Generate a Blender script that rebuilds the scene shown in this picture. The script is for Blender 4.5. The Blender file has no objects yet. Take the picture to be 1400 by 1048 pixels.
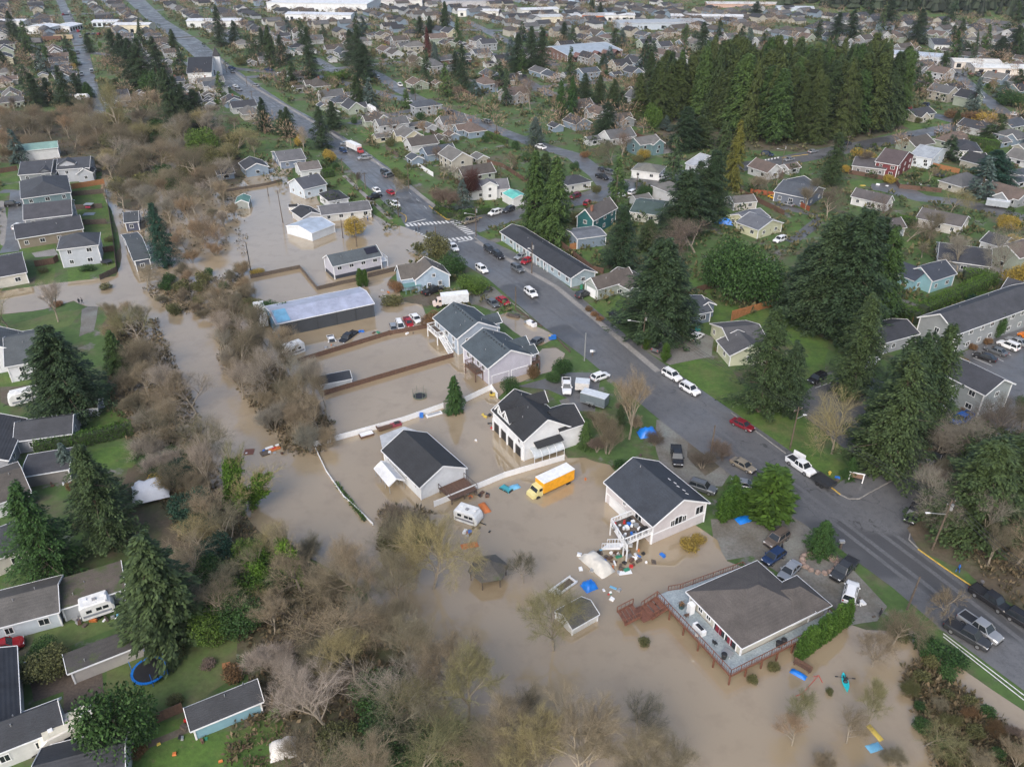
import bpy, math, random
from mathutils import Vector, Matrix, noise
from mathutils.geometry import tessellate_polygon
R=random.Random(7)
rad=math.radians
SC=bpy.context.scene; COL=SC.collection
# ------------------------------------------------------------------ camera, sky, sun, exposure
FPX=1100.0; TH=math.atan((524+130)/FPX); HC=85.0          # focal in photo pixels, pitch below horizon, height above the flood
cam=bpy.data.cameras.new('camera'); co=bpy.data.objects.new('camera',cam); COL.objects.link(co)
co.location=(0,0,HC); co.rotation_euler=(math.pi/2-TH,0,0)
cam.sensor_width=36; cam.lens=36*FPX/1400; cam.clip_end=6000; cam.clip_start=1
SC.camera=co
SUN_EL,SUN_AZ=38,200
w=bpy.data.worlds.new('World'); SC.world=w; w.use_nodes=True
nt=w.node_tree; bg=nt.nodes['Background']
sky=nt.nodes.new('ShaderNodeTexSky'); sky.sky_type='NISHITA'; sky.sun_disc=False
sky.sun_elevation=rad(SUN_EL); sky.sun_rotation=rad(SUN_AZ); sky.air_density=1.0; sky.dust_density=4.0; sky.ozone_density=1.5
hs=nt.nodes.new('ShaderNodeHueSaturation'); hs.inputs['Saturation'].default_value=.95
nt.links.new(sky.outputs[0],hs.inputs['Color']); nt.links.new(hs.outputs[0],bg.inputs[0]); bg.inputs[1].default_value=0.13
sl=bpy.data.lights.new('sun','SUN'); sl.energy=.8; sl.angle=rad(50); sl.color=(1,.995,.985)
so=bpy.data.objects.new('sun',sl); COL.objects.link(so)
so.rotation_euler=(rad(90-SUN_EL),0,rad(180-SUN_AZ))
SC.view_settings.view_transform='Standard'; SC.view_settings.look='None'; SC.view_settings.exposure=0.95; SC.view_settings.gamma=1
# ------------------------------------------------------------------ photo pixel -> real ground point
ct,st=math.cos(TH),math.sin(TH)
def P(px,py=None,z=0.0):
    if py is None: px,py=px
    u=(px-700)/FPX; v=-(py-524)/FPX
    d=(u,ct+v*st,-st+v*ct); t=(HC-z)/-d[2]
    return Vector((d[0]*t,d[1]*t,z))
def proj(p):
    x,y,z=p[0],p[1],p[2]-HC
    f=y*ct-z*st; up=y*st+z*ct
    return (700+FPX*x/f, 524-FPX*up/f)
def hgt(b,ty):                       # height of something standing at pixel b whose top shows at row ty
    g=P(b); lo,hi=0.,120.
    for _ in range(40):
        m=(lo+hi)/2
        if proj((g.x,g.y,m))[1]>ty: lo=m
        else: hi=m
    return lo
def View(ox,oy,s): return lambda x,y:(ox+x/s,oy+y/s)
q=3.4925
a1,a2,a3,a4=View(0,0,q),View(350,0,q),View(700,0,q),View(1000,0,q)
a5,a6,a7,a8=View(0,200,q),View(300,200,q),View(650,200,q),View(1000,200,q)
b1,b2,b3,b4=View(0,420,q),View(350,350,q),View(650,350,q),View(1000,400,q)
b5,b6,b7,b8=View(0,700,3.0125),View(350,600,q),View(700,600,3.0125),View(1000,650,3.0125)
c1,c2,c3,c4=View(480,560,6.35),View(640,500,6.35),View(800,600,6.35),View(820,730,4.1088)
c5,c6,c7,c8=View(560,390,6.35),View(340,360,4.989),View(0,200,7.761),View(540,270,6.35)
def angp(a,b):
    A,B=P(a),P(b); return math.atan2(B.y-A.y,B.x-A.x)
# ------------------------------------------------------------------ materials
MC={}
def newmat(name):
    m=bpy.data.materials.new(name); m.use_nodes=True; n=m.node_tree; return m,n,n.nodes['Principled BSDF']
def N(n,t,**k):
    x=n.nodes.new(t)
    for a,b in k.items():
        if hasattr(x,a): setattr(x,a,b)
        else: x.inputs[a].default_value=b
    return x
def mixc(n,fac,c1,c2):
    m=n.nodes.new('ShaderNodeMix'); m.data_type='RGBA'
    for i,c in ((6,c1),(7,c2)):
        if isinstance(c,tuple): m.inputs[i].default_value=(*c[:3],1)
        else: n.links.new(c,m.inputs[i])
    if isinstance(fac,float): m.inputs[0].default_value=fac
    else: n.links.new(fac,m.inputs[0])
    return m.outputs[2]
def ramp(n,src,a,b):
    r=n.nodes.new('ShaderNodeMapRange'); n.links.new(src,r.inputs[0]); r.inputs[1].default_value=a; r.inputs[2].default_value=b; return r.outputs[0]
def coord(n,kind='Object'):
    return n.nodes.new('ShaderNodeTexCoord').outputs[kind]
def noisen(n,vec,scale,detail=4,rough=.6):
    x=n.nodes.new('ShaderNodeTexNoise'); x.inputs['Scale'].default_value=scale; x.inputs['Detail'].default_value=detail; x.inputs['Roughness'].default_value=rough
    n.links.new(vec,x.inputs['Vector']); return x.outputs['Fac']
def sc(c,k): return tuple(min(1,v*k) for v in c[:3])
def flat(c,rough=.6,metal=0.,var=.12,ns=1.5,kind='flat'):
    key=('f',tuple(round(v,3) for v in c),rough,metal,var,ns)
    if key in MC: return MC[key]
    m,n,b=newmat(kind); v=coord(n); f=ramp(n,noisen(n,v,ns),.3,.7)
    n.links.new(mixc(n,f,sc(c,1-var),sc(c,1+var)),b.inputs['Base Color']); b.inputs['Roughness'].default_value=rough; b.inputs['Metallic'].default_value=metal
    MC[key]=m; return m
def roofm(c,moss=.0,metal=False):
    key=('r',tuple(round(v,3) for v in c),moss,metal)
    if key in MC: return MC[key]
    m,n,b=newmat('roof_metal' if metal else 'roof_shingle'); v=coord(n)
    f=ramp(n,noisen(n,v,.35,5,.7),.3,.7); g=ramp(n,noisen(n,v,9,2,.7),.35,.65)
    k=mixc(n,f,sc(c,.72),sc(c,1.22)); k=mixc(n,ramp(n,noisen(n,v,.12,6,.8),.55,.7),k,sc(c,.6)) if not metal else k; k2=n.nodes.new('ShaderNodeMix'); k2.data_type='RGBA'; k2.blend_type='MULTIPLY'; k2.inputs[0].default_value=.55 if not metal else .2
    n.links.new(k,k2.inputs[6]); n.links.new(mixc(n,g,(.55,.55,.55),(1.3,1.3,1.3)),k2.inputs[7]); out=k2.outputs[2]
    if moss:
        ms=ramp(n,noisen(n,v,.5,6,.75),.62-moss*.25,.7-moss*.15); out=mixc(n,ms,out,(.055,.075,.025))
    n.links.new(out,b.inputs['Base Color']); b.inputs['Roughness'].default_value=.35 if metal else .8
    wv=N(n,'ShaderNodeTexWave'); wv.inputs['Scale'].default_value=1.1 if metal else 1.6; wv.bands_direction='X' if metal else 'Z'; n.links.new(v,wv.inputs['Vector'])
    bp=N(n,'ShaderNodeBump',Strength=.35,Distance=.05); n.links.new(wv.outputs['Fac'],bp.inputs['Height']); n.links.new(bp.outputs[0],b.inputs['Normal'])
    MC[key]=m; return m
def wallm(c):
    key=('w',tuple(round(v,3) for v in c))
    if key in MC: return MC[key]
    m,n,b=newmat('wall_siding'); v=coord(n); f=ramp(n,noisen(n,v,.7,5,.7),.3,.7)
    n.links.new(mixc(n,f,sc(c,.86),sc(c,1.06)),b.inputs['Base Color']); b.inputs['Roughness'].default_value=.65
    wv=N(n,'ShaderNodeTexWave'); wv.inputs['Scale'].default_value=1.6; wv.wave_profile='SAW'; wv.bands_direction='Z'; n.links.new(v,wv.inputs['Vector'])
    bp=N(n,'ShaderNodeBump',Strength=.5,Distance=.04); n.links.new(wv.outputs['Fac'],bp.inputs['Height']); n.links.new(bp.outputs[0],b.inputs['Normal'])
    MC[key]=m; return m
def leafm(name,c,c2=None,rough=.65,sat=1):
    key=('l',name)
    if key in MC: return MC[key]
    c2=c2 or sc(c,.45)
    m,n,b=newmat(name); gi=n.nodes.new('ShaderNodeNewGeometry'); oi=n.nodes.new('ShaderNodeObjectInfo')
    k=mixc(n,gi.outputs['Random Per Island'],c2,sc(c,1.25))
    k2=n.nodes.new('ShaderNodeMix'); k2.data_type='RGBA'; k2.blend_type='MULTIPLY'; k2.inputs[0].default_value=1
    n.links.new(k,k2.inputs[6]); n.links.new(mixc(n,oi.outputs['Random'],(.75,.8,.75),(1.25,1.15,1.1)),k2.inputs[7])
    n.links.new(k2.outputs[2],b.inputs['Base Color']); b.inputs['Roughness'].default_value=rough; b.inputs['Specular IOR Level'].default_value=.25
    MC[key]=m; return m
def groundmat(name,stops,scales,rough=.9,bump=.3,bs=2.):
    """stops: list of colours blended one after another by noises of the given scales"""
    m,n,b=newmat(name); v=coord(n,'Object'); out=None
    for i,(c,(s,a,bb)) in enumerate(zip(stops,scales)):
        if out is None: out=c
        else: out=mixc(n,ramp(n,noisen(n,v,s,6,.65),a,bb),out,c)
    k2=n.nodes.new('ShaderNodeMix'); k2.data_type='RGBA'; k2.blend_type='MULTIPLY'; k2.inputs[0].default_value=.6
    if isinstance(out,tuple): k2.inputs[6].default_value=(*out,1)
    else: n.links.new(out,k2.inputs[6])
    n.links.new(mixc(n,ramp(n,noisen(n,v,bs,5,.7),.3,.7),(.55,.55,.55),(1.35,1.35,1.35)),k2.inputs[7])
    n.links.new(k2.outputs[2],b.inputs['Base Color']); b.inputs['Roughness'].default_value=rough
    bp=N(n,'ShaderNodeBump',Strength=bump,Distance=.1); n.links.new(noisen(n,v,bs*2,4),bp.inputs['Height']); n.links.new(bp.outputs[0],b.inputs['Normal'])
    return m
M_GROUND=groundmat('ground_mixed',[(.060,.110,.027),(.10,.088,.055),(.15,.145,.135)],[(0,0,0),(.10,.50,.64),(.14,.58,.64)],bs=.6)
M_BANK=groundmat('bank_soil',[(.095,.075,.05),(.07,.075,.034),(.13,.108,.078)],[(0,0,0),(.12,.45,.6),(.3,.55,.7)],bs=1.3)
M_LAWN=groundmat('lawn_grass',[(.072,.138,.022),(.10,.115,.038),(.048,.10,.018),(.13,.11,.05)],[(0,0,0),(.10,.45,.65),(.35,.45,.65),(1.1,.60,.70)],bs=1.5,bump=.5)
M_LAWN2=groundmat('lawn_dull',[(.095,.135,.038),(.12,.115,.055),(.07,.12,.03)],[(0,0,0),(.12,.45,.65),(.3,.5,.7)],bs=1.2)
M_GRAVEL=groundmat('gravel',[(.17,.165,.15),(.12,.11,.09),(.20,.22,.20)],[(0,0,0),(.15,.45,.65),(.1,.5,.7)],bs=2.5)
M_DIRT=groundmat('dirt',[(.10,.08,.06),(.075,.075,.045),(.13,.115,.095)],[(0,0,0),(.2,.45,.65),(.3,.5,.7)],bs=2.)
M_CONC=groundmat('concrete',[(.26,.25,.235),(.19,.18,.17)],[(0,0,0),(.2,.4,.7)],bs=2.,bump=.1)
def asphalt():
    m,n,b=newmat('asphalt'); v=coord(n)
    a=mixc(n,ramp(n,noisen(n,v,.08,5,.6),.35,.65),(.098,.10,.104),(.135,.137,.14))
    a=mixc(n,ramp(n,noisen(n,v,.9,6,.75),.5,.8),a,(.06,.06,.063))
    vo=n.nodes.new('ShaderNodeTexVoronoi'); vo.feature='DISTANCE_TO_EDGE'; vo.inputs['Scale'].default_value=.09
    dv=n.nodes.new('ShaderNodeVectorMath'); dv.operation='ADD'; nn=n.nodes.new('ShaderNodeTexNoise'); nn.inputs['Scale'].default_value=.35; nn.inputs['Detail'].default_value=5
    sv=n.nodes.new('ShaderNodeVectorMath'); sv.operation='SCALE'; sv.inputs['Scale'].default_value=5
    n.links.new(v,nn.inputs['Vector']); n.links.new(nn.outputs['Color'],sv.inputs[0]); n.links.new(v,dv.inputs[0]); n.links.new(sv.outputs[0],dv.inputs[1]); n.links.new(dv.outputs[0],vo.inputs['Vector'])
    mm=n.nodes.new('ShaderNodeMath'); mm.operation='MULTIPLY'; n.links.new(ramp(n,vo.outputs['Distance'],.010,.0),mm.inputs[0]); n.links.new(ramp(n,noisen(n,v,.03,3),.47,.56),mm.inputs[1])
    a=mixc(n,mm.outputs[0],a,(.045,.045,.047))
    a=mixc(n,ramp(n,noisen(n,v,.05,2,.4),.56,.60),a,(.07,.071,.074))
    a2=mixc(n,ramp(n,noisen(n,v,12,2),.3,.7),(.85,.85,.85),(1.12,1.12,1.12)); k=n.nodes.new('ShaderNodeMix'); k.data_type='RGBA'; k.blend_type='MULTIPLY'; k.inputs[0].default_value=1
    n.links.new(a,k.inputs[6]); n.links.new(a2,k.inputs[7]); n.links.new(k.outputs[2],b.inputs['Base Color'])
    rr=ramp(n,noisen(n,v,.15,4),.35,.65); r2=n.nodes.new('ShaderNodeMapRange'); n.links.new(rr,r2.inputs[0]); r2.inputs[3].default_value=.28; r2.inputs[4].default_value=.6
    n.links.new(r2.outputs[0],b.inputs['Roughness']); return m
M_ASPH=asphalt()
def watermat():
    m,n,b=newmat('flood_water'); v=coord(n)
    a=mixc(n,ramp(n,noisen(n,v,.03,4,.5),.35,.65),(.285,.224,.142),(.322,.26,.176))
    a=mixc(n,ramp(n,noisen(n,v,.25,5,.6),.5,.8),a,(.25,.19,.122))
    n.links.new(a,b.inputs['Base Color']); b.inputs['Roughness'].default_value=.02; b.inputs['IOR'].default_value=2.1
    nn=noisen(n,v,1.6,3,.5); bp=N(n,'ShaderNodeBump',Strength=.012,Distance=.05); n.links.new(nn,bp.inputs['Height']); n.links.new(bp.outputs[0],b.inputs['Normal'])
    return m
M_WATER=watermat()
WHITE=(.72,.73,.74); M_TRIM=flat(WHITE,.5,var=.06,kind='white_trim')
M_GLASS=flat((.02,.025,.03),.08,var=.2,kind='window_glass'); M_TYRE=flat((.015,.015,.016),.8,kind='tyre_rubber'); M_RIM=flat((.35,.35,.36),.35,.7,kind='wheel_metal')
M_WOODF=flat((.105,.060,.042),.8,var=.3,ns=3,kind='fence_wood'); M_GREYF=flat((.095,.075,.06),.85,var=.3,ns=3,kind='old_wood'); M_NEWF=flat((.30,.135,.055),.8,var=.2,ns=3,kind='cedar_boards')
M_BARK=flat((.095,.075,.055),.9,var=.35,ns=2,kind='bark'); M_POLE=flat((.10,.075,.055),.85,var=.25,ns=2,kind='pole_wood'); M_GALV=flat((.42,.43,.44),.45,.6,kind='galvanised_metal')
M_BARK2=flat((.25,.215,.165),.9,var=.3,ns=2,kind='pale_bark')
M_BLK=flat((.02,.02,.022),.5,kind='black_plastic'); M_STRIPE=flat((.62,.62,.60),.7,var=.18,ns=2,kind='road_paint'); M_YEL=flat((.50,.34,.06),.7,var=.25,ns=2,kind='yellow_paint')
# ------------------------------------------------------------------ mesh builder
class MB:
    def __init__(s): s.v=[]; s.f=[]; s.m=[]
    def add(s,vs,fs,mi=0):
        o=len(s.v); s.v+= [tuple(p) for p in vs]; s.f+=[tuple(i+o for i in f) for f in fs]; s.m+=[mi]*len(fs)
    def box(s,c,d,rz=0,mi=0,tilt=None):
        x,y,z=d[0]/2,d[1]/2,d[2]/2; cr,sr=math.cos(rz),math.sin(rz)
        vs=[]
        for a in (-1,1):
            for b in (-1,1):
                for e in (-1,1):
                    p=Vector((a*x,b*y,e*z))
                    if tilt: p=tilt@p
                    vs.append((c[0]+p.x*cr-p.y*sr,c[1]+p.x*sr+p.y*cr,c[2]+p.z))
        s.add(vs,[(0,1,3,2),(4,6,7,5),(0,4,5,1),(2,3,7,6),(0,2,6,4),(1,5,7,3)],mi)
    def beam(s,p,q_,w_,h_=None,mi=0):
        p,q_=Vector(p),Vector(q_); h_=h_ or w_; d=(q_-p)
        if d.length<1e-5: return
        d.normalize(); up=Vector((0,0,1)) if abs(d.z)<.95 else Vector((1,0,0)); sx=d.cross(up).normalized()*w_/2; sz=sx.cross(d).normalized()*h_/2
        vs=[p+sx*i+sz*j for i,j in ((-1,-1),(1,-1),(1,1),(-1,1))]+[q_+sx*i+sz*j for i,j in ((-1,-1),(1,-1),(1,1),(-1,1))]
        s.add(vs,[(0,3,2,1),(4,5,6,7),(0,1,5,4),(1,2,6,5),(2,3,7,6),(3,0,4,7)],mi)
    def tube(s,p,q_,r0,r1,n=6,mi=0,cap=True):
        p,q_=Vector(p),Vector(q_); d=(q_-p)
        if d.length<1e-6: return
        d.normalize(); up=Vector((0,0,1)) if abs(d.z)<.95 else Vector((1,0,0)); a=d.cross(up).normalized(); b=a.cross(d)
        vs=[]
        for k in range(n):
            t=2*math.pi*k/n; e=a*math.cos(t)+b*math.sin(t); vs.append(p+e*r0)
        for k in range(n):
            t=2*math.pi*k/n; e=a*math.cos(t)+b*math.sin(t); vs.append(q_+e*r1)
        fs=[(k,(k+1)%n,n+(k+1)%n,n+k) for k in range(n)]
        if cap: fs+= [tuple(range(n))[::-1],tuple(range(n,2*n))]
        s.add(vs,fs,mi)
    def loft(s,rings,mi=0,cap=True):
        n=len(rings[0]); vs=[p for r in rings for p in r]; fs=[]
        for i in range(len(rings)-1):
            for k in range(n):
                k2=(k+1)%n; fs.append((i*n+k,i*n+k2,(i+1)*n+k2,(i+1)*n+k))
        if cap: fs+=[tuple(range(n))[::-1],tuple((len(rings)-1)*n+k for k in range(n))]
        s.add(vs,fs,mi)
    def mesh(s,name,mats):
        me=bpy.data.meshes.new(name); me.from_pydata(s.v,[],s.f)
        for m in (mats if isinstance(mats,(list,tuple)) else [mats]): me.materials.append(m)
        if any(s.m): me.polygons.foreach_set('material_index',s.m)
        return me
    def build(s,name,mats,parent=None,loc=(0,0,0),rz=0):
        return link(name,s.mesh(name,mats),parent,loc,rz)
def link(name,me,parent=None,loc=(0,0,0),rz=0,scale=None):
    o=bpy.data.objects.new(name,me); COL.objects.link(o); o.location=loc; o.rotation_euler=(0,0,rz)
    if scale: o.scale=scale
    if parent: o.parent=parent
    return o
def tag(o,label,cat,group=None,kind=None):
    if label: o['label']=label
    if cat: o['category']=cat
    if group: o['group']=group
    if kind: o['kind']=kind
    return o
def thing(name,label,cat,loc=(0,0,0),rz=0,group=None):
    o=bpy.data.objects.new(name,None); COL.objects.link(o); o.location=loc; o.rotation_euler=(0,0,rz); o.empty_display_size=.5
    return tag(o,label,cat,group)
KIDS={}
def kids(o):
    return [c for c in o.children]
def dup(o,parent=None,ch=None):
    c=o.copy(); COL.objects.link(c)
    if parent: c.parent=parent
    for k in kids(o): dup(k,c)
    return c
def setm(o,i,m):
    o.material_slots[i].link='OBJECT'; o.material_slots[i].material=m
def sheet(name,pts,z,mat,kind='structure',jit=0.,seg=3.):
    """flat polygon given by photo pixels or ground points"""
    g=[Vector(P(p).to_2d()) if not isinstance(p,Vector) else p.to_2d() for p in pts]
    if jit:
        o=[]
        for i in range(len(g)):
            a,b=g[i],g[(i+1)%len(g)]; k=max(1,int((b-a).length/seg))
            for j in range(k):
                p=a.lerp(b,j/k); nv=Vector((noise.noise(Vector((p.x*.12,p.y*.12,1))),noise.noise(Vector((p.x*.12,p.y*.12,9)))))+.5*Vector((noise.noise(Vector((p.x*.5,p.y*.5,1))),noise.noise(Vector((p.x*.5,p.y*.5,9)))))
                o.append(p+nv*jit)
        g=o
    v3=[Vector((p.x,p.y,0)) for p in g]; tr=tessellate_polygon([v3]); m=MB(); m.v=[(p.x,p.y,z) for p in v3]
    for t in tr:
        a,b,c=[v3[i] for i in t]; t=tuple(t) if (b-a).cross(c-a).z>0 else tuple(t)[::-1]
        m.f.append(t); m.m.append(0)
    o=m.build(name,mat); tag(o,None,None,None,kind); return o
def ribbon(name,pts,width,z,mat,kind='structure'):
    g=[P(p).to_2d() if not isinstance(p,Vector) else p.to_2d() for p in pts]; L=[];Rr=[]
    for i,p in enumerate(g):
        a=g[max(0,i-1)]; b=g[min(len(g)-1,i+1)]; d=(b-a).normalized(); nrm=Vector((-d.y,d.x)); L.append(p+nrm*width/2); Rr.append(p-nrm*width/2)
    m=MB(); m.v=[(p.x,p.y,z) for p in L+Rr]; k=len(g)
    for i in range(k-1): m.f.append((i,k+i,k+i+1,i+1)); m.m.append(0)
    o=m.build(name,mat); tag(o,None,None,None,kind); return o
# ------------------------------------------------------------------ ground, lawns, roads, water
def grid_ground():
    m=MB(); xs=[-1500+i*60 for i in range(51)]; ys=[-60+i*60 for i in range(56)]
    def z(x,y):
        # level town, wooded hill rising far behind on the right
        r=max(0,(y-690-max(0,(420-x))*.62)/380); hh=105*min(1,r)**1.3*(.75+.25*noise.noise(Vector((x*.004,y*.004,0))))
        if x<250: hh*=max(0,1-(250-x)/330)
        return hh
    m.v=[(x,y,z(x,y)) for y in ys for x in xs]; n=len(xs)
    for j in range(len(ys)-1):
        for i in range(n-1): m.f.append((j*n+i,j*n+i+1,(j+1)*n+i+1,(j+1)*n+i)); m.m.append(0)
    o=m.build('ground',M_GROUND); tag(o,None,None,None,'structure'); return z
HZ=grid_ground()
# dark creek-bank soil under the brush
for pts in ([(0,150),(110,160),(230,150),(330,185),(345,240),(340,330),(330,360),(160,360),(165,300),(140,235),(0,222)],
            [(150,420),(240,420),(330,360),(380,390),(470,600),(430,640),(300,600),(330,700),(600,900),(640,1120),(280,1120),(330,1000),(330,900),(260,860),(150,730),(170,640),(185,590),(150,520)],
            [(1230,905),(1280,895),(1330,940),(1400,1005),(1450,1120),(1290,1120),(1240,1000)],
            [(1195,690),(1262,750),(1340,800),(1420,850),(1500,800),(1420,560),(1340,600),(1290,640)],
            [(890,200),(1030,205),(1100,208),(1180,192),(1240,176),(1215,110),(1100,100),(930,110)]):
    sheet('bank',pts,.012,M_BANK,jit=2.)
LAWNS=[ # (polygon, dull?)
 [a5(0,465),a5(80,470),a5(60,510),a5(0,500)],[a5(175,585),a5(260,575),a5(262,660),a5(165,680)],[a5(105,490),a5(265,465),a5(270,500),a5(120,510)],
 [a5(345,190),a5(500,180),a5(510,240),a5(345,250)],[a5(350,240),a5(515,235),a5(520,350),a5(380,360)],[a5(400,380),a5(540,370),a5(560,490),a5(470,490)],[a5(320,590),a5(430,580),a5(430,650),a5(330,660)],[a5(480,520),a5(545,510),a5(555,600),a5(490,590)],
 [a5(0,120),a5(85,130),a5(85,170),a5(0,165)],[a5(0,190),a5(85,180),a5(85,210),a5(0,260)],
 [b1(0,100),b1(250,30),b1(400,5),b1(330,90),b1(0,160)],[b1(330,490),b1(560,495),b1(590,560),b1(350,610)],[b1(400,680),b1(620,655),b1(665,730),b1(620,770),b1(420,760)],[b1(330,880),b1(440,850),b1(440,1040),b1(380,1040)],
 [b1(0,330),b1(170,300),b1(170,360),b1(0,390)],
 [b5(440,640),b5(560,560),b5(700,530),b5(880,470),b5(990,470),b5(960,680),b5(780,800),b5(640,830),b5(540,770),b5(430,770)],
 [b5(640,870),b5(750,840),b5(800,910),b5(1000,900),b5(1150,800),b5(1205,1048),b5(540,1060),b5(600,960)],[b5(0,600),b5(110,590),b5(150,470),b5(270,460),b5(420,440),b5(560,440),b5(270,560),b5(140,620),b5(0,630)],
 [a6(520,180),a6(620,150),a6(700,190),a6(720,260),a6(620,270),a6(530,210)],[a6(690,300),a6(740,285),a6(850,335),a6(860,370),a6(820,385),a6(740,330)],[a6(500,160),a6(480,90),a6(560,80),a6(600,140)],
 [a6(520,0),a6(640,0),a6(900,170),a6(860,180)],[a2(500,700),a2(560,690),a2(750,810),a2(820,870),a2(720,870)],
 [a6(1240,420),a6(1330,395),a6(1360,420),a6(1270,450)],[a6(1285,470),a6(1370,450),a6(1397,520),a6(1397,545)],
 [a7(15,430),a7(100,395),a7(130,420),a7(40,455)],[a7(60,470),a7(140,450),a7(230,510),a7(210,540),a7(130,535)],[a7(230,580),a7(290,555),a7(420,640),a7(380,665),a7(340,660)],
 [b3(540,230),b3(690,190),b3(760,230),b3(720,300),b3(640,320),b3(560,270)],[b3(985,60),b3(1120,20),b3(1160,130),b3(1000,190),b3(960,120)],[b3(1000,180),b3(1170,150),b3(1280,240),b3(1170,310),b3(1120,290),b3(1120,220)],
 [b3(900,350),b3(1010,310),b3(1120,300),b3(1110,350),b3(1000,350)],[b3(925,510),b3(1030,485),b3(1220,540),b3(1300,640),b3(1397,720),b3(1397,850),b3(1200,730),b3(1080,640),b3(960,550)],
 [b4(0,560),b4(80,580),b4(270,560),b4(390,640),b4(400,740),b4(560,830),b4(640,900),b4(800,850),b4(960,740),b4(1000,760),b4(650,950),b4(560,900),b4(480,890),b4(300,770),b4(260,740),b4(0,600)],
 [b4(20,120),b4(240,60),b4(250,120),b4(460,230),b4(440,420),b4(350,500),b4(280,530),b4(300,300),b4(200,170)],[a8(240,570),a8(290,570),a8(250,650)],
 [a8(740,640),a8(820,640),a8(920,710),a8(880,750),a8(740,690)],[a8(740,440),a8(900,420),a8(980,480),a8(930,520),a8(750,495)],[a8(230,370),a8(330,360),a8(340,400),a8(260,425),a8(230,400)],
 [a4(490,890),a4(620,860),a4(640,900),a4(500,930)],[a4(780,950),a4(860,930),a4(910,980),a4(840,1000)],[a4(870,800),a4(1080,830),a4(1080,890),a4(860,850)],[a4(820,540),a4(1000,560),a4(1090,600),a4(880,630),a4(820,600)],[a4(920,690),a4(1040,660),a4(1080,700),a4(960,710)],
 [a3(360,860),a3(460,880),a3(300,930),a3(290,900)],[a3(490,840),a3(730,800),a3(740,870),a3(560,870)],[a3(310,760),a3(420,790),a3(410,820),a3(320,790)],[a3(940,920),a3(1100,960),a3(1120,1000),a3(960,1040)],[a3(1095,750),a3(1180,770),a3(1160,790),a3(1095,785)],
 [a7(580,400),a7(640,380),a7(620,440)],[a7(750,380),a7(810,390),a7(800,470),a7(760,450)],[a7(480,490),a7(610,480),a7(600,560),a7(560,560)],[a7(1130,220),a7(1280,240),a7(1300,260),a7(1120,340)],
 [c5(740,240),c5(900,180),c5(920,210),c5(760,265)],[c5(1140,540),c5(1260,490),c5(1290,515),c5(1200,545)],[c2(690,210),c2(760,210),c2(890,290),c2(780,330)],[c2(980,380),c2(1250,440),c2(1240,500),c2(1070,560),c2(1000,480)],[c2(440,150),c2(850,60),c2(850,80),c2(470,180)],
 [b7(1150,400),b7(1205,380),b7(1205,420)],[b8(260,350),b8(330,320),b8(420,350),b8(400,410),b8(300,410)],
 [b4(1100,680),b4(1330,540),b4(1380,560),b4(1180,700)],[b4(1290,510),b4(1340,440),b4(1370,480),b4(1310,510)],[b4(720,790-790+100),b4(800,90),b4(860,120),b4(860,165)],
 [a1(310,230+250),a1(380,500),a1(440,490),a1(440,520),a1(380,530)],[a1(0,480),a1(60,490),a1(40,530),a1(0,540)],[a1(50,440),a1(110,440),a1(110,465),a1(60,465)],[a1(340,240),a1(375,240),a1(380,300),a1(350,300)],[a1(430,255),a1(480,260),a1(490,300),a1(440,300)],
 [a1(1080,430),a1(1130,440),a1(1130,465),a1(1080,465)],[a1(1140,590),a1(1240,580),a1(1250,610),a1(1150,625)],[a1(1110,680),a1(1270,670),a1(1270,750),a1(1150,760)],[a1(1290,450),a1(1330,440),a1(1397,490),a1(1397,510)],[a1(990,265),a1(1040,260),a1(1060,290),a1(1010,290)],[a1(1100,345),a1(1200,350),a1(1190,370),a1(1120,360)],
 [a2(60,450),a2(90,440),a2(170,500),a2(140,505)],[a2(180,530),a2(210,530),a2(290,580),a2(260,585)],[a2(630,390),a2(760,390),a2(760,420),a2(660,415)],[a2(740,430),a2(830,420),a2(870,470),a2(790,470)],[a2(720,500),a2(800,490),a2(840,515),a2(740,530)],[a2(960,520),a2(1070,500),a2(1080,540),a2(980,560)],[a2(980,580),a2(1040,585),a2(1060,610),a2(1000,605)],[a2(1060,770),a2(1140,770),a2(1130,800),a2(1080,795)],
 [a2(340,850),a2(430,840),a2(440,870),a2(350,870)],[a2(850,940),a2(1040,960),a2(1130,950),a2(1120,1010),a2(950,1010)],
]
DULL=(10,17,15,40,44,45,46,49,50,60)
for i,pp in enumerate(LAWNS): sheet('lawn',pp,.02+.0005*(i%7),M_LAWN2 if i in DULL else M_LAWN,jit=.5,seg=2.5)
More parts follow.
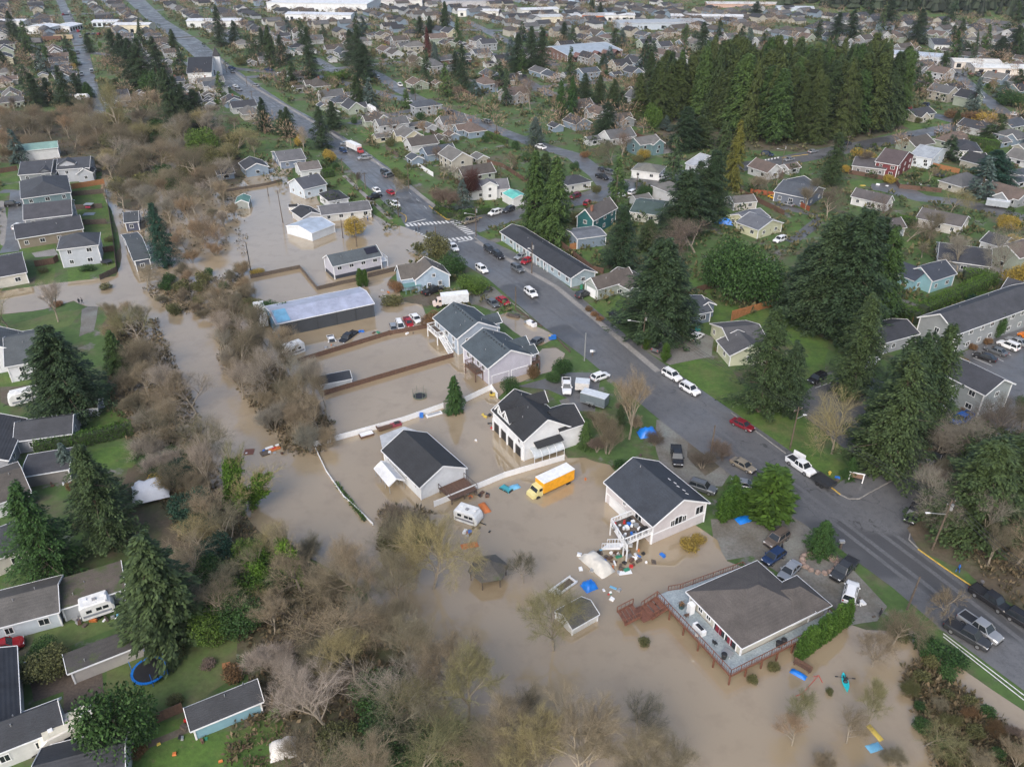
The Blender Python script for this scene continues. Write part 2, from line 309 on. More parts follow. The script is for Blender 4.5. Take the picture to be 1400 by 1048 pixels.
# gravel yards, driveways, dirt
GR=[([c8(600,830),c8(800,760),c8(860,780),c8(990,900),c8(860,990),c8(700,930),c8(560,930),c8(400,880)],M_GRAVEL),([c8(60,870),c8(250,840),c8(420,840),c8(320,940),c8(100,960)],M_DIRT),
 ([b3(860,780),b3(1000,800),b3(1250,1000),b3(1180,1100),b3(900,1100),b3(860,900)],M_GRAVEL),([b3(1020,830),b3(1150,800),b3(1230,900),b3(1240,960),b3(1100,1048),b3(1010,960)],M_DIRT),
 ([b7(820,330),b7(900,330),b7(1150,300),b8(230,140),b8(420,300),b8(530,420),b8(640,540),b8(600,600),b8(470,620),b8(440,560),b7(990,480),b7(880,500),b7(830,420)],M_GRAVEL),
 ([b3(400,690),b3(540,650),b3(560,700),b3(500,740),b3(420,720)],M_GRAVEL),([b3(810,450),b3(900,400),b3(1050,350),b3(1140,390),b3(1130,480),b3(930,520)],M_GRAVEL),
 ([b4(1090,290),b4(1180,250),b4(1397,160),b4(1397,480),b4(1330,470),b4(1230,400)],M_ASPH),([b4(290,540),b4(350,480),b4(430,410),b4(600,380),b4(1000,520),b4(1100,600),b4(1100,690),b4(960,740),b4(830,850),b4(560,760)],M_ASPH),
 ([b4(1060,600),b4(1397,400),b4(1397,440),b4(1110,640)],M_CONC),
 ([a5(0,260),a5(20,260),a5(50,440),a5(20,480),a5(0,470)],M_CONC),([a5(150,510),a5(260,490),a5(280,520),a5(170,530)],M_CONC),([b1(390,10),b1(475,-30),b1(450,110),b1(380,140)],M_GRAVEL),([b1(0,380),b1(230,370),b1(110,420),b1(40,470),b1(0,450)],M_DIRT),
 ([c2(420,180),c2(860,60),c2(1060,60),c2(1150,80),c2(1100,400),c2(960,390),c2(860,280),c2(700,210)],M_ASPH),
 ([a6(620,270),a6(720,250),a6(700,300),a6(760,340),a6(840,385),a6(700,390),a6(620,330)],M_CONC),([a7(20,455),a7(60,450),a7(130,530),a7(60,470)],M_CONC),([a7(180,540),a7(290,530),a7(300,570),a7(230,580)],M_CONC),
 ([a8(240,440),a8(290,430),a8(400,340),a8(330,320),a8(230,300),a8(180,270),a8(240,270),a8(420,330),a8(430,380),a8(300,470)],M_ASPH),
 ([b5(110,640),b5(265,590),b5(420,660),b5(430,800),b5(270,880),b5(260,740),b5(140,780)],M_GREYF),([b5(610,940),b5(760,880),b5(790,900),b5(610,970)],M_DIRT),([a2(480,530),a2(560,520),a2(560,545),a2(480,560)],M_GRAVEL),([a7(0,300),a7(200,290),a7(200,310),a7(0,340)],M_ASPH)]
for i,(pp,mt) in enumerate(GR): sheet('driveway' if mt is not M_DIRT else 'dirt_patch',pp,.032+.0006*(i%8),mt,jit=.25,seg=2.)
# streets
MAIN_L=[(120,-40),(172,0),(200,26),(246,60),(283,94),(318,123),(361,152),(425,190),(470,222),(505,258),(548,298),(560,320),(600,340),(667,381),(741,445),(805,493),(908,579),(1000,650),(1130,737),(1220,803),(1289,862),(1400,944),(1520,1035)]
MAIN_R=[(1560,965),(1400,852),(1335,806),(1255,749),(1180,687),(1050,595),(965,537),(876,475),(760,378),(700,343),(655,322),(638,304),(602,296),(573,262),(530,228),(487,198),(440,168),(398,146),(358,120),(318,92),(275,57),(228,28),(200,2),(160,-40)]
sheet('main_road',MAIN_L+MAIN_R,.05,M_ASPH)
RD=[([(560,318),(520,330),(420,345),(330,368),(230,375),(120,395),(-60,430)],8),
 ([(640,312),(700,292),(760,278),(800,272),(850,255),(905,243),(960,236),(1012,228),(1060,222),(1114,212),(1229,189),(1315,172),(1400,160),(1480,150)],10.5),
 ([(835,258),(820,240),(786,213),(750,203),(693,183),(636,160),(593,146),(547,123),(520,105),(480,85)],8),
 ([(593,146),(560,152),(530,158),(480,170)],7),([(1235,149),(1286,160),(1330,172)],9),([(1180,118),(1235,149)],8),
 ([(1190,255),(1212,258),(1258,271),(1315,277),(1360,288),(1440,310)],8),([(1258,271),(1240,262),(1210,250)],8),
 ([(78,-10),(100,40),(113,72),(122,115),(133,155),(140,175)],8),([(-60,50),(120,72),(300,92),(440,105)],7),([(-20,124),(40,128),(125,130)],6.5),
 ([(318,108),(400,100),(480,92),(560,84)],8),([(390,155),(350,170)],6),([(440,105),(520,128),(593,146)],7),([(430,80),(450,92),(470,105)],7),
 ([(700,100),(730,118),(760,132),(800,140),(850,152)],8),([(690,120),(760,118),(820,112)],7),([(560,84),(640,75),(760,72),(880,76)],8),([(640,30),(700,60),(760,90)],8),
 ([(300,30),(420,28),(600,40),(800,45),(1000,50),(1160,75),(1300,95),(1420,110)],9),([(-40,28),(100,20),(300,10),(500,12),(800,14)],9),([(1260,75),(1300,95),(1340,130),(1380,160)],8),
 ([(1180,675+12),(1225,655),(1300,618),(1370,560),(1450,520)],11),([(0,262),(25,262),(20,330),(12,345)],5)]
for i,(pp,wd) in enumerate(RD): ribbon('street',pp,wd,.042+.0004*(i%12),M_ASPH)
tk=groundmat('worn_asphalt',[(.118,.12,.124),(.102,.104,.108)],[(0,0,0),(.25,.5,.62)],bs=3.,bump=.05,rough=.5)
CL=[(P(l).to_2d()) for l in ((262,60),(300,94),(338,122),(380,150),(440,182),(482,208),(532,245),(572,288),(620,322),(710,378),(800,443),(885,512),(1000,592),(1100,662),(1180,722),(1270,790),(1360,860),(1460,940))]
for off in (-3.3,-1.5,1.5,3.3):
    pp=[]
    for i,p in enumerate(CL):
        d=(CL[min(i+1,len(CL)-1)]-CL[max(i-1,0)]).normalized(); q2=p+Vector((-d.y,d.x))*off; pp.append(Vector((q2.x,q2.y,0)))
    ribbon('wheel_track',pp,.75,.0535,tk)
# wedge of asphalt at the south junction
sheet('street',[(1140,668),(1185,678),(1246,640),(1300,610),(1330,640),(1262,700),(1240,722),(1257,752),(1200,730)],.0475,M_ASPH)
# pavements beside the streets
for pp,wd in (([(651,330),(690,352),(760,392),(840,458),(900,508)],1.5),([(300,82),(345,118),(430,168),(490,205),(540,240),(585,275),(612,296)],1.6),([(470,240),(500,268),(535,300)],1.5),([(560,160+0),(600,172)],1.2)):
    ribbon('pavement',pp,wd,.058,M_CONC)
# ------------------------------------------------------------------ flood water
WATER=[(140,236),(155,243),(163,285),(190,290),(215,262),(222,232),(240,215),(258,226),(262,262),(300,262),(330,250),(345,228),(385,212),(408,222),(392,240),(400,250),(430,262),(437,280),(452,292),(500,290),(512,300),(529,311),(549,309),(566,316),(590,331),(596,345),(569,362),(546,371),(530,383),(545,397),(549,412),(575,418),(582,430),(590,445),(640,440),(690,470),(735,512),(700,528),(682,545),(700,560),(760,600),(778,628),(800,628),(833,636),(846,650),(900,690),(960,722),(979,739),(995,768),(1060,790),(1120,820),(1150,852),(1186,862),(1246,862),(1266,876),(1285,893),(1332,927),(1400,972),(1500,1050),(1400,1045),(1375,1000),(1325,950),(1285,912),(1245,915),(1250,960),(1290,1060),(1310,1200),(600,1200),(575,1060),(585,960),(550,890),(500,810),(430,768),(380,745),(347,722),(335,700),(300,685),(235,672),(200,645),(212,612),(180,592),(168,560),(175,520),(190,480),(160,440),(140,420),(118,418),(100,412),(60,424),(0,430),(-80,445),(-80,415),(0,398),(60,390),(110,384),(158,378),(168,352),(160,312),(152,290),(138,260)]
sheet('flood_water',WATER,.09,M_WATER,jit=.7,seg=2.)
sheet('flood_water',[c5(750,270),c5(850,235),c5(960,285),c5(1060,345),c5(1150,380),c5(1270,440),c5(1280,465),c5(1150,520),c5(1080,530),c5(900,400)],.09,M_WATER,jit=.3,seg=2)
sheet('flood_water',[c5(1110,590),c5(1150,550),c5(1270,545),c5(1350,590),c5(1330,640),c5(1240,700),c5(1230,750),c5(1130,775)],.09,M_WATER,jit=.3,seg=2)
sheet('flood_water',[c6(850,140),c6(950,130),c6(990,190),c6(1060,270),c6(1150,310),c6(1190,400),c6(1100,380),c6(950,250)],.089,M_WATER,jit=.5,seg=2)
# ------------------------------------------------------------------ road markings
mk=MB()
def bar(mb,a,b,wd,z=.066,mi=0):
    A,B=(P(a) if not isinstance(a,Vector) else a),(P(b) if not isinstance(b,Vector) else b); d=(B-A).normalized(); n_=Vector((-d.y,d.x,0))*wd/2
    mb.add([(A+n_).to_tuple()[:2]+(z,),(A-n_).to_tuple()[:2]+(z,),(B-n_).to_tuple()[:2]+(z,),(B+n_).to_tuple()[:2]+(z,)],[(0,1,2,3)],mi)
def ladder(a,b,n,ln,wd,perp):
    A,B=P(a),P(b); d=(B-A); u=d.normalized(); p=Vector((math.cos(perp),math.sin(perp),0))
    for i in range(n):
        c=A.lerp(B,(i+.5)/n); bar(mk,c-p*ln/2,c+p*ln/2,wd)
rd=math.radians(-61.5)
ladder(c8(90,243),c8(470,212),11,2.6,.65,rd); ladder(c8(385,378),c8(675,348),8,2.6,.65,rd)
ladder(c8(505,203),c8(668,322),9,2.6,.65,rad(28)); ladder(c8(125,290),c8(290,360),7,2.6,.6,rad(28))
bar(mk,c8(105,226),c8(268,190),.45); bar(mk,c8(548,388),c8(668,366),.45)
ladder(a4(140,770),a4(230,752),6,2.4,.6,rad(70)); 
for a,b in ((b8(872,650),b8(1205,905)),(b8(872,663),b8(1205,925)),((1400,949),(1480,1008))): bar(mk,a,b,.16)
for a,b in ((b4(1155,312),b4(1245,350)),(b4(1210,285),b4(1300,330)),(b4(1270,262),b4(1335,300)),(b4(1320,240),b4(1385,272)),(b4(400,455),b4(475,430)),(b4(1345,225),b4(1395,250))): bar(mk,a,b,.14)
for t in range(14):
    a=P(a2(430,640)).lerp(P(a2(840,1020)),t/14.); b=a+(P(a2(840,1020))-P(a2(430,640))).normalized()*3; bar(mk,a,b,.13)
o=mk.build('road_markings',M_STRIPE); tag(o,None,None,None,'structure')
yk=MB()
def curb(mb,pts,mi=0,w_=.18,h_=.15):
    g=[P(p) for p in pts]
    for a,b in zip(g,g[1:]): mb.beam((a.x,a.y,h_/2+.02),(b.x,b.y,h_/2+.02),w_,h_,mi)
curb(yk,[c8(295,75),c8(450,192),c8(480,192)]); curb(yk,[c8(40,130),c8(95,160),c8(100,190),c8(92,214)]); curb(yk,[b8(768,304),b8(890,390),b8(1010,470)]); curb(yk,[b4(475,930),b4(520,965)]); curb(yk,[a4(240,755),a4(365,738)]); curb(yk,[c8(580,205),c8(755,176)])
o=yk.build('painted_kerb',M_YEL); tag(o,None,None,None,'structure')
ck=MB()
curb(ck,[c8(700,330),c8(690,350),c8(760,400),c8(800,430)]); curb(ck,[b4(520,965),b4(560,985),b4(610,985),b4(660,955),b4(800,880),b4(860,850)]); curb(ck,[b4(0,575),b4(260,770)]); curb(ck,[b8(770,303),b8(730,265),b8(735,240)])
curb(ck,[c8(960,880),c8(1080,960),c8(1160,1030)]); curb(ck,[a3(290,945),a3(440,905),a3(475,890)]); curb(ck,[a3(600,870),a3(500,850)])
o=ck.build('kerb',M_CONC); tag(o,None,None,None,'structure')
# ------------------------------------------------------------------ trees: prototypes share their meshes
def leafquad(m,c,ax,nr,l,w_):
    ax=ax.normalized(); s=ax.cross(nr)
    if s.length<1e-3: s=ax.cross(Vector((1,0,0)))
    s=s.normalized()*w_/2
    m.add([c-s*.6,c+ax*l*.5-s,c+ax*l,c+ax*l*.5+s],[(0,1,2,3)])
def conifer_mesh(h,rw,nb,nl,seed,droop=.25,sparse=.0,power=.85,base=.06,lsz=.55,irr=.25,lift=0.):
    r=random.Random(seed); m=MB(); t=MB()
    t.tube((0,0,-.3),(0,0,h*.5),h*.016+.08,h*.010+.04,7); t.tube((0,0,h*.5),(0,0,h*.985),h*.010+.04,.02,5)
    for i in range(nb):
        u=(i+r.random())/nb; z=h*(base+(1-base)*u**.9); f=(1-(z/h-base)/(1-base))
        if r.random()<sparse*.5: continue
        prof=max(.03,f)**power; rl=rw*prof*(1-irr+2*irr*r.random())*(1+.18*math.sin(i*.7+seed))
        if z/h<base+.1: rl*=.55+.45*(z/h-base)/.1
        a=r.random()*6.283; d=Vector((math.cos(a),math.sin(a),0)); k=max(3,int(nl*(.35+.9*rl/rw)))
        if i%3==0 and rl>1: t.tube((0,0,z),tuple(d*rl*.8+Vector((0,0,z+lift*rl*.7-droop*rl*.5))),.05+.006*h*f,.015,3,cap=False)
        for j in range(k):
            v=((j+r.random())/k)**.7; sp=(1-v)*.5+.12; off=(r.random()-.5)*2*sp*rl*.6
            c=d*rl*v+Vector((-d.y,d.x,0))*off+Vector((0,0,z-droop*rl*v*v*1.1+lift*rl*v+(r.random()-.5)*2.2*lsz))
            ax=(d*(.8+.4*r.random())+Vector((-d.y,d.x,0))*(r.random()-.5)*1.6+Vector((0,0,-.35-.7*r.random()*droop*2)))
            leafquad(m,c,ax,Vector((r.random()-.5,r.random()-.5,1)),lsz*(.7+.9*r.random()),lsz*(.45+.35*r.random()))
    return t.mesh('trunk',M_BARK),m.mesh('crown',leafm('fir_foliage',(.030,.062,.034)))
def round_mesh(n,seed,lsz=.09,flat_=.0,shell=.55,trunk=True):
    """unit-radius leafy mass, made of lumps, standing on z=0, 2 high"""
    r=random.Random(seed); m=MB(); t=MB(); lumps=[]
    for i in range(16):
        a=r.random()*6.283; z=r.random()*1.5-.7; rr=math.sqrt(max(.05,1-z*z))*.62
        lumps.append((Vector((math.cos(a)*rr,math.sin(a)*rr,z*.75)),.34+.22*r.random()))
    lumps.append((Vector((0,0,0)),.72))
    tot=sum(l[1]**2 for l in lumps)
    for c,s in lumps:
        for j in range(int(n*s*s/tot)):
            d=Vector((r.gauss(0,1),r.gauss(0,1),r.gauss(0,1))).normalized(); rad_=s*(shell+(1.08-shell)*r.random()**.5)
            p=c+d*rad_
            if p.z<-.98: continue
            ax=(d*.5+Vector((r.random()-.5,r.random()-.5,r.random()-.6))); leafquad(m,p+Vector((0,0,1)),ax,d+Vector((r.random()-.5,r.random()-.5,r.random()-.5))*.8,lsz*(.7+.8*r.random()),lsz*(.5+.4*r.random()))
    t.tube((0,0,-.1),(0,0,1.1),.05,.03,6)
    for i in range(6):
        a=i*1.05+r.random(); t.tube((0,0,.25+.1*i),(math.cos(a)*.55,math.sin(a)*.55,.8+.1*i),.022,.008,4)
    return t.mesh('trunk',M_BARK),m.mesh('crown',leafm('broad_foliage',(.045,.085,.03)))
def bare_mesh(h,spread,seed,levels=4,up=.55,twigs=5,stems=1,tw=.03,tl=1.0,mat=None,ivy=0):
    r=random.Random(seed); t=MB(); m=MB(); iv=MB()
    def twig(p,d,l):
        k=twigs
        for i in range(k):
            dd=(d+Vector((r.gauss(0,.5),r.gauss(0,.5),r.gauss(0,.35)+.12))).normalized(); ll=l*(.5+.8*r.random()); e=p+dd*ll
            s=dd.cross(Vector((r.random()-.5,r.random()-.5,r.random()-.5))).normalized()*tw*.5
            m.add([p-s,p+s,e+s*.4,e-s*.4],[(0,1,2,3)])
            for q_ in range(3):
                b=p.lerp(e,.3+.25*q_); de=(dd+Vector((r.gauss(0,.8),r.gauss(0,.8),r.gauss(0,.6)))).normalized()*ll*.45
                s2=de.cross(dd); s2=(s2.normalized() if s2.length>1e-4 else s)*tw*.38
                m.add([b-s2,b+s2,b+de],[(0,1,2)])
    def grow(p,d,l,rd_,lv):
        n=3 if lv<levels-1 else 2; pts=[p]; dd=d.copy()
        for i in range(n):
            dd=(dd+Vector((r.gauss(0,.14),r.gauss(0,.14),r.gauss(0,.10)+.05*up))).normalized(); pts.append(pts[-1]+dd*l/n)
        for i in range(n):
            r0=rd_*(1-.5*i/n); r1=rd_*(1-.5*(i+1)/n); (t if lv<2 else m).tube(pts[i],pts[i+1],r0,r1,5 if lv<2 else 3,cap=False)
            if ivy and lv<2 and pts[i].z<h*.95:
                for q_ in range(ivy):
                    c=pts[i].lerp(pts[i+1],r.random())+Vector((r.gauss(0,.5),r.gauss(0,.5),r.gauss(0,.3))); leafquad(iv,c,Vector((r.gauss(0,1),r.gauss(0,1),r.gauss(0,1))),Vector((r.gauss(0,1),r.gauss(0,1),1)),.45,.35)
        if lv>=levels-1:
            twig(pts[-1],dd,tl)
            if r.random()<.7: twig(pts[1],dd,tl*.8)
            return
        k=[5,4,3,3][lv] if lv<4 else 3
        for i in range(k+(1 if r.random()<.5 else 0)):
            f=.35+.65*(i+r.random())/k; f=min(f,1); idx=min(n-1,int(f*n)); q0=pts[idx].lerp(pts[idx+1],min(1,f*n-idx))
            a=r.random()*6.283; pr=dd.cross(Vector((math.cos(a),math.sin(a),.3))).normalized(); th=(.45+.5*r.random())*spread
            nd=(dd*math.cos(th)+pr*math.sin(th)+Vector((0,0,up*.25))).normalized()
            grow(q0,nd,l*(.52+.22*r.random()),rd_*.5,lv+1)
        grow(pts[-1],dd,l*.55,rd_*.48,lv+1)
    for s in range(stems):
        a=s*6.283/stems+r.random(); d=Vector((math.cos(a)*.35,math.sin(a)*.35,1)) if stems>1 else Vector((r.gauss(0,.05),r.gauss(0,.05),1))
        grow(Vector((math.cos(a)*.3*(stems>1),math.sin(a)*.3*(stems>1),-.3)),d.normalized(),h*.5*(.8+.4*r.random() if stems>1 else 1),h*.017*(.6 if stems>1 else 1)+.04,0)
    out=[t.mesh('trunk',M_BARK2),m.mesh('crown',mat or leafm('bare_twigs',(.16,.125,.085),(.075,.06,.042),.85))]
    if ivy: out.append(iv.mesh('ivy',leafm('ivy_leaves',(.10,.19,.025),(.04,.085,.014))))
    # normalise height
    mz=max(v.co.z for v in out[1].vertices); k=h/mz
    for me in out:
        me.transform(Matrix.Scale(k,4))
    return out
PROTO={
 'fir':[conifer_mesh(24,5.0,330,56,s,droop=.16,sparse=.2,power=.66,base=.03,lsz=.42,irr=.38) for s in (1,2,3)],
 'cedar':[conifer_mesh(24,4.6,230,70,s,droop=.42,power=.62,base=.02,lsz=.48,irr=.14,lift=.1) for s in (4,5)],
 'grove':[conifer_mesh(34,4.9,420,40,s,droop=.4,power=.45,base=.10,lsz=.7,irr=.22,lift=.1) for s in (6,7,8)],
 'dense':[conifer_mesh(26,6.2,430,72,s,droop=.14,sparse=.05,power=.55,base=.02,lsz=.46,irr=.32) for s in (91,92,93)],
 'spruce':[conifer_mesh(14,3.4,120,34,s,droop=.12,power=.9,base=.04,lsz=.42,irr=.16,lift=.12) for s in (9,10)],
 'column':[conifer_mesh(6,.95,130,30,s,droop=-.5,power=.55,base=.0,lsz=.26,irr=.1,lift=.9) for s in (11,12)],
 'round':[round_mesh(5200,s) for s in (13,14,15)],
 'bush':[round_mesh(1500,s,lsz=.17,trunk=False) for s in (16,17)],
 'thin':[bare_mesh(12,1.0,21,5,.5,3,tl=1.2,tw=.016),bare_mesh(12,.8,22,5,.8,3,tl=1.2,tw=.016),bare_mesh(13,1.15,23,5,.35,3,tl=1.2,tw=.016),bare_mesh(13,.5,24,5,.9,3,tl=1.2,tw=.016)],
 'full':[bare_mesh(11,1.05,81,5,.4,5,tl=1.1,tw=.017),bare_mesh(11,.95,82,5,.5,5,tl=1.1,tw=.017)],
 'brush':[bare_mesh(7,.6,31,4,.8,5,stems=6,tl=1.3,tw=.018),bare_mesh(7,.75,32,4,.5,5,stems=6,tl=1.3,tw=.018)],
 'small':[bare_mesh(4.5,1.0,41,4,.2,5,tl=.5,tw=.022),bare_mesh(4.5,.9,42,4,.4,5,tl=.5,tw=.022)],
 'ivy':[bare_mesh(12,.6,51,4,.9,3,tl=.8,ivy=420),bare_mesh(12,.8,52,4,.6,3,tl=.8,ivy=340)],
 'far':[conifer_mesh(22,4.5,70,20,s,droop=.25,power=.8,base=.04,lsz=1.1,irr=.3) for s in (61,62)],
 'farbare':[bare_mesh(9,.8,s,3,.4,9,tl=1.5,tw=.07) for s in (71,72)],
}
BASEH={'full':11,'fir':24,'dense':26,'cedar':24,'grove':34,'spruce':14,'column':6,'round':2,'bush':2,'thin':12,'brush':7,'small':4.5,'ivy':12,'far':22,'farbare':9}
BASEW={'full':10,'fir':10,'dense':12.4,'cedar':9.2,'grove':9.2,'spruce':6.8,'column':1.9,'round':2.1,'bush':2.1,'thin':9,'brush':7,'small':5,'ivy':8,'far':9,'farbare':8}
LM={ # crown colours
 'dark':leafm('dark_needles',(.042,.072,.033),(.012,.024,.012)),'fir':leafm('fir_needles',(.056,.088,.034),(.017,.030,.012)),'grove':leafm('grove_needles',(.070,.098,.030),(.020,.032,.011)),
 'cedar':leafm('cedar_needles',(.065,.115,.032),(.022,.044,.014)),'blue':leafm('blue_needles',(.085,.125,.115),(.035,.055,.05)),'gold':leafm('gold_needles',(.16,.15,.03),(.07,.075,.02)),
 'arb':leafm('arborvitae_leaves',(.060,.125,.020),(.025,.055,.010)),'green':leafm('evergreen_leaves',(.040,.090,.024),(.014,.034,.010)),'bright':leafm('bright_leaves',(.075,.135,.022),(.03,.06,.012)),
 'yellow':leafm('yellow_leaves',(.36,.26,.045),(.17,.12,.03)),'mustard':leafm('mustard_leaves',(.26,.20,.04),(.12,.09,.03)),'olive':leafm('olive_leaves',(.11,.115,.045),(.045,.048,.02)),'red':leafm('dark_red_leaves',(.10,.035,.03),(.04,.015,.013)),'rust':leafm('rust_leaves',(.17,.10,.05),(.08,.05,.025)),
 'teal':leafm('holly_leaves',(.022,.062,.042),(.008,.024,.016)),
 'tan':leafm('tan_twigs',(.235,.205,.145),(.12,.104,.072),.85),'brown':leafm('brown_twigs',(.185,.160,.115),(.085,.074,.052),.85),'grey':leafm('grey_twigs',(.27,.25,.215),(.15,.135,.115),.85),
 'moss':leafm('mossy_twigs',(.25,.23,.12),(.12,.11,.06),.85),'orange':leafm('orange_twigs',(.25,.19,.125),(.12,.094,.062),.85),'plum':leafm('plum_twigs',(.155,.125,.105),(.075,.062,.052),.85)}
CW={'dark':'dark green','fir':'green','grove':'yellow green','cedar':'mid green','blue':'blue grey','gold':'golden green','arb':'bright green','green':'deep green','bright':'bright green','yellow':'yellow','mustard':'mustard yellow','olive':'olive','red':'dark red','rust':'rusty brown','teal':'blackish green','tan':'tan','brown':'brown','grey':'pale grey','moss':'mossy olive','orange':'orange brown','plum':'plum brown'}
TN={'full':('bare_tree','tree'),'fir':('fir_tree','fir'),'dense':('fir_tree','fir'),'cedar':('cedar_tree','cedar'),'grove':('cedar_tree','cedar'),'spruce':('spruce_tree','spruce'),'column':('arborvitae','arborvitae'),'round':('evergreen_tree','tree'),'bush':('shrub','shrub'),'thin':('bare_tree','tree'),'brush':('bare_bush','bush'),'small':('small_bare_tree','tree'),'ivy':('ivy_clad_tree','tree'),'far':('fir_tree','fir'),'farbare':('bare_tree','tree')}
TD={'full':'leafless tree with broad twiggy crown','fir':'fir tree with ragged layered boughs','dense':'broad dense fir tree','cedar':'dense pointed cedar','grove':'tall cedar of the dense grove','spruce':'small conical spruce','column':'narrow columnar arborvitae','round':'rounded evergreen tree','bush':'low rounded shrub','thin':'leafless tree with fine twigs','brush':'leafless many-stemmed bush','small':'small leafless tree','ivy':'ivy-covered leafless tree','far':'distant conifer','farbare':'distant leafless tree'}
CNT={}
def where(px,py):
    """where in the photograph a thing stands, in words one can find"""
    if py<62: return 'by the railway line' if px<330 else ('around the big white warehouses' if px<620 else ('in the far town centre' if px<1000 else 'below the wooded hill'))
    if py<150: return 'beyond the brown creek wood' if px<250 else ('beside the upper main road' if px<430 else ('in blocks beyond the red tree' if px<700 else ('behind the cedar grove' if px<900 or 900<=px<1240 and py<110 else ('in the cedar grove' if px<1240 else 'right of the cedar grove'))))
    if py<250: return 'in the creek wood' if px<330 else ('left of the upper main road' if px<480 else ('between upper road and side street' if px<720 else ('left of the cedar grove' if px<900 else ('in front of the cedar grove' if px<1130 else 'around the red house'))))
    if py<400:
        return 'by the row of dark-roofed houses' if px<150 else ('in the flooded creek trees' if px<340 else ('in flooded yards by the crosswalks' if px<560 else ('near the crosswalk junction' if px<690 else ('behind the long motel roof' if px<800 else ('behind the big roadside fir' if px<980 else ('around the two round evergreens' if px<1080 else 'around the turquoise house'))))))
    if py<560: return 'left of the flooded river' if px<230 else ('on the flooded river bank' if px<450 else ('around the long metal barn' if px<600 else ('around the grey duplexes' if px<760 else ('beside the main road' if px<950 else ('on the lawns right of the road' if px<1100 else 'around the apartment blocks')))))
    if py<760: return 'left bank below the hedge' if px<230 else ('on the river bank beside the white fence' if px<500 else ('around the black-roofed barn' if px<640 else ('around the dormered white house' if px<830 else ('around the pale pink house' if px<1030 else ('along the lower main road' if px<1230 else 'at the lower right junction')))))
    return 'around the trampoline yard' if px<300 else ('on the flooded lower left bank' if px<620 else ('in the open floodwater' if px<860 else ('around the big wooden deck' if px<1160 else 'by the lower right road edge')))
def near_words(b): return where(*b)
def tree(kind,b,top=None,wid=None,col=None,h=None,group=None,label=None,gp=None):
    """b: photo pixel of the foot; top: pixel row of its top; wid: crown width in metres"""
    g=P(b) if gp is None else gp
    if gp is not None: b=proj(g)
    h=h or hgt(b,top); pr=PROTO[kind]; i=CNT.get(kind,0); CNT[kind]=i+1; me=pr[i%len(pr)]
    kz=h/BASEH[kind]; kx=(wid/BASEW[kind]) if wid else kz
    nm,cat=TN[kind]; col=col or {'full':'moss','fir':'dark','dense':'dark','cedar':'cedar','grove':'grove','spruce':'blue','column':'arb','round':'green','bush':'green','thin':'brown','brush':'tan','small':'brown','ivy':'moss','far':'dark','farbare':'brown'}[kind]
    if col=='moss' and kind=='ivy': pass
    if kind in('bush','brush') and h<1.2: sz='tiny '
    else: sz={'fir':('small ',14,'large ',24),'cedar':('small ',12,'tall ',22),'thin':('low ',7,'tall ',13)}.get(kind,('',0,'',999)); sz=sz[0] if h<sz[1] else (sz[2] if h>sz[3] else '')
    lab=label or f'{sz}{CW[col]} {TD[kind]} {near_words(b)}'
    o=thing(nm,lab,cat,(g.x,g.y,0),R.random()*6.28,group or f'{cat} {near_words(b)}')
    t=link('trunk',me[0],o); c=link('crown',me[1],o); setm(c,0,LM[col])
    if len(me)>2: link('ivy',me[2],o)
    o.scale=(kx,kx*(.9+.2*R.random()),kz); return o
def hedge(pts,h,w_,col='arb',label=None,dens=26):
    g=[P(p) for p in pts]; o0=g[0]; m=MB(); core=MB(); r=random.Random(int(g[0].x*10)+5)
    for a,b in zip(g,g[1:]):
        a=a-o0;b=b-o0; L=(b-a).length; d=(b-a).normalized(); n_=Vector((-d.y,d.x,0)); core.beam(a+Vector((0,0,h*.45)),b+Vector((0,0,h*.45)),w_*.7,h*.86)
        for k in range(int(L*(w_+2*h)*dens)):
            u=r.random()*L; s=r.random()*(w_+2*h)
            bump=1+.12*math.sin(u*5.2)
            if s<h: p=n_*(-w_/2)*bump+Vector((0,0,s)); nn=-n_
            elif s<h+w_: p=n_*(s-h-w_/2)+Vector((0,0,h*(1+.05*math.sin(u*5.2)))); nn=Vector((0,0,1))
            else: p=n_*(w_/2)*bump+Vector((0,0,s-h-w_)); nn=n_
            p=a+d*u+p+nn*(r.random()-.5)*.15
            leafquad(m,p,Vector((r.gauss(0,.5),r.gauss(0,.5),.6))+nn*.4,nn+Vector((r.gauss(0,.4),r.gauss(0,.4),r.gauss(0,.4))),.22+.2*r.random(),.12+.1*r.random())
    o=thing('hedge',label,'hedge',tuple(o0)); core.build('stems',flat((.03,.045,.02),.9,kind='hedge_core'),o); m.build('foliage',LM[col],o); return o
# ------------------------------------------------------------------ houses
WM={}
def winmesh(w_,h_):
    k=(round(w_,1),round(h_,1))
    if k not in WM:
        f=MB(); t=.09
        for c,d in (((0,-.03,h_/2),(w_+2*t,.07,t)),((0,-.03,-h_/2),(w_+2*t,.09,t)),((-w_/2,-.03,0),(t,.07,h_-t)),((w_/2,-.03,0),(t,.07,h_-t)),((0,-.025,0),(.05,.05,h_-t))): f.box(c,d)
        g=MB(); g.box((0,-.008,0),(w_-t-.004,.03,h_-t-.004))
        a=f.mesh('window',M_TRIM); b=g.mesh('pane',M_GLASS); c=MB(); c.box((0,-.02,0),(w_+.18,.05,h_+.18)); c.box((0,-.035,0),(w_,.06,h_),mi=1)
        WM[k]=(a,b,c.mesh('window',[M_TRIM,M_GLASS]))
    return WM[k]
def window(par,x,y,z,rz,w_=1.2,h_=1.1,near=True):
    a,b,c=winmesh(w_,h_)
    if near:
        o=link('window',a,par,(x,y,z),rz); link('pane',b,o)
    else: o=link('window',c,par,(x,y,z),rz)
    return o
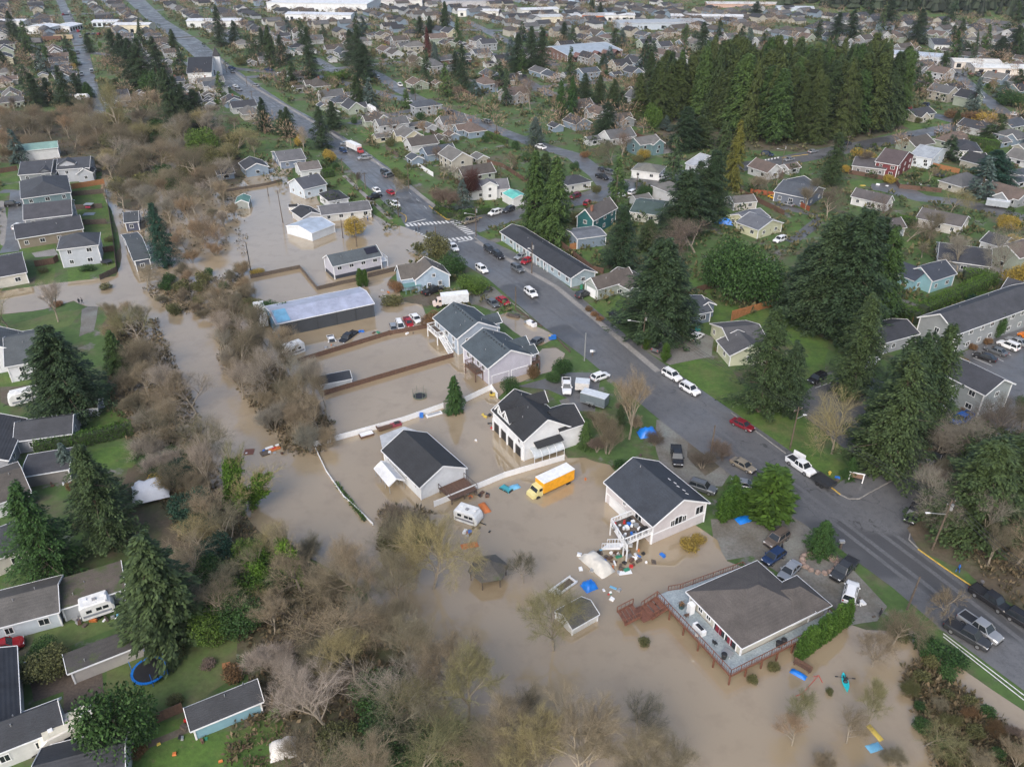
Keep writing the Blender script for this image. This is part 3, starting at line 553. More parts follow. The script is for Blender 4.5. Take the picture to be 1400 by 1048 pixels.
def roofs(rf,tr,cx,cy,L,W,z,rise,typ,ax,ov,T=.16,main=None):
    """roof slabs; tr collects the pale edge boards"""
    def X(p):
        x,y,zz=p
        if ax: x,y=-y,x
        return (cx+x,cy+y,zz)
    l,w_=L/2+ov,W/2+ov; dz=rise*ov/(W/2); e=z-dz; R_=z+rise
    if typ=='gable':
        for s in (-1,1):
            a,b,c,d=(-l,s*w_,e),(l,s*w_,e),(l,0,R_),(-l,0,R_)
            vs=[X(p) for p in (a,b,c,d)]+[X((p[0],p[1],p[2]-T)) for p in (a,b,c,d)]
            rf.add(vs,[(0,1,2,3) if s<0 else (3,2,1,0),(4,7,6,5) if s<0 else (5,6,7,4),(0,4,5,1),(1,5,6,2),(3,7,4,0)])
            for xx in (-l-.02,l+.02):
                qx=X((xx,0,0))
                if main and abs(qx[0])<main[0]/2-.2 and abs(qx[1])<main[1]/2-.2: continue
                tr.beam(X((xx,s*w_,e-.04)),X((xx,0,R_-.04)),.07,.26)
            if main and W<3: continue
            tr.beam(X((-l,s*(w_+.04),e-.06)),X((l,s*(w_+.04),e-.06)),.08,.17)
    elif typ=='hip':
        k=max(0,l-w_)
        if w_>l: ks=w_-l; rp=[(0,-ks,R_),(0,ks,R_)]
        else: rp=[(-k,0,R_),(k,0,R_)]
        a,b,c,d=(-l,-w_,e),(l,-w_,e),(l,w_,e),(-l,w_,e); vs=[X(p) for p in (a,b,c,d)]+[X(p) for p in rp]+[X((p[0],p[1],e-T)) for p in (a,b,c,d)]
        if w_>l: fs=[(0,1,4),(2,3,5),(1,2,5,4),(3,0,4,5)]
        else: fs=[(0,1,5,4),(2,3,4,5),(1,2,5),(3,0,4)]
        rf.add(vs,fs+[(9,8,7,6),(0,6,7,1),(1,7,8,2),(2,8,9,3),(3,9,6,0)])
        for p,q_ in ((a,b),(b,c),(c,d),(d,a)):
            o=.04; P0=(p[0]+(o if p[0]>0 else -o),p[1]+(o if p[1]>0 else -o),e-.09); P1=(q_[0]+(o if q_[0]>0 else -o),q_[1]+(o if q_[1]>0 else -o),e-.09)
            tr.beam(X(P0),X(P1),.08,.17)
    elif typ=='shed':
        a,b,c,d=(-l,-w_,z),(l,-w_,z),(l,w_,z+rise),(-l,w_,z+rise)
        rf.add([X(p) for p in (a,b,c,d)]+[X((p[0],p[1],p[2]-T)) for p in (a,b,c,d)],[(0,1,2,3),(7,6,5,4),(0,4,5,1),(1,5,6,2),(2,6,7,3),(3,7,4,0)])
        tr.beam(X((-l,-w_-.04,z-.06)),X((l,-w_-.04,z-.06)),.08,.2)
        for xx in(-l-.03,l+.03): tr.beam(X((xx,-w_,z-.05)),X((xx,w_,z+rise-.05)),.07,.24)
def walls(wl,cx,cy,L,W,h,rise,typ,ax,z0=-.3):
    def X(p):
        x,y,zz=p
        if ax: x,y=-y,x
        return (cx+x,cy+y,zz)
    l,w_=L/2,W/2
    T=.17
    wl.add([X(p) for p in ((-l,-w_,z0),(l,-w_,z0),(l,w_,z0),(-l,w_,z0),(-l,-w_,h-.03),(l,-w_,h-.03),(l,w_,h-.03),(-l,w_,h-.03))],[(0,1,5,4),(1,2,6,5),(2,3,7,6),(3,0,4,7)])
    if typ=='gable':
        for x in (-l,l): wl.add([X((x,-w_,h-.03)),X((x,w_,h-.03)),X((x,0,h+rise-T))],[(0,1,2)])
    elif typ=='shed':
        for x in (-l,l): wl.add([X((x,-w_,h-.03)),X((x,w_,h-.03)),X((x,w_,h+rise-T))],[(0,1,2)])
        wl.add([X((-l,w_,h-.03)),X((l,w_,h-.03)),X((l,w_,h+rise-T)),X((-l,w_,h+rise-T))],[(0,1,2,3)])
def house(label,c,ang,L,W,h,rise=2.2,typ='gable',wall=(.5,.52,.55),roof=(.06,.065,.075),trim=None,ov=.4,ax=0,blocks=(),near=True,win=None,garage=None,name='house',cat='house',group=None,moss=0,metal=False,vents=2,z0=-.3,chim=None,corner=True,frieze=None):
    o=thing(name,label,cat,(c.x,c.y,0),ang,group)
    wl,rf,tr=MB(),MB(),MB(); allb=[(0,0,L,W,h,rise,typ,ax)]+list(blocks)
    for (cx,cy,l,w_,hh,rs,ty,a) in allb:
        walls(wl,cx,cy,l,w_,hh,rs,ty,a,z0); roofs(rf,tr,cx,cy,l,w_,hh,rs,ty,a,ov,main=((W,L) if ax else (L,W)) if (cx,cy)!=(0,0) else None)
    if near and corner:
        for (cx,cy,l,w_,hh,rs,ty,a) in allb[:1]:
            l2,w2=(w_/2,l/2) if a else (l/2,w_/2)
            for sx in (-1,1):
                for sy in (-1,1): tr.box((cx+sx*(l2+.0),cy+sy*(w2+.0),hh/2-.1),(.2,.2,hh-.25))
    wl.build('wall',wallm(wall),o); rf.build('roof',roofm(roof,moss,metal),o); tr.build('trim',M_TRIM if trim is None else flat(trim,.6,kind='trim_paint'),o)
    if win is None:
        win=[]
        for bi,(cx,cy,l,w_,hh,rs,ty,a) in enumerate(allb):
            l2,w2=(w_,l) if a else (l,w_)
            rows=[1.55] if hh<4 else [1.45,hh-1.35]
            if hh>7: rows=[1.45,4.1,hh-1.3]
            for z in rows:
                n=max(1,int(l2/3.6))
                for i in range(n): win.append((cx+(-.5+(i+.5)/n)*l2+R.uniform(-.3,.3),cy-w2/2,z,0,1.3 if i%2 else 1.0,1.1))
                n=max(1,int(w2/4.5))
                for i in range(n):
                    for sx in (-1,1): win.append((cx+sx*l2/2,cy+(-.5+(i+.5)/n)*w2,z,sx*math.pi/2,1.1,1.0))
    for (x,y,z,rz,ww,wh) in win:
        # keep only windows not buried in another block
        if any(abs(x-cx)<(w_ if a else l)/2-.1 and abs(y-cy)<(l if a else w_)/2-.1 and z<hh for (cx,cy,l,w_,hh,rs,ty,a) in allb): continue
        window(o,x,y,z,rz,ww,wh,near)
    for i,g in enumerate(garage or ()):   # (x,y,rz,w)
        m=MB(); m.box((0,-.03,1.05),(g[3],.09,2.1)); 
        for k in range(3): m.box((0,-.085,.5+.52*k),(g[3]-.1,.03,.04),mi=1)
        m.build('garage_door',[M_TRIM,flat((.4,.41,.42),.6)],o,(g[0],g[1],0),g[2])
    for k in range(vents):
        v=MB(); v.tube((0,0,-.1),(0,0,.45),.07,.07,6); xx=R.uniform(-.35,.35)*L; yy=R.uniform(-.3,.3)*W
        if ax: zz=h+rise*(1-abs(xx)/(W/2)) if abs(xx)<W/2 else h; 
        else: zz=h+rise*(1-abs(yy)/(W/2))
        if typ in('gable','hip') and near and zz>h and abs(xx)<L/2-W/2 if typ=='hip' else near: v.build('vent_pipe',M_GALV,o,(xx,yy,zz-.1 if typ!='shed' else h+.2))
    if chim:
        m=MB(); m.box((0,0,0),(.7,.7,1.6)); m.box((0,0,.85),(.85,.85,.12)); m.build('chimney',flat((.22,.10,.07),.9,kind='brick'),o,(chim[0],chim[1],h+rise-.1))
    o['_L']=L; o['_W']=W
    return o
def fit(A,B,C,h,ov=.4):
    """near eave A-B and far corner C (photo pixels, at eave height h) -> centre, angle, length, depth"""
    a,b=P(A[0],A[1],h),P(B[0],B[1],h)
    d=(b-a).normalized(); n_=Vector((-d.y,d.x,0))
    if isinstance(C,(int,float)): W=float(C)
    else: W=(P(C[0],C[1],h)-b).dot(n_)
    if W<0: a,b=b,a; d=-d; n_=-n_; W=-W
    c=(a+b)/2+n_*W/2; return Vector((c.x,c.y,0)),math.atan2(d.y,d.x),(b-a).length-2*ov,W-2*ov
def fh(label,A,B,C,h,rise=2.2,ov=.4,**k):
    c,a,L,W=fit(A,B,C,h-0.05,ov); return house(label,c,a,max(L,2),max(W,2),h,rise,ov=ov,**k)
def mh(label,ctr,L,W,ax,h=2.7,rise=1.9,wall=(.5,.5,.5),roof=(.07,.07,.075),typ='gable',ang=-61.,**k):
    """ctr: photo pixel of the middle of the footprint on the ground"""
    return house(label,P(ctr),rad(ang+(90 if ax else 0)),L,W,h,rise,typ,wall,roof,near=k.pop('near',False),**k)
def fence(pts,h=1.8,mat=None,label='',posts=True,name='fence',pw=.12,px=None,step=2.4,pm=None):
    g=[P(p) for p in pts]; o0=g[0]; o=thing(name,label,'fence',tuple(o0)); m=MB(); mat=mat or M_WOODF
    pm_=MB(); pm_.box((0,0,(h+.1)/2-.2),(pw,pw,h+.5)); pmesh=pm_.mesh('post',pm or mat); n=0
    for a,b in zip(g,g[1:]):
        a=a-o0;b=b-o0; L=(b-a).length; d=(b-a).normalized(); rz=math.atan2(d.y,d.x); k=max(1,int(L/.9))
        for i in range(k):
            u=(i+.5)/k*L; c=a+d*u; hh=h*(1+R.uniform(-.03,.03)); m.box((c.x,c.y,hh/2-.1),(L/k*.985,.04+.004*(i%2),hh+.2),rz)
        m.beam(a+Vector((0,0,h+.03)),b+Vector((0,0,h+.03)),.09,.05)
        if posts:
            kk=max(1,int(L/step))
            for i in range(kk+1):
                if n<90: c=a+d*(i/kk*L); link('post',pmesh,o,(c.x,c.y,0),rz); n+=1
    m.build('panel',mat,o); return o
def rail(mb,p,q_,h=1.,gap=.5,t=.09,mi=0):
    p,q_=Vector(p),Vector(q_); L=(q_-p).length; k=max(1,int(L/gap)); up=Vector((0,0,h))
    mb.beam(p+up,q_+up,t,t,mi); mb.beam(p+up*.15,q_+up*.15,t*.6,t*.6,mi)
    for i in range(k+1):
        c=p.lerp(q_,i/k); mb.beam(c,c+up,t*(1 if i%4==0 else .45),None,mi)
# ------------------------------------------------------------------ vehicles
CARP={}
PAINT={n:flat(c,r,me,var=.04,kind='car_paint') for n,c,r,me in (('white',(.70,.71,.72),.25,0),('black',(.018,.018,.02),.2,0),('silver',(.36,.37,.38),.28,.5),('grey',(.13,.14,.15),.28,.3),('dark grey',(.05,.053,.058),.25,.3),('red',(.30,.012,.018),.25,0),('maroon',(.16,.012,.02),.25,0),('blue',(.02,.10,.35),.25,0),('navy',(.02,.04,.10),.25,.1),('tan',(.30,.26,.20),.3,.3),('yellow',(.65,.36,.02),.35,0),('bronze',(.17,.14,.12),.3,.4),('dark green',(.02,.05,.03),.3,0),('orange',(.6,.17,.02),.4,0),('turquoise',(.05,.3,.35),.4,0))}
M_HL=flat((.7,.72,.75),.15,kind='lamp_glass'); M_TL=flat((.35,.01,.01),.2,kind='tail_lamp')
def carproto(kind):
    S={'sedan':(4.7,1.8,1.42,.62),'suv':(4.7,1.88,1.72,.78),'hatch':(4.3,1.78,1.52,.68),'pickup':(5.8,1.95,1.85,.85),'van':(5.2,1.95,1.95,.8)}[kind]
    Ln,Wd,Ht,_=S; b=MB(); hw=Wd/2; zb=.28; zs={'sedan':.92,'suv':1.05,'hatch':.98,'pickup':1.12,'van':1.05}[kind]; hl=Ln/2
    def ring(x,w_,z0,z1,rd_=.12):
        return [(x,-w_+.05,z0),(x,-w_,z0+.15),(x,-w_,z1-rd_),(x,-w_+rd_,z1),(x,w_-rd_,z1),(x,w_,z1-rd_),(x,w_,z0+.15),(x,w_-.05,z0)]
    hood={'sedan':.80,'suv':.98,'hatch':.88,'pickup':1.05,'van':1.0}[kind]; tail=zs if kind!='sedan' else .92
    b.loft([ring(-hl,hw*.84,zb+.12,tail-.12),ring(-hl+.12,hw*.94,zb,tail-.02),ring(-hl*.6,hw,zb,tail),ring(0,hw,zb,zs),ring(hl*.38,hw,zb,zs-.02),ring(hl*.46,hw,zb,hood+.04),ring(hl*.8,hw*.96,zb,hood),ring(hl-.1,hw*.86,zb,hood-.14),ring(hl,hw*.78,zb+.1,hood-.3)])
    x0,x1,x2,x3={'sedan':(-1.75,-1.1,.45,1.15),'suv':(-2.25,-1.95,.4,1.05),'hatch':(-2.0,-1.55,.4,1.1),'pickup':(-.75,-.6,.85,1.5),'van':(-2.5,-2.35,.9,1.9)}[kind]
    wt=hw*.76; wb=hw*.93; g=MB()
    g.add([(x0,-wb,zs-.03),(x3,-wb,zs-.03),(x3,wb,zs-.03),(x0,wb,zs-.03),(x1,-wt,Ht-.05),(x2,-wt,Ht-.05),(x2,wt,Ht-.05),(x1,wt,Ht-.05)],[(0,1,5,4),(1,2,6,5),(2,3,7,6),(3,0,4,7)])
    r_=[]
    b.loft([[(x1-.04,-wt-.02,Ht-.08),(x1-.04,wt+.02,Ht-.08),(x1+.03,wt-.02,Ht-.01),(x1+.03,-wt+.02,Ht-.01)],[(x2+.04,-wt-.02,Ht-.08),(x2+.04,wt+.02,Ht-.08),(x2-.03,wt-.02,Ht-.01),(x2-.03,-wt+.02,Ht-.01)]])
    b.add([(x1+.03,-wt+.02,Ht-.01),(x2-.03,-wt+.02,Ht-.01),(x2-.03,wt-.02,Ht-.01),(x1+.03,wt-.02,Ht-.01)],[(0,1,2,3)])
    b.box(((x1+x2)/2,0,Ht-.03),(x2-x1,wt*1.9,.07))
    for s in (-1,1):
        for p,q_ in (((x0,s*wb,zs-.02),(x1,s*(wt),Ht-.04)),((x3,s*wb,zs-.02),(x2,s*wt,Ht-.04)),(((x0+x3)/2-.2,s*(wb),zs-.02),((x1+x2)/2-.1,s*(wt+.01),Ht-.04))): b.beam(p,q_,.10,.07)
        b.box((x3-.25,s*(hw+.08),zs+.08),(.16,.2,.14))
    if kind in('suv','van'):
        for s in (-1,1): b.box(((x1+x2)/2,s*wt*.88,Ht+.03),((x2-x1)*.85,.05,.05),mi=1)
    if kind=='pickup':
        b.box((-1.85,0,zs+.004),(1.95,Wd*.78,.02),mi=1)
        for s in(-1,1): b.box((-1.85,s*hw*.9,zs+.03),(2.05,.14,.09))
        b.box((-hl+.1,0,zs+.02),(.12,Wd*.85,.1))
    b.box((hl-.03,0,.52),(.06,Wd*.55,.2),mi=1); b.box((hl+.01,0,.36),(.08,Wd*.8,.12),mi=1); b.box((-hl-.01,0,.4),(.08,Wd*.8,.16),mi=1)
    me=b.mesh('body',[PAINT['white'],M_BLK]); gm=g.mesh('window',M_GLASS)
    rw={'sedan':.33,'suv':.37,'hatch':.33,'pickup':.4,'van':.36}[kind]
    t=MB(); t.tube((0,-.11,0),(0,.11,0),rw,rw,14); tm=t.mesh('wheel',M_TYRE); k=MB(); k.tube((0,-.12,0),(0,.12,0),rw*.62,rw*.62,10); km=k.mesh('rim',M_RIM)
    hm=MB(); hm.box((0,0,0),(.14,.32,.15)); hm=hm.mesh('headlight',M_HL); tm2=MB(); tm2.box((0,0,0),(.1,.2,.28)); tm2=tm2.mesh('taillight',M_TL)
    wb_={'sedan':1.4,'suv':1.42,'hatch':1.3,'pickup':1.75,'van':1.6}[kind]
    return dict(body=me,glass=gm,wheel=tm,rim=km,hl=hm,tl=tm2,hw=hw,rw=rw,wb=wb_,L=hl,hz=hood-.24,tz=tail-.25)
def carparts(o,kind,colr,full=True):
    if kind not in CARP: CARP[kind]=carproto(kind)
    p=CARP[kind]; b=link('body',p['body'],o); setm(b,0,PAINT[colr]); link('window',p['glass'],o)
    for sx in (-1,1):
        for sy in (-1,1):
            w_=link('wheel',p['wheel'],o,(sx*p['wb'],sy*(p['hw']-.1),p['rw']))
            if full: link('rim',p['rim'],w_)
    if full:
        for sy in (-1,1):
            link('headlight',p['hl'],o,(p['L']-.1,sy*p['hw']*.66,p['hz'])); link('taillight',p['tl'],o,(-p['L']+.03,sy*p['hw']*.74,p['tz']))
KN={'sedan':('car','car','saloon car'),'suv':('car','car','sport utility car'),'hatch':('car','car','hatchback'),'pickup':('pickup_truck','pickup','pickup truck'),'van':('van','van','van')}
def car(kind,colr,a,b,label=None,sink=0.,full=True,zz=0.,group=None,sc_=1.):
    """a, b: photo pixels of the rear and the front on the ground"""
    A,B=P(a),P(b); c=(A+B)/2; ang=math.atan2(B.y-A.y,B.x-A.x); nm,cat,ds=KN[kind]
    lab=label or f'{colr} {ds} {near_words(a)}'
    o=thing(nm,lab,cat,(c.x,c.y,.05+zz-sink),ang,group or f'{cat}s {near_words(a)}'); carparts(o,kind,colr,full); o.scale=(sc_,sc_,sc_); return o
def hg(b,t): return hgt(b,t[1])
GREYR=(.055,.06,.068); DKR=(.03,.032,.037); BLR=(.055,.072,.085); BRR=(.085,.07,.058); TANR=(.13,.115,.10)
# ================================================================== houses standing in the flood
# black-roofed barn
c,a,L,W=fit(c1(260,345),c1(595,675),c1(1000,490),3.0,.35)
hb=house('white barn with plain black shingle roof in the water inside the white fence',c,a,L,W,3.0,2.3,wall=(.66,.69,.72),roof=(.028,.03,.034),ov=.35,win=[(-L*.38+i*L*.25,-W/2,1.9,0,.5,.7) for i in range(4)],vents=0,name='barn',cat='barn',
   blocks=[])
lt=thing('lean_to','pale metal lean-to roof behind the black-roofed barn','lean-to',(c.x,c.y,0),a); m=MB()
m.add([(-L/2-5.2,-W*.28,2.4),(-L/2-.5,-W/2,2.7),(-L/2-.5,W/2,2.7),(-L/2-5.2,W*.3,2.4),(-L/2-5.2,-W*.28,2.32),(-L/2-.5,-W/2,2.62),(-L/2-.5,W/2,2.62),(-L/2-5.2,W*.3,2.32)],[(0,1,2,3),(7,6,5,4),(0,4,5,1),(1,5,6,2),(2,6,7,3),(3,7,4,0)]); m.build('roof',roofm((.45,.46,.47),0,True),lt)
for x,y in ((-L/2-5,-W*.25),(-L/2-5,W*.28),(-L/2-5,0)): m=MB(); m.box((x,y,1.1),(.14,.14,2.6)); m.build('post',M_TRIM,lt)
# deck at the gable end
dk=thing('deck','weathered brown deck with pipe railing at the gable end of the black-roofed barn','deck',(c.x,c.y,0),a); x0,x1=L/2+.12,L/2+4.2; y0,y1=-W*.12,W*.47
m=MB(); n=int((y1-y0)/.16)
for i in range(n): m.box(((x0+x1)/2,y0+(i+.5)*(y1-y0)/n,1.0),(x1-x0,.145,.05))
m.build('floor',M_WOODF,dk); m=MB(); rail(m,(x1,y0,1.),(x1,y1,1.),1.,1.3,.07); rail(m,(x0,y0,1.),(x1,y0,1.),1.,1.3,.07); rail(m,(x0,y1,1.),(x1,y1,1.),1.,1.3,.07); m.build('railing',flat((.09,.07,.06),.6),dk)
for x in (x0+.3,x1-.1):
    for y in (y0+.1,(y0+y1)/2,y1-.1): m=MB(); m.box((x,y,.4),(.14,.14,1.2)); m.build('post',M_GREYF,dk)
# small white carport at the barn
c_,a_,L_,W_=fit(c1(205,505),c1(330,655),c1(440,585),1.9,.05)
cp=thing('carport','small white metal carport with open ends beside the black-roofed barn','carport',tuple(c_),a_); rf,tr=MB(),MB(); roofs(rf,tr,0,0,L_,W_,1.9,.9,'gable',0,.12,.06); rf.build('roof',roofm((.62,.63,.64),0,True),cp); tr.build('trim',M_TRIM,cp)
for i in range(4):
    for s in (-1,1): m=MB(); m.box((-L_/2+i*L_/3,s*W_/2,.8),(.08,.08,2)); m.build('post',M_GALV,cp)
# dormered house
c,a,L,W=fit(c2(200,375),c2(480,655),c2(890,515),4.6,.35)
g=R
dh=house('white two-storey house with black roof and pointed dormers on flooded posts',c,a,L,W,4.6,2.9,wall=(.70,.72,.74),roof=(.024,.026,.030),ov=.35,vents=4,
  blocks=[(L*.22,W*.55,L*.42,W*.75,4.5,2.0,'gable',1)]+[(x,y,4.4,2.3,5.75,1.35,'gable',1) for x,y in ((-L*.28,-W*.26),(-L*.07,-W*.26),(-L*.30,W*.26))],
  win=[(L/2,-W*.18,2.6,math.pi/2,1.5,.9),(L/2,W*.15,2.9,math.pi/2,.9,.5),(-L*.28,-W*.26-2.2,5.5,0,.7,.8),(-L*.07,-W*.26-2.2,5.5,0,.7,.8),(L*.35,-W/2,3.4,0,.8,.9),(L*.43,W*.93,2.2,math.pi/2,1.2,1)])
aw=MB(); aw.add([(L/2+.05,-W*.3,3.5),(L/2+.05,W*.3,3.5),(L/2+1.5,W*.3,3.0),(L/2+1.5,-W*.3,3.0),(L/2+.05,-W*.3,3.4),(L/2+.05,W*.3,3.4),(L/2+1.5,W*.3,2.9),(L/2+1.5,-W*.3,2.9)],[(3,2,1,0),(4,5,6,7),(0,1,5,4),(1,2,6,5),(2,3,7,6),(3,0,4,7)]); aw.build('awning',roofm((.024,.026,.03)),dh)
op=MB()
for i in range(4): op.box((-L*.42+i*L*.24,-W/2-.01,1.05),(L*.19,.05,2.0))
op.build('bay_shade_panel',M_BLK,dh)  # black panels on the closed wall, painting the shade inside the open bays
for i in range(5): m=MB(); m.box((-L*.5+i*L*.24,-W/2-.12,1.3),(.28,.28,2.8)); m.build('post',M_TRIM,dh)
# curved clear-roofed carport in front of it
p=P(c2(660,770)); q_=thing('tunnel_carport','see-through arched carport against the white dormered house','carport',(p.x,p.y,0),a+math.pi/2); m=MB(); seg=9
for k in range(seg):
    t0,t1=math.pi*k/seg,math.pi*(k+1)/seg; r0=1.75
    vs=[(x,math.cos(t)*r0,1.2+math.sin(t)*1.15) for x in (-3.1,3.1) for t in (t0,t1)]; m.add(vs,[(0,2,3,1)])
    m.add([(v[0],v[1]*1.02,v[2]+.03) for v in vs],[(1,3,2,0)])
m.build('cover',roofm((.50,.54,.57),0,True),q_)
for x in (-3.1,-1.5,0,1.5,3.1):
    m=MB()
    for k in range(seg):
        t0,t1=math.pi*k/seg,math.pi*(k+1)/seg; m.beam((x,math.cos(t0)*1.82,1.23+math.sin(t0)*1.2),(x,math.cos(t1)*1.82,1.23+math.sin(t1)*1.2),.07)
    for s in (-1,1): m.beam((x,s*1.82,-.2),(x,s*1.82,1.23),.07)
    m.build('hoop',M_TRIM,q_)
# pale pink house with white deck
hz=hg(c3(600,925),c3(590,755)); hz=max(4.2,min(6.,hz))
c,a,L,W=fit(c3(160,365),c3(590,755),c3(1090,545),hz,.45)
ph=house('pale pink two-storey house with wide dark slate roof above rubbish and floodwater',c,a,L,W,hz,2.7,wall=(.56,.53,.54),roof=(.036,.043,.055),ov=.45,vents=1,
  win=[(L/2,-W*.13,hz-1.7,math.pi/2,.8,1.3),(L/2,-W*.02,hz-1.55,math.pi/2,1.5,1.6),(L/2,W*.09,hz-1.7,math.pi/2,.8,1.3),(L/2,W*.38,hz-1.2,math.pi/2,1.6,1.5),(-L*.1,-W/2,hz-1.2,0,.7,.6),(L*.2,-W/2,hz-1.3,0,1.6,1.6)])
m=MB(); m.box((L/2+.03,0,hz*.46),(.06,W,.22)); m.box((0,-W/2-.03,hz*.46),(L,.06,.2)); m.build('belt_board',M_TRIM,ph)
m=MB(); m.box((-L*.22,-W/2-.03,1.0),(L*.4,.06,1.9)); m.build('garage_door',M_TRIM,ph)
for i in range(5): m=MB(); m.box((0,0,0),(.55,.2,.05)); o=m.build('roof_patch',M_TRIM,ph,(L*(.0+.09*i),W*(.24+.03*(i%2)),hz+2.7*(1-(.24+.03*(i%2))*2)+.06),.1*i); o.rotation_euler.x=-math.atan(2.7/(W/2))
def deckbox(label,c,a,poly,z,floor,railm,steps=None,h=1.0,gap=.45,skip=(),fas=None,rt=.11,base=None):
    o=thing('deck',label,'deck',(c.x,c.y,0),a); v3=[Vector((x,y,0)) for x,y in poly]; tr=tessellate_polygon([v3]); m=MB()
    m.v=[(x,y,z) for x,y in poly]+[(x,y,z-.12) for x,y in poly]; n=len(poly)
    for t in tr:
        A_,B_,C_=[v3[i] for i in t]; t=tuple(t) if (B_-A_).cross(C_-A_).z>0 else tuple(t)[::-1]; m.f.append(t); m.f.append(tuple(i+n for i in t[::-1])); m.m+=[0,0]
    m.build('floor',floor,o); rm=MB(); fm=MB(); pm=MB(); pm.box((0,0,z/2-.3),(.18,.18,z+.5)); pmesh=pm.mesh('post',fas or railm)
    for i in range(n):
        p,q1=poly[i],poly[(i+1)%n]; fm.beam((p[0],p[1],z-.2),(q1[0],q1[1],z-.2),.1,.34)
        if i not in skip: rail(rm,(p[0],p[1],z),(q1[0],q1[1],z),h,gap,rt)
        k=max(1,int(math.dist(p,q1)/2.6))
        for j in range(k): link('post',pmesh,o,(p[0]+(q1[0]-p[0])*j/k,p[1]+(q1[1]-p[1])*j/k,0))
    fm.build('fascia',fas or railm,o); rm.build('railing',railm,o)
    if steps:
        for (sx,sy,dx,dy,wd,drop) in steps:
            sm=MB(); k=max(2,int(drop/.19)); ln=math.hypot(dx,dy); ux,uy=dx/ln,dy/ln; rz=math.atan2(dy,dx)
            for j in range(k):
                f=(j+.5)/k; sm.box((sx+dx*f,sy+dy*f,z-.03-drop*f),(ln/k*.92,wd,.06),rz)
            for s in (-1,1):
                ox,oy=-uy*s*wd/2,ux*s*wd/2; sm.beam((sx+ox,sy+oy,z-.1),(sx+dx+ox,sy+dy+oy,z-drop-.1),.08,.28); rail(sm,(sx+ox,sy+oy,z),(sx+dx+ox,sy+dy+oy,z-drop),h,.5,.09)
            sm.build('steps',railm,o)
    return o
def loc(c,a,px,z=0):
    p=P(px[0],px[1],z)-c; return (p.x*math.cos(a)+p.y*math.sin(a),-p.x*math.sin(a)+p.y*math.cos(a))
zd=2.4
dp=[loc(c,a,c3(x,y),zd+1) for x,y in ((228,690),(370,915),(580,820))]; dpoly=[(dp[0][0],dp[0][1]),(dp[1][0],dp[1][1]),(L*.5-.1,dp[1][1]+.3),(L*.5-.1,-W/2-.08),(dp[0][0],-W/2-.08)]
dpoly=[(x,min(y,-W/2-.08)) for x,y in dpoly]
deckbox('white-railed raised deck cluttered with belongings on the pale pink house',c,a,dpoly,zd,M_GREYF,M_TRIM,steps=[(dp[1][0]-1.,dp[1][1]-.1,-3.2,-.9,1.3,2.2)],skip=(3,),rt=.13,gap=.28)
PINK=(c,a,L,W,dpoly)
# ---- house on the great deck
zk=1.9
hz=4.1
c,a,L,W=fit(c4(485,315),c4(800,635),c4(860,118),hz,.5)
print('deck house',[round(v,1) for v in (a*57.3,L,W)])
DH=(c,a,L,W)
def loc(c,a,px,z=0):
    p=P(px[0],px[1],z)-c; return (p.x*math.cos(a)+p.y*math.sin(a),-p.x*math.sin(a)+p.y*math.cos(a))
e_=loc(c,a,c4(1045,268),hz)[0]; yc_=loc(c,a,c4(1275,360),hz)[1]-.5; bl_=L/2-e_
dhh=house('large tan house with brown-grey hip roof on a wide blue-grey wooden deck',c,a,L,W,hz,2.6,'hip',wall=(.46,.45,.40),roof=(.088,.078,.072),ov=.5,vents=6,
  blocks=[((e_+L/2)/2,yc_-(yc_-W/2+bl_*.6)/2,yc_-W/2+bl_*.6,bl_-.01,hz-.02,1.9,'hip',1)],
  win=[(L/2,-W/2+i*(yc_+W/2)*.16+1.6,zk+1.35,math.pi/2,1.5,.6) for i in range(1,6)]+[(-L*.28,-W/2,zk+1.2,0,.8,1.6),(-L*.12,-W/2,zk+1.2,0,.8,1.6)])
m=MB(); m.box((L*.2,-W/2-.02,zk+1.0),(L*.42,.06,1.95)); m.build('glass_wall',M_GLASS,dhh)
for i in range(5): m=MB(); m.box((L*(.0+.105*i),-W/2-.07,zk+1.0),(.14,.1,1.97)); m.build('pillar',M_TRIM,dhh)
for b_ in (((L*.09,-W/2-.10,zk+.95),(1.1,.04,1.8)),((L*.30,-W/2-.10,zk+.7),(.8,.04,1.2))): m=MB(); m.box(*b_); m.build('red_curtain',flat((.16,.015,.03),.8),dhh)
dk=[loc(c,a,c4(x,y),zk) for x,y in ((305,352),(735,790),(1305,462),(1245,405),(470,320))]
dm=groundmat('blue_grey_boards',[(.25,.295,.315),(.33,.38,.40),(.17,.195,.205)],[(0,0,0),(.5,.4,.7),(1.2,.6,.8)],bs=4.,bump=.2,rough=.5)
XL,YF=dk[0][0],dk[1][1]; XR=dk[1][0]
deckpoly=[(XL,YF),(XR,YF),(XR,max(dk[2][1],yc_)),(L/2+.1,max(dk[2][1],yc_)),(L/2+.1,-W/2-.1),(-L/2-.3,-W/2-.1),(-L/2-.3,W*.45),(XL+1.2,W*.45),(XL+.5,-W/2+.5),(XL,-W/2-1.2)]
print('deck',[tuple(round(v,1) for v in p) for p in deckpoly])
M_RED=flat((.15,.062,.038),.75,var=.35,ns=3,kind='red_brown_timber')
s0=loc(c,a,c4(320,385),zk); s1=loc(c,a,c4(105,545),.2)
deckbox('wide blue-grey wrap-around deck with red-brown railing and stairs down into the water',c,a,deckpoly,zk,dm,M_RED,steps=[(XL+1.35,YF,0,-2.7,2.5,.75),(XL+1.35-.5,YF-4.0,-.4,-2.3,2.5,.8)],skip=(3,4,5,9),gap=.42,rt=.08,h=.95)
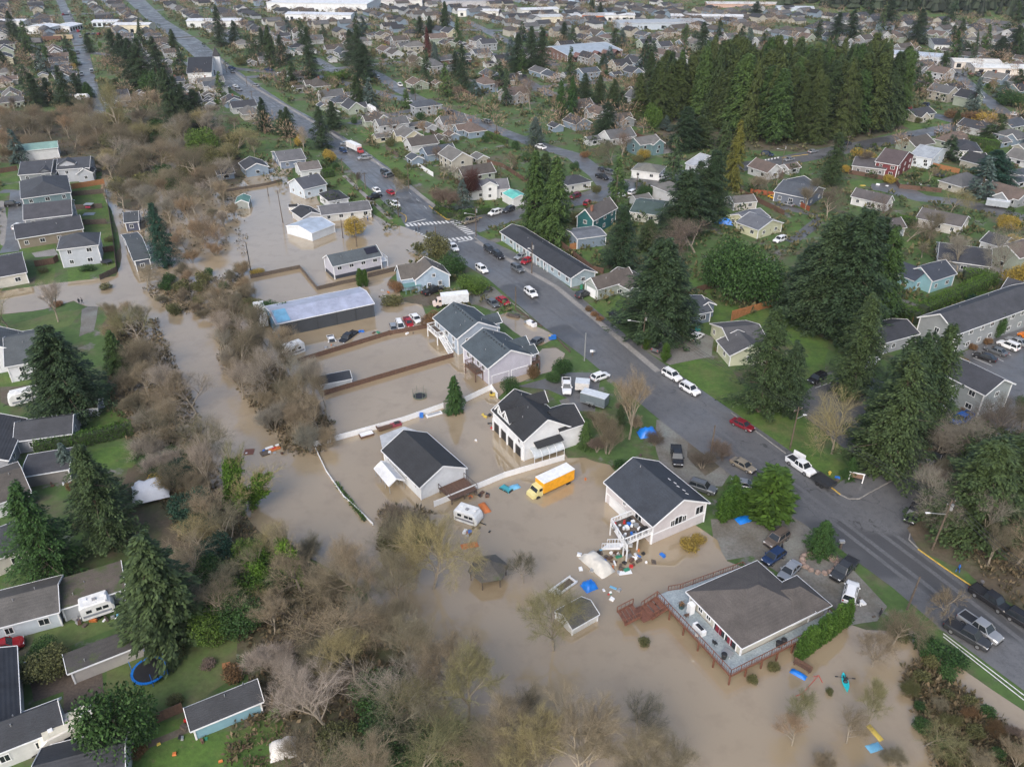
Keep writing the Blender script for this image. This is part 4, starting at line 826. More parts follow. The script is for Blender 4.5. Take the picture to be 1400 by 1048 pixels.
m=MB(); m.box((XL+1.2,YF-3.35,zk-.78),(2.7,1.4,.08)); m.build('landing',M_RED,[x for x in COL.objects if x.name.startswith('deck') and (x.location-c).length<.01][-1])
# things on the deck
def onk(x,y): # local coords -> world
    return (c.x+x*math.cos(a)-y*math.sin(a),c.y+x*math.sin(a)+y*math.cos(a))
def small(name,label,cat,mb,mats,x,y,z,rz=0,group=None):
    o=mb.build(name,mats,None,(x,y,z),rz); tag(o,label,cat,group); return o
x,y=onk(-L*.36,-W/2-1.0); o=thing('refrigerator','white refrigerator standing on the big blue-grey deck','refrigerator',(x,y,zk),a); m=MB(); m.box((0,0,.85),(.8,.75,1.7)); m.build('body',M_TRIM,o); m=MB(); m.box((0,-.4,1.2),(.76,.05,.95)); m.box((0,-.4,.4),(.76,.05,.6)); m.build('door',flat((.6,.61,.62),.4),o)
x,y=onk(-L*.48,-W/2-1.6); o=thing('planter','round dark planter with rusty plant at the left end of the big deck','planter',(x,y,zk)); m=MB(); m.tube((0,0,0),(0,0,.55),.3,.42,12); m.build('pot',flat((.03,.07,.075),.6),o); b=MB()
for i in range(120): leafquad(b,Vector((R.gauss(0,.2),R.gauss(0,.2),.6+abs(R.gauss(0,.2)))),Vector((R.gauss(0,1),R.gauss(0,1),1)),Vector((0,0,1)),.2,.1)
b.build('plant',LM['rust'],o)
for j,(x,y) in enumerate(((L*.44,YF+1.0),(L*.62,-W*.05),(L*.62,W*.03))):
    x,y=onk(x if j==0 else (L/2+XR)/2+.3,y); m=MB(); m.tube((0,0,0),(0,0,.75),.3,.36,12); m.tube((0,0,.75),(0,0,.85),.4,.34,12); small('bin',['black round bin at the front corner of the big deck','black pot nearer the front on the side of the big deck','black pot farther back on the side of the big deck'][j],'bin',m,M_BLK,x,y,zk)
x,y=onk(-L*.05,YF+1.1); o=thing('cooker','white outdoor cooker near the front railing of the big deck','cooker',(x,y,zk),a); m=MB(); m.box((0,0,.4),(2.0,.7,.75)); m.build('cabinet',M_TRIM,o); m=MB(); m.box((0,0,.82),(1.2,.5,.08)); m.build('hob',M_BLK,o)
x,y=onk(L*.42,YF+1.2+.6); o=thing('frame_table','small glass-topped table at the front corner of the big deck','table',(x,y,zk),a+.3); m=MB(); m.box((0,0,.45),(1.3,1.0,.04)); m.build('top',M_GALV,o)
for sx in (-1,1):
    for sy in (-1,1): m=MB(); m.box((sx*.55,sy*.4,.22),(.05,.05,.44)); m.build('leg',M_TRIM,o)
def chair(px,label,z=zk,rz=0,col=M_BLK,xy=None):
    x,y=xy or onk(*px); o=thing('chair',label,'chair',(x,y,z),rz); m=MB(); m.box((0,0,.42),(.5,.5,.05)); m.build('seat',col,o); m=MB(); m.box((-.24,0,.7),(.05,.5,.5)); m.build('backrest',col,o)
    for sx in (-1,1):
        for sy in (-1,1): m=MB(); m.box((sx*.22,sy*.22,.2),(.04,.04,.4)); m.build('leg',col,o)
chair((L*.02,-W/2-3),'metal chair facing the glass wall in the middle of the big deck',rz=1,col=M_GALV); chair((-L*.32,YF+1.1),'brown wooden chair by the railing near the deck stairs',rz=2,col=M_WOODF); chair((L*.22,YF+1.4),'dark wire chair by the front railing of the big deck',rz=.4)
# ---- duplex pair
hz=max(4.4,hg(c5(412,600),c5(410,460)))
c,a,L,W=fit(c5(200,275),c5(410,460),c5(775,355),hz,.4)
house('farther blue-grey duplex with slate roof and white balcony standing in floodwater',c,a,L,W,hz,2.6,wall=(.36,.42,.50),roof=BLR,ov=.4,vents=5,blocks=[(L*.12,W*.5,4.2,W*.34,hz-.1,1.3,'gable',1)])
deckbox('small white balcony with long stairs on the farther blue-grey duplex',c,a,[(-L*.5,-W/2-2.0),(-L*.05,-W/2-2.0),(-L*.05,-W/2-.1),(-L*.5,-W/2-.1)],hz*.52,M_GREYF,M_TRIM,steps=[(-L*.02,-W/2-1.2,L*.42,0,1.1,hz*.48)],skip=(2,))
for i in range(8): pass
D1=(c,a,L,W,hz)
hz2=max(4.4,hg(c5(682,860),c5(680,715)))
c,a,L,W=fit(c5(445,515),c5(680,718),c5(1075,600),hz2,.4)
d2=house('nearer lavender-grey duplex with slate roof and two outlined garage doors in the water',c,a,L,W,hz2,2.6,wall=(.47,.46,.53),roof=BLR,ov=.4,vents=4,blocks=[(-L*.05,W*.5,4.0,W*.3,hz2-.1,1.2,'gable',1),(L*.28,W*.52,3.2,W*.3,hz2-.2,1.,'gable',1)],
   win=[(-L*.3+i*L*.2,-W/2,hz2-1.3,0,1.1,1.1) for i in range(4)]+[(-L*.2+i*L*.35,-W/2,1.3,0,1.1,.9) for i in range(2)])
for s in (-1,1): m=MB(); [m.box(*b) for b in (((0,0,2.05),(.1,W*.4,.12)),((0,-W*.2,1.),(.1,.12,2.1)),((0,W*.2,1.),(.1,.12,2.1)))]; m.build('garage_door_frame',M_TRIM,d2,(L/2+.04,s*W*.23,0))
deckbox('small brown balcony with table on the nearer lavender-grey duplex',c,a,[(-L*.12,-W/2-1.8),(L*.28,-W/2-1.8),(L*.28,-W/2-.1),(-L*.12,-W/2-.1)],hz2*.5,M_GREYF,M_WOODF,skip=(2,))
deckbox('brown corner balcony on the road side of the lavender-grey duplex',c,a,[(L/2-2.6,W/2+.1),(L/2,W/2+.1),(L/2,W/2+2.2),(L/2-2.6,W/2+2.2)],hz2*.5,M_GREYF,M_WOODF,skip=(0,))
# vents row along both duplex ridges
for (cc,aa,LL,WW,hh) in (D1,(c,a,L,W,hz2)):
    par=[o for o in COL.objects if o.name.startswith('house') and (o.location-cc).length<.01][0]
    for i in range(9): v=MB(); v.box((0,0,.06),(.35,.3,.12)); v.build('ridge_vent',M_BLK,par,(-LL*.42+i*LL*.1,-.55,hh+2.6-.55*2.6/(WW/2)))
# blue cottage with teal porch
hz=max(3.6,hg(c8(445,790),c8(455,690)))
c,a,L,W=fit(c8(225,725),c8(455,690),c8(350,575),hz,.35)
bc=house('light blue cottage with brown roof, gable window and teal covered porch',c,a,L,max(W,8),hz,3.0,ax=1,wall=(.33,.42,.52),roof=(.10,.09,.08),ov=.35,chim=None,
   blocks=[(-L*.72,W*.18,6,L*.9,hz-.05,2.5,'gable',0)],win=[(-L*.2,-W/2,2.0,0,.9,1.2),(L*.25,-W/2,2.2,0,.9,1.2),(0,-W/2,hz+.9,0,.8,.9)])
if W<8: pass
pm=MB(); pm.box((-L*.85,-2.0,2.0),(L*.7,3.4,.12)); 
for i in range(4): pm.box((-L*1.15+i*L*.2,-3.6,1.0),(.14,.14,2.))
pm.build('porch_roof',flat((.12,.24,.24),.7),bc)
# grey raised house with dark base
c,a,L,W=fit(a6(540,572),a6(778,520),a6(490,530),4.0,.35)
gh=house('grey-lilac raised bungalow with dark skirting and solar panels, alone in open floodwater',c,a,L,W,4.0,1.8,wall=(.44,.44,.50),roof=(.075,.09,.10),ov=.35,win=[(-L*.38+i*L*.25,-W/2,2.9,0,1.2,.9) for i in range(4)])
m=MB(); m.box((0,0,.5),(L+.08,W+.08,1.2)); m.build('skirting',flat((.03,.035,.05),.7),gh)
m=MB(); m.box((0,0,0),(3.4,W*.33,.08)); o=m.build('solar_panel',flat((.02,.02,.03),.2),gh,(L*.36,-W*.22,4.0+1.8*.56+.16)); o.rotation_euler=(math.atan(1.8/(W/2)),0,0)
m=MB(); rail(m,(L/2+.2,-W*.4,1.8),(L/2+2.2,-W*.4,1.8)); rail(m,(L/2+2.2,-W*.4,1.8),(L/2+2.2,W*.2,1.8)); m.box((L/2+1.2,-W*.1,1.75),(2.1,W*.6,.1))
for x,y in ((.3,-.4),(2.1,-.4),(2.1,.2)): m.box((L/2+x,W*y,.8),(.14,.14,2))
m.build('porch',M_TRIM,gh)
# long metal barn
hz=max(3.6,hg(c6(858,345),c6(858,272)))
c,a,L,W=fit(c6(185,415),c6(858,272),c6(115,290),hz,.15)
lb=house('long metal barn with pale lavender roof and dark grey wall in floodwater',c,a,L,W,hz,1.0,wall=(.045,.052,.062),roof=(.34,.37,.47),ov=.15,metal=True,win=[],vents=0,name='metal_barn',cat='barn',corner=False)
m=MB(); m.box((-L/2-.02,0,hz/2),(.1,W+.1,hz)); m.box((-L/2+.3,-W/2-.06,hz/2),(.7,.12,hz)); m.build('blue_end_wall',flat((.08,.2,.33),.6),lb)
m=MB(); m.box((-L*.42,-W/2-.03,1.4),(L*.12,.08,2.8)); m.build('bay_shade_panel',M_BLK,lb)  # black panel on solid wall imitates the dark, shaded inside of the bay
m=MB(); m.box((0,0,0),(L*.13,W*.47,.04)); o=m.build('blue_roof_panel',roofm((.16,.36,.52),0,True),lb,(-L*.42,-W*.25,hz+.5+.09)); o.rotation_euler=(math.atan(1.0/(W/2)),0,0)
for i in range(1,5): m=MB(); m.box((-L/2+L*i/5,-W/2-.05,hz/2),(.12,.1,hz)); m.build('post',flat((.03,.035,.04),.7),lb)
# white sheds behind the yellow tree
c,a,L,W=fit(a6(440,415),a6(552,372),a6(412,345),2.6,.2)
house('white metal shed with pale blue-grey roof beside the yellow tree in the flood',c,a,max(L,7),max(W,6),2.6,1.2,wall=(.58,.62,.66),roof=(.36,.42,.50),ov=.2,metal=True,win=[],vents=0,name='shed',cat='shed')
mh('dark-roofed shed joined behind the pale blue-grey metal shed',a6(420,352),8,6,0,2.6,1.2,wall=(.5,.5,.5),roof=DKR,near=True,ang=-55,name='shed',cat='shed',win=[])
house('low grey patched roof house behind the yellow tree',P(a6(600,330)),rad(20),15,9,2.6,1.2,wall=(.5,.5,.48),roof=(.12,.12,.125),near=True)
for lb_,A,B,C,h_,rs,wc,rc in (('white bungalow with dark hip roof on the lawn above the yellow tree',a6(520,262),a6(620,245),a6(590,205),3.0,1.6,(.62,.63,.64),DKR),('pale blue house with grey roof left of the white bungalow with hip roof',a6(400,205),a6(515,178),a6(470,140),3.6,2.4,(.5,.56,.62),(.07,.075,.09)),
  ('pale house with tan roof and hedge, above the pale blue gabled house',a6(385,118),a6(490,105),a6(430,75),3.2,1.6,(.55,.57,.58),(.14,.125,.115)),('slate blue bungalow with grey gable left of the yellow birch',a6(285,75),a6(415,60),a6(340,15),3.0,2.0,(.16,.2,.27),(.12,.12,.125))):
    fh(lb_,A,B,C,h_,rs,wall=wc,roof=rc,typ='hip' if 'hip' in lb_ and 'left' not in lb_ else 'gable')
# small buildings in the flood
def shed(label,px,L,W,ang,h=2.2,rise=.9,wall=(.5,.5,.5),roof=DKR,name='shed',cat='shed',z=0,**k): return house(label,P(px),rad(ang),L,W,h,rise,wall=wall,roof=roof,ov=.2,win=k.pop('win',[]),vents=0,name=name,cat=cat,near=True,**k)
shed('small green-roofed shed on the flooded bank',a5(1165,285),6.5,4,-80,roof=(.10,.22,.19),wall=(.3,.32,.3))
shed('half-sunk shed with black curved roof against the brown fence',c6(590,820),6.2,3.4,22,h=1.6,wall=(.50,.54,.58),roof=(.03,.035,.045))
shed('floating small white hut near the flooded power pole',a6(355,300),2.6,2.2,10,h=1.2,rise=.5,wall=(.6,.6,.58),roof=(.03,.03,.03))
shed('small dark-roofed shed tilted in the water below the bare tree',b7(265,745),4.4,3.6,35,h=1.5,rise=.9,wall=(.55,.55,.53),roof=(.10,.095,.085))
# hexagonal gazebo, mossy
g=P((668,790)); gz=thing('gazebo','hexagonal gazebo with mossy grey roof standing in the water','gazebo',(g.x,g.y,0),.2); m=MB(); r6=3.05
vs=[(math.cos(i*math.pi/3)*r6,math.sin(i*math.pi/3)*r6,2.0) for i in range(6)]+[(0,0,3.5)]+[(math.cos(i*math.pi/3)*r6,math.sin(i*math.pi/3)*r6,1.85) for i in range(6)]
m.add(vs,[(i,(i+1)%6,6) for i in range(6)]+[(7+i,7+(i+1)%6,(i+1)%6,i) for i in range(6)]+[tuple(12-i for i in range(6))]); m.build('roof',roofm((.10,.092,.08),.35),gz)
for i in range(6): m=MB(); m.box((math.cos(i*math.pi/3)*2.6,math.sin(i*math.pi/3)*2.6,.8),(.14,.14,2.2)); m.build('post',M_GREYF,gz)
# ================================================================== left bank houses
def fa(label,A,B,W,h,rise,**k): return fh(label,A,B,W,h,rise,**k)
fa('pale grey two-storey house with hip roof and small balcony at the left flood edge',a5(270,492),a5(470,468),a5(440,412),5.6,2.2,typ='hip',wall=(.40,.43,.48),roof=(.055,.06,.07))
fa('long brown-walled bungalow with plain dark roof behind the pale grey hip-roofed house',a5(75,443),a5(400,393),a5(350,330),3.2,1.8,wall=(.20,.17,.13),roof=(.045,.047,.055))
fa('grey gabled house with skylights between teal house and brown bungalow',a5(110,352),a5(345,325),15.,5.0,2.4,ax=0,wall=(.25,.27,.29),roof=(.06,.06,.068),typ='gable',blocks=[])
fa('teal two-storey house with big dark hip roof on the left',a5(98,250),a5(340,218),a5(300,140),5.6,2.6,typ='hip',wall=(.13,.20,.22),roof=(.048,.053,.062))
fa('grey house with pale front gables, farthest left of the dark-roofed row',a5(85,138),a5(245,125),a5(235,65),4.6,2.2,wall=(.2,.22,.24),roof=(.05,.054,.064),blocks=[(3,-5.5,5,6,4.2,1.8,'gable',1)])
fa('white-trimmed grey house with dormer gables next to the orange fence',a5(268,112),a5(428,100),a5(405,58),4.8,2.2,wall=(.38,.40,.44),roof=(.05,.055,.066),blocks=[(3.5,-5.,5,5,3.2,1.6,'gable',1),(-2.,-2.5,4,5,6.2,1.2,'gable',1)])
fa('long pale green-roofed metal hall at the creek wood',a5(75,25),a5(278,5),9.,4.2,1.5,wall=(.5,.52,.53),roof=(.20,.32,.28),metal=True,win=[],name='hall',cat='hall')
fh('navy cottage with front gable in flooded drive beside the dark fir',a5(636,548),a5(720,533),a5(690,403),3.4,2.2,ax=0,wall=(.07,.085,.115),roof=(.058,.068,.075))
fh('small navy outbuilding with grey roof standing in the flooded drive',a5(590,366),a5(664,358),a5(650,308),3.0,1.5,wall=(.06,.07,.11),roof=(.055,.062,.07))
fh('cream bungalow with dark roof at the left edge beside the flooded street',a5(-90,640),a5(130,600),a5(120,500),3.2,2.2,wall=(.52,.50,.45),roof=(.045,.047,.056))
fh('white farmhouse with grey cross-gabled roof beside the big left fir',b1(20,285),b1(185,255),b1(240,90),4.0,2.6,wall=(.60,.62,.66),roof=(.075,.085,.09),blocks=[(-6,2,9,11,4.4,3.,'gable',1)])
fh('dark grey L-shaped bungalow beside the white fifth-wheel trailer',b1(60,640),b1(345,600),b1(330,505),3.0,1.6,wall=(.3,.31,.34),roof=(.045,.048,.055),blocks=[(-9,-3,13,9,3.1,2.,'gable',1)])
fh('brown-roofed mobile home with white wall below the dark grey L-shaped bungalow',b1(-160,990),b1(150,880),b1(185,700),3.0,1.8,wall=(.58,.6,.62),roof=(.085,.075,.065))
shed('flat dark grey carport roof beside the brown-roofed mobile home',b1(250,790),7,6.5,18,h=2.4,rise=.3,wall=(.2,.19,.18),roof=(.06,.06,.065))
fh('cream-walled house with solar-blue roof strip left of the big cedar',b5(-150,250),b5(130,130),b5(135,0),3.4,2.,wall=(.5,.48,.43),roof=(.045,.05,.058))
fh('pale blue mobile home with grey-brown roof beside the red pickup',b5(-70,490),b5(245,408),b5(235,260),3.0,1.5,wall=(.50,.56,.62),roof=(.095,.09,.085))
fh('mossy brown patio roof over the white trailer',b5(240,405),b5(518,318),b5(500,215),2.6,.7,wall=(.35,.37,.4),roof=(.10,.085,.07),moss=.6,typ='shed',win=[],name='patio_roof',cat='patio roof')
fh('long narrow rotting shed with missing roof boards beside the trampoline',b5(275,655),b5(620,520),b5(600,490),2.4,.9,wall=(.42,.40,.38),roof=(.055,.052,.05),moss=.4,typ='shed',win=[],name='shed',cat='shed')
fh('dark shed with blue side wall at the end of the trampoline lawn',b5(780,895),b5(1085,770),b5(1050,680),2.6,1.6,wall=(.20,.36,.44),roof=(.035,.038,.045),win=[],name='shed',cat='shed')
fh('black-roofed house at the lower left corner beside the motorhome',b5(-120,1030),b5(262,880),b5(262,750),3.4,1.8,wall=(.55,.56,.56),roof=(.032,.036,.045),blocks=[(-5,7,12,10,3.6,2.,'gable',1)])
shed('dark roof at the bottom edge beside the wooden fence',(122,1062),9,7,18,h=2.6,rise=1.6,roof=(.035,.038,.045))
shed('tiny garden shed with grey wall behind the big left fir',b1(440,500),3.6,3.2,8,h=2.,rise=.9,wall=(.33,.36,.42),roof=(.07,.065,.05),moss=.8)
# ================================================================== right side
c,a,L,W=fit(a7(115,405),a7(455,628),a7(572,592),2.9,.5)
house('very long low motel-like building with dark roof and white porch posts',c,a,L,W,2.9,1.5,wall=(.32,.40,.45),roof=(.032,.036,.044),ov=.5,name='long_building',cat='building')
o=[x for x in COL.objects if x.name.startswith('long_building')][0]
for i in range(11): m=MB(); m.box((-L*.30+i*L*.05,-W/2-.35,1.3),(.12,.12,2.7)); m.build('porch_post',M_TRIM,o)
fh('brown-roofed house with white garage door beside the long motel-like building',b3(583,158),b3(765,105),b3(527,118),3.2,2.,wall=(.33,.37,.35),roof=(.10,.085,.075),blocks=[(5,-2,9,8,2.9,1.6,'gable',1)],win=[(0,-4,1.5,0,1.2,1)])
o=[x for x in COL.objects if x.name.startswith('house')][-1]; m=MB(); m.box((-o['_L']/2-.04,0,1.15),(.08,o['_W']*.72,2.3)); m.build('garage_door',M_TRIM,o)
fh('blue-grey house with white windows hidden behind the big roadside fir',b3(990,290),b3(1135,262),b3(960,195),3.0,1.9,wall=(.13,.17,.22),roof=(.075,.085,.10),blocks=[(4.2,-1,3,4,3.4,1.,'gable',1)])
fh('pale yellow bungalow with grey hip-and-gable roof beside two parked cars',b3(1150,400),b3(1215,475),b3(1360,400),2.9,2.,wall=(.52,.54,.40),roof=(.085,.085,.09),blocks=[(-5.5,1.5,8,12,2.8,2.,'gable',1)])
fh('teal two-storey house with steep brown gable and brick chimney',a7(565,352),a7(680,290),a7(600,270),5.2,2.6,wall=(.02,.11,.12),roof=(.10,.09,.085),chim=(-5,-1))
fh('green-roofed white bungalow behind the teal house',a7(735,312),a7(880,330),a7(870,255),3.0,1.6,wall=(.5,.5,.46),roof=(.055,.085,.08))
shed('blue-grey flat-roofed garage with orange gate behind the cedars',a7(525,460),9,8,20,h=3.2,rise=.6,wall=(.17,.22,.28),roof=(.13,.145,.17))
fh('white corner bungalow with tan-grey hip roof in the street bend',a7(742,112),a7(880,128),a7(900,92),3.0,1.6,typ='hip',wall=(.62,.63,.63),roof=(.16,.16,.14))
fh('grey-white bungalow with dark hip roof beside two cedars at the street bend',a7(440,185),a7(558,165),a7(540,128),3.0,1.7,typ='hip',wall=(.55,.55,.52),roof=(.045,.048,.055))
fh('white house with dormer and light roof at the crosswalk corner',a7(-60,215),a7(165,200),a7(140,165),3.4,2.2,wall=(.64,.65,.66),roof=(.14,.14,.15),blocks=[(1,-3,4,5,5.,1.3,'gable',1)])
shed('white garage with turquoise roof beside the tall cedars',a7(190,270),7,5.5,-61,h=2.8,rise=.9,wall=(.6,.62,.62),roof=(.12,.45,.40))
fh('white-walled gabled house with satellite dome behind the dark firs',a7(1000,80),a7(1050,95),a7(1110,40),4.2,2.4,wall=(.5,.53,.57),roof=(.33,.35,.38))
c,a,L,W=fit(b4(1093,190),b4(1400,78),b4(910,105),5.8,.5)
house('long grey two-storey apartment block with dark roof beside the clipped hedge',c+Vector((math.cos(a),math.sin(a),0))*5,a,L+12,W,5.8,2.6,wall=(.27,.29,.30),roof=(.05,.053,.062),ov=.5,name='apartment_block',cat='building')
c,a,L,W=fit(b4(1020,388),b4(1192,475),b4(1322,413),5.6,.5)
house('shorter grey two-storey apartment block in front of the parked rows',c,a,L+2,W,5.6,2.0,wall=(.27,.30,.31),roof=(.045,.048,.058),ov=.5,name='apartment_block',cat='building')
shed('small dark-roofed laundry building between firs and clipped hedge',b4(735,235),10,8,25,h=3.,rise=1.6,wall=(.3,.31,.33),roof=(.04,.043,.052),win=None)
fh('turquoise house with dark blue roof inside the clipped hedges',a8(962,643),a8(1080,605),a8(822,592),3.6,2.2,wall=(.24,.42,.48),roof=(.04,.048,.065),blocks=[(-4,4,10,8,3.4,1.8,'gable',1)])
fh('dark grey bungalow with white-edged gable above the turquoise house',a8(985,540),a8(1243,575),a8(1250,490),3.0,2.2,wall=(.13,.14,.16),roof=(.045,.048,.058))
fh('wide brown-roofed white house at the cul-de-sac lawn',a8(570,235),a8(742,275),a8(808,262),3.0,2.0,wall=(.6,.6,.6),roof=(.085,.078,.08))
fh('pale yellow bungalow with blue-grey roof beside the blue tarpaulin',a8(20,360),a8(130,400),a8(225,355),3.0,1.9,wall=(.50,.50,.35),roof=(.12,.13,.15),blocks=[(-6,2,9,8,2.8,1.5,'gable',1)])
shed('cream garden building left of the pale yellow bungalow',a8(40,290),8,6,15,h=2.6,rise=1.4,wall=(.45,.42,.38),roof=(.14,.13,.12),win=None)
fh('dark blue-grey house with roof windows at the orange fence',a8(200,215),a8(370,250),a8(390,190),3.4,2.2,wall=(.12,.14,.18),roof=(.07,.08,.095),blocks=[(-3,6,8,10,3.2,2.,'gable',1)])
fh('grey-blue bungalow beside bare shrubs, above the turquoise house hedge',a8(745,395),a8(840,385),a8(800,345),3.0,1.8,wall=(.36,.42,.5),roof=(.09,.08,.08))
fh('long brown-roofed house behind silver leafless tree',a8(880,340),a8(1100,385),a8(1080,330),3.,1.9,wall=(.5,.48,.45),roof=(.10,.09,.085))
fh('dark-roofed white bungalow right of the silver leafless tree',a8(1185,450),a8(1290,480),a8(1330,440),3.,1.8,wall=(.55,.56,.57),roof=(.05,.052,.06))
fh('grey-roofed building behind the apartment block at the right edge',a8(1285,680),a8(1397,710),a8(1420,660),3.2,1.8,wall=(.5,.51,.52),roof=(.05,.052,.06))
fh('dark red barn-gabled house with white windows',a4(685,770),a4(800,790),a4(815,730),5.,3.0,wall=(.15,.03,.035),roof=(.085,.065,.065),ax=0)
fh('long brown-roofed house left of the dark red house',a4(575,790),a4(740,810),a4(720,760),3.,1.5,wall=(.25,.24,.24),roof=(.085,.078,.08))
fh('white house with pale blue front and carport right of the dark red house',a4(850,740),a4(960,760),a4(960,700),4.,2.2,wall=(.60,.65,.7),roof=(.30,.33,.36))
fh('white bungalow with black hip roof beside dark clipped hedge',a4(1060,715),a4(1200,725),a4(1190,680),3.2,1.9,typ='hip',wall=(.64,.64,.62),roof=(.04,.042,.05))
fh('white house with black roof standing in the far meadow on the right',a4(970,215),a4(1065,218),a4(1060,185),3.4,2.,wall=(.64,.65,.66),roof=(.04,.045,.055))
fh('white church with black roof and tall narrow windows beside the upper main road',a1(890,350),a1(1012,345),a1(960,290),6.,5.,wall=(.68,.69,.7),roof=(.025,.028,.035),name='church',cat='church',corner=False,win=[(-7+i*3.4,-5.6,3.2,0,.8,3.) for i in range(5)])
ch=[x for x in COL.objects if x.name.startswith('church')][0]; m=MB(); m.box((ch['_L']/2+1.5,ch['_W']*.2,5),(4,4,10)); m.build('tower',wallm((.68,.69,.7)),ch); m=MB(); t=ch['_L']/2+1.5; yy=ch['_W']*.2; m.add([(t-2.2,yy-2.2,10),(t+2.2,yy-2.2,10),(t+2.2,yy+2.2,10),(t-2.2,yy+2.2,10),(t,yy,15)],[(0,1,4),(1,2,4),(2,3,4),(3,0,4),(3,2,1,0)]); m.build('spire',roofm((.03,.03,.035)),ch)
fh('school hall with pale blue metal roof and red gabled dormers',a3(265,265),a3(530,240),a3(480,195),4.5,2.5,wall=(.17,.10,.08),roof=(.30,.34,.38),metal=True,name='school',cat='building')
sch=[x for x in COL.objects if x.name.startswith('school')][0]
for i in range(5): m=MB(); rf,tr=MB(),MB(); roofs(rf,tr,-sch['_L']*.35+i*sch['_L']*.17,-sch['_W']/2-2,5,5,3.8,2.,'gable',1,.3); rf.build('porch_gable',roofm((.15,.08,.07)),sch)
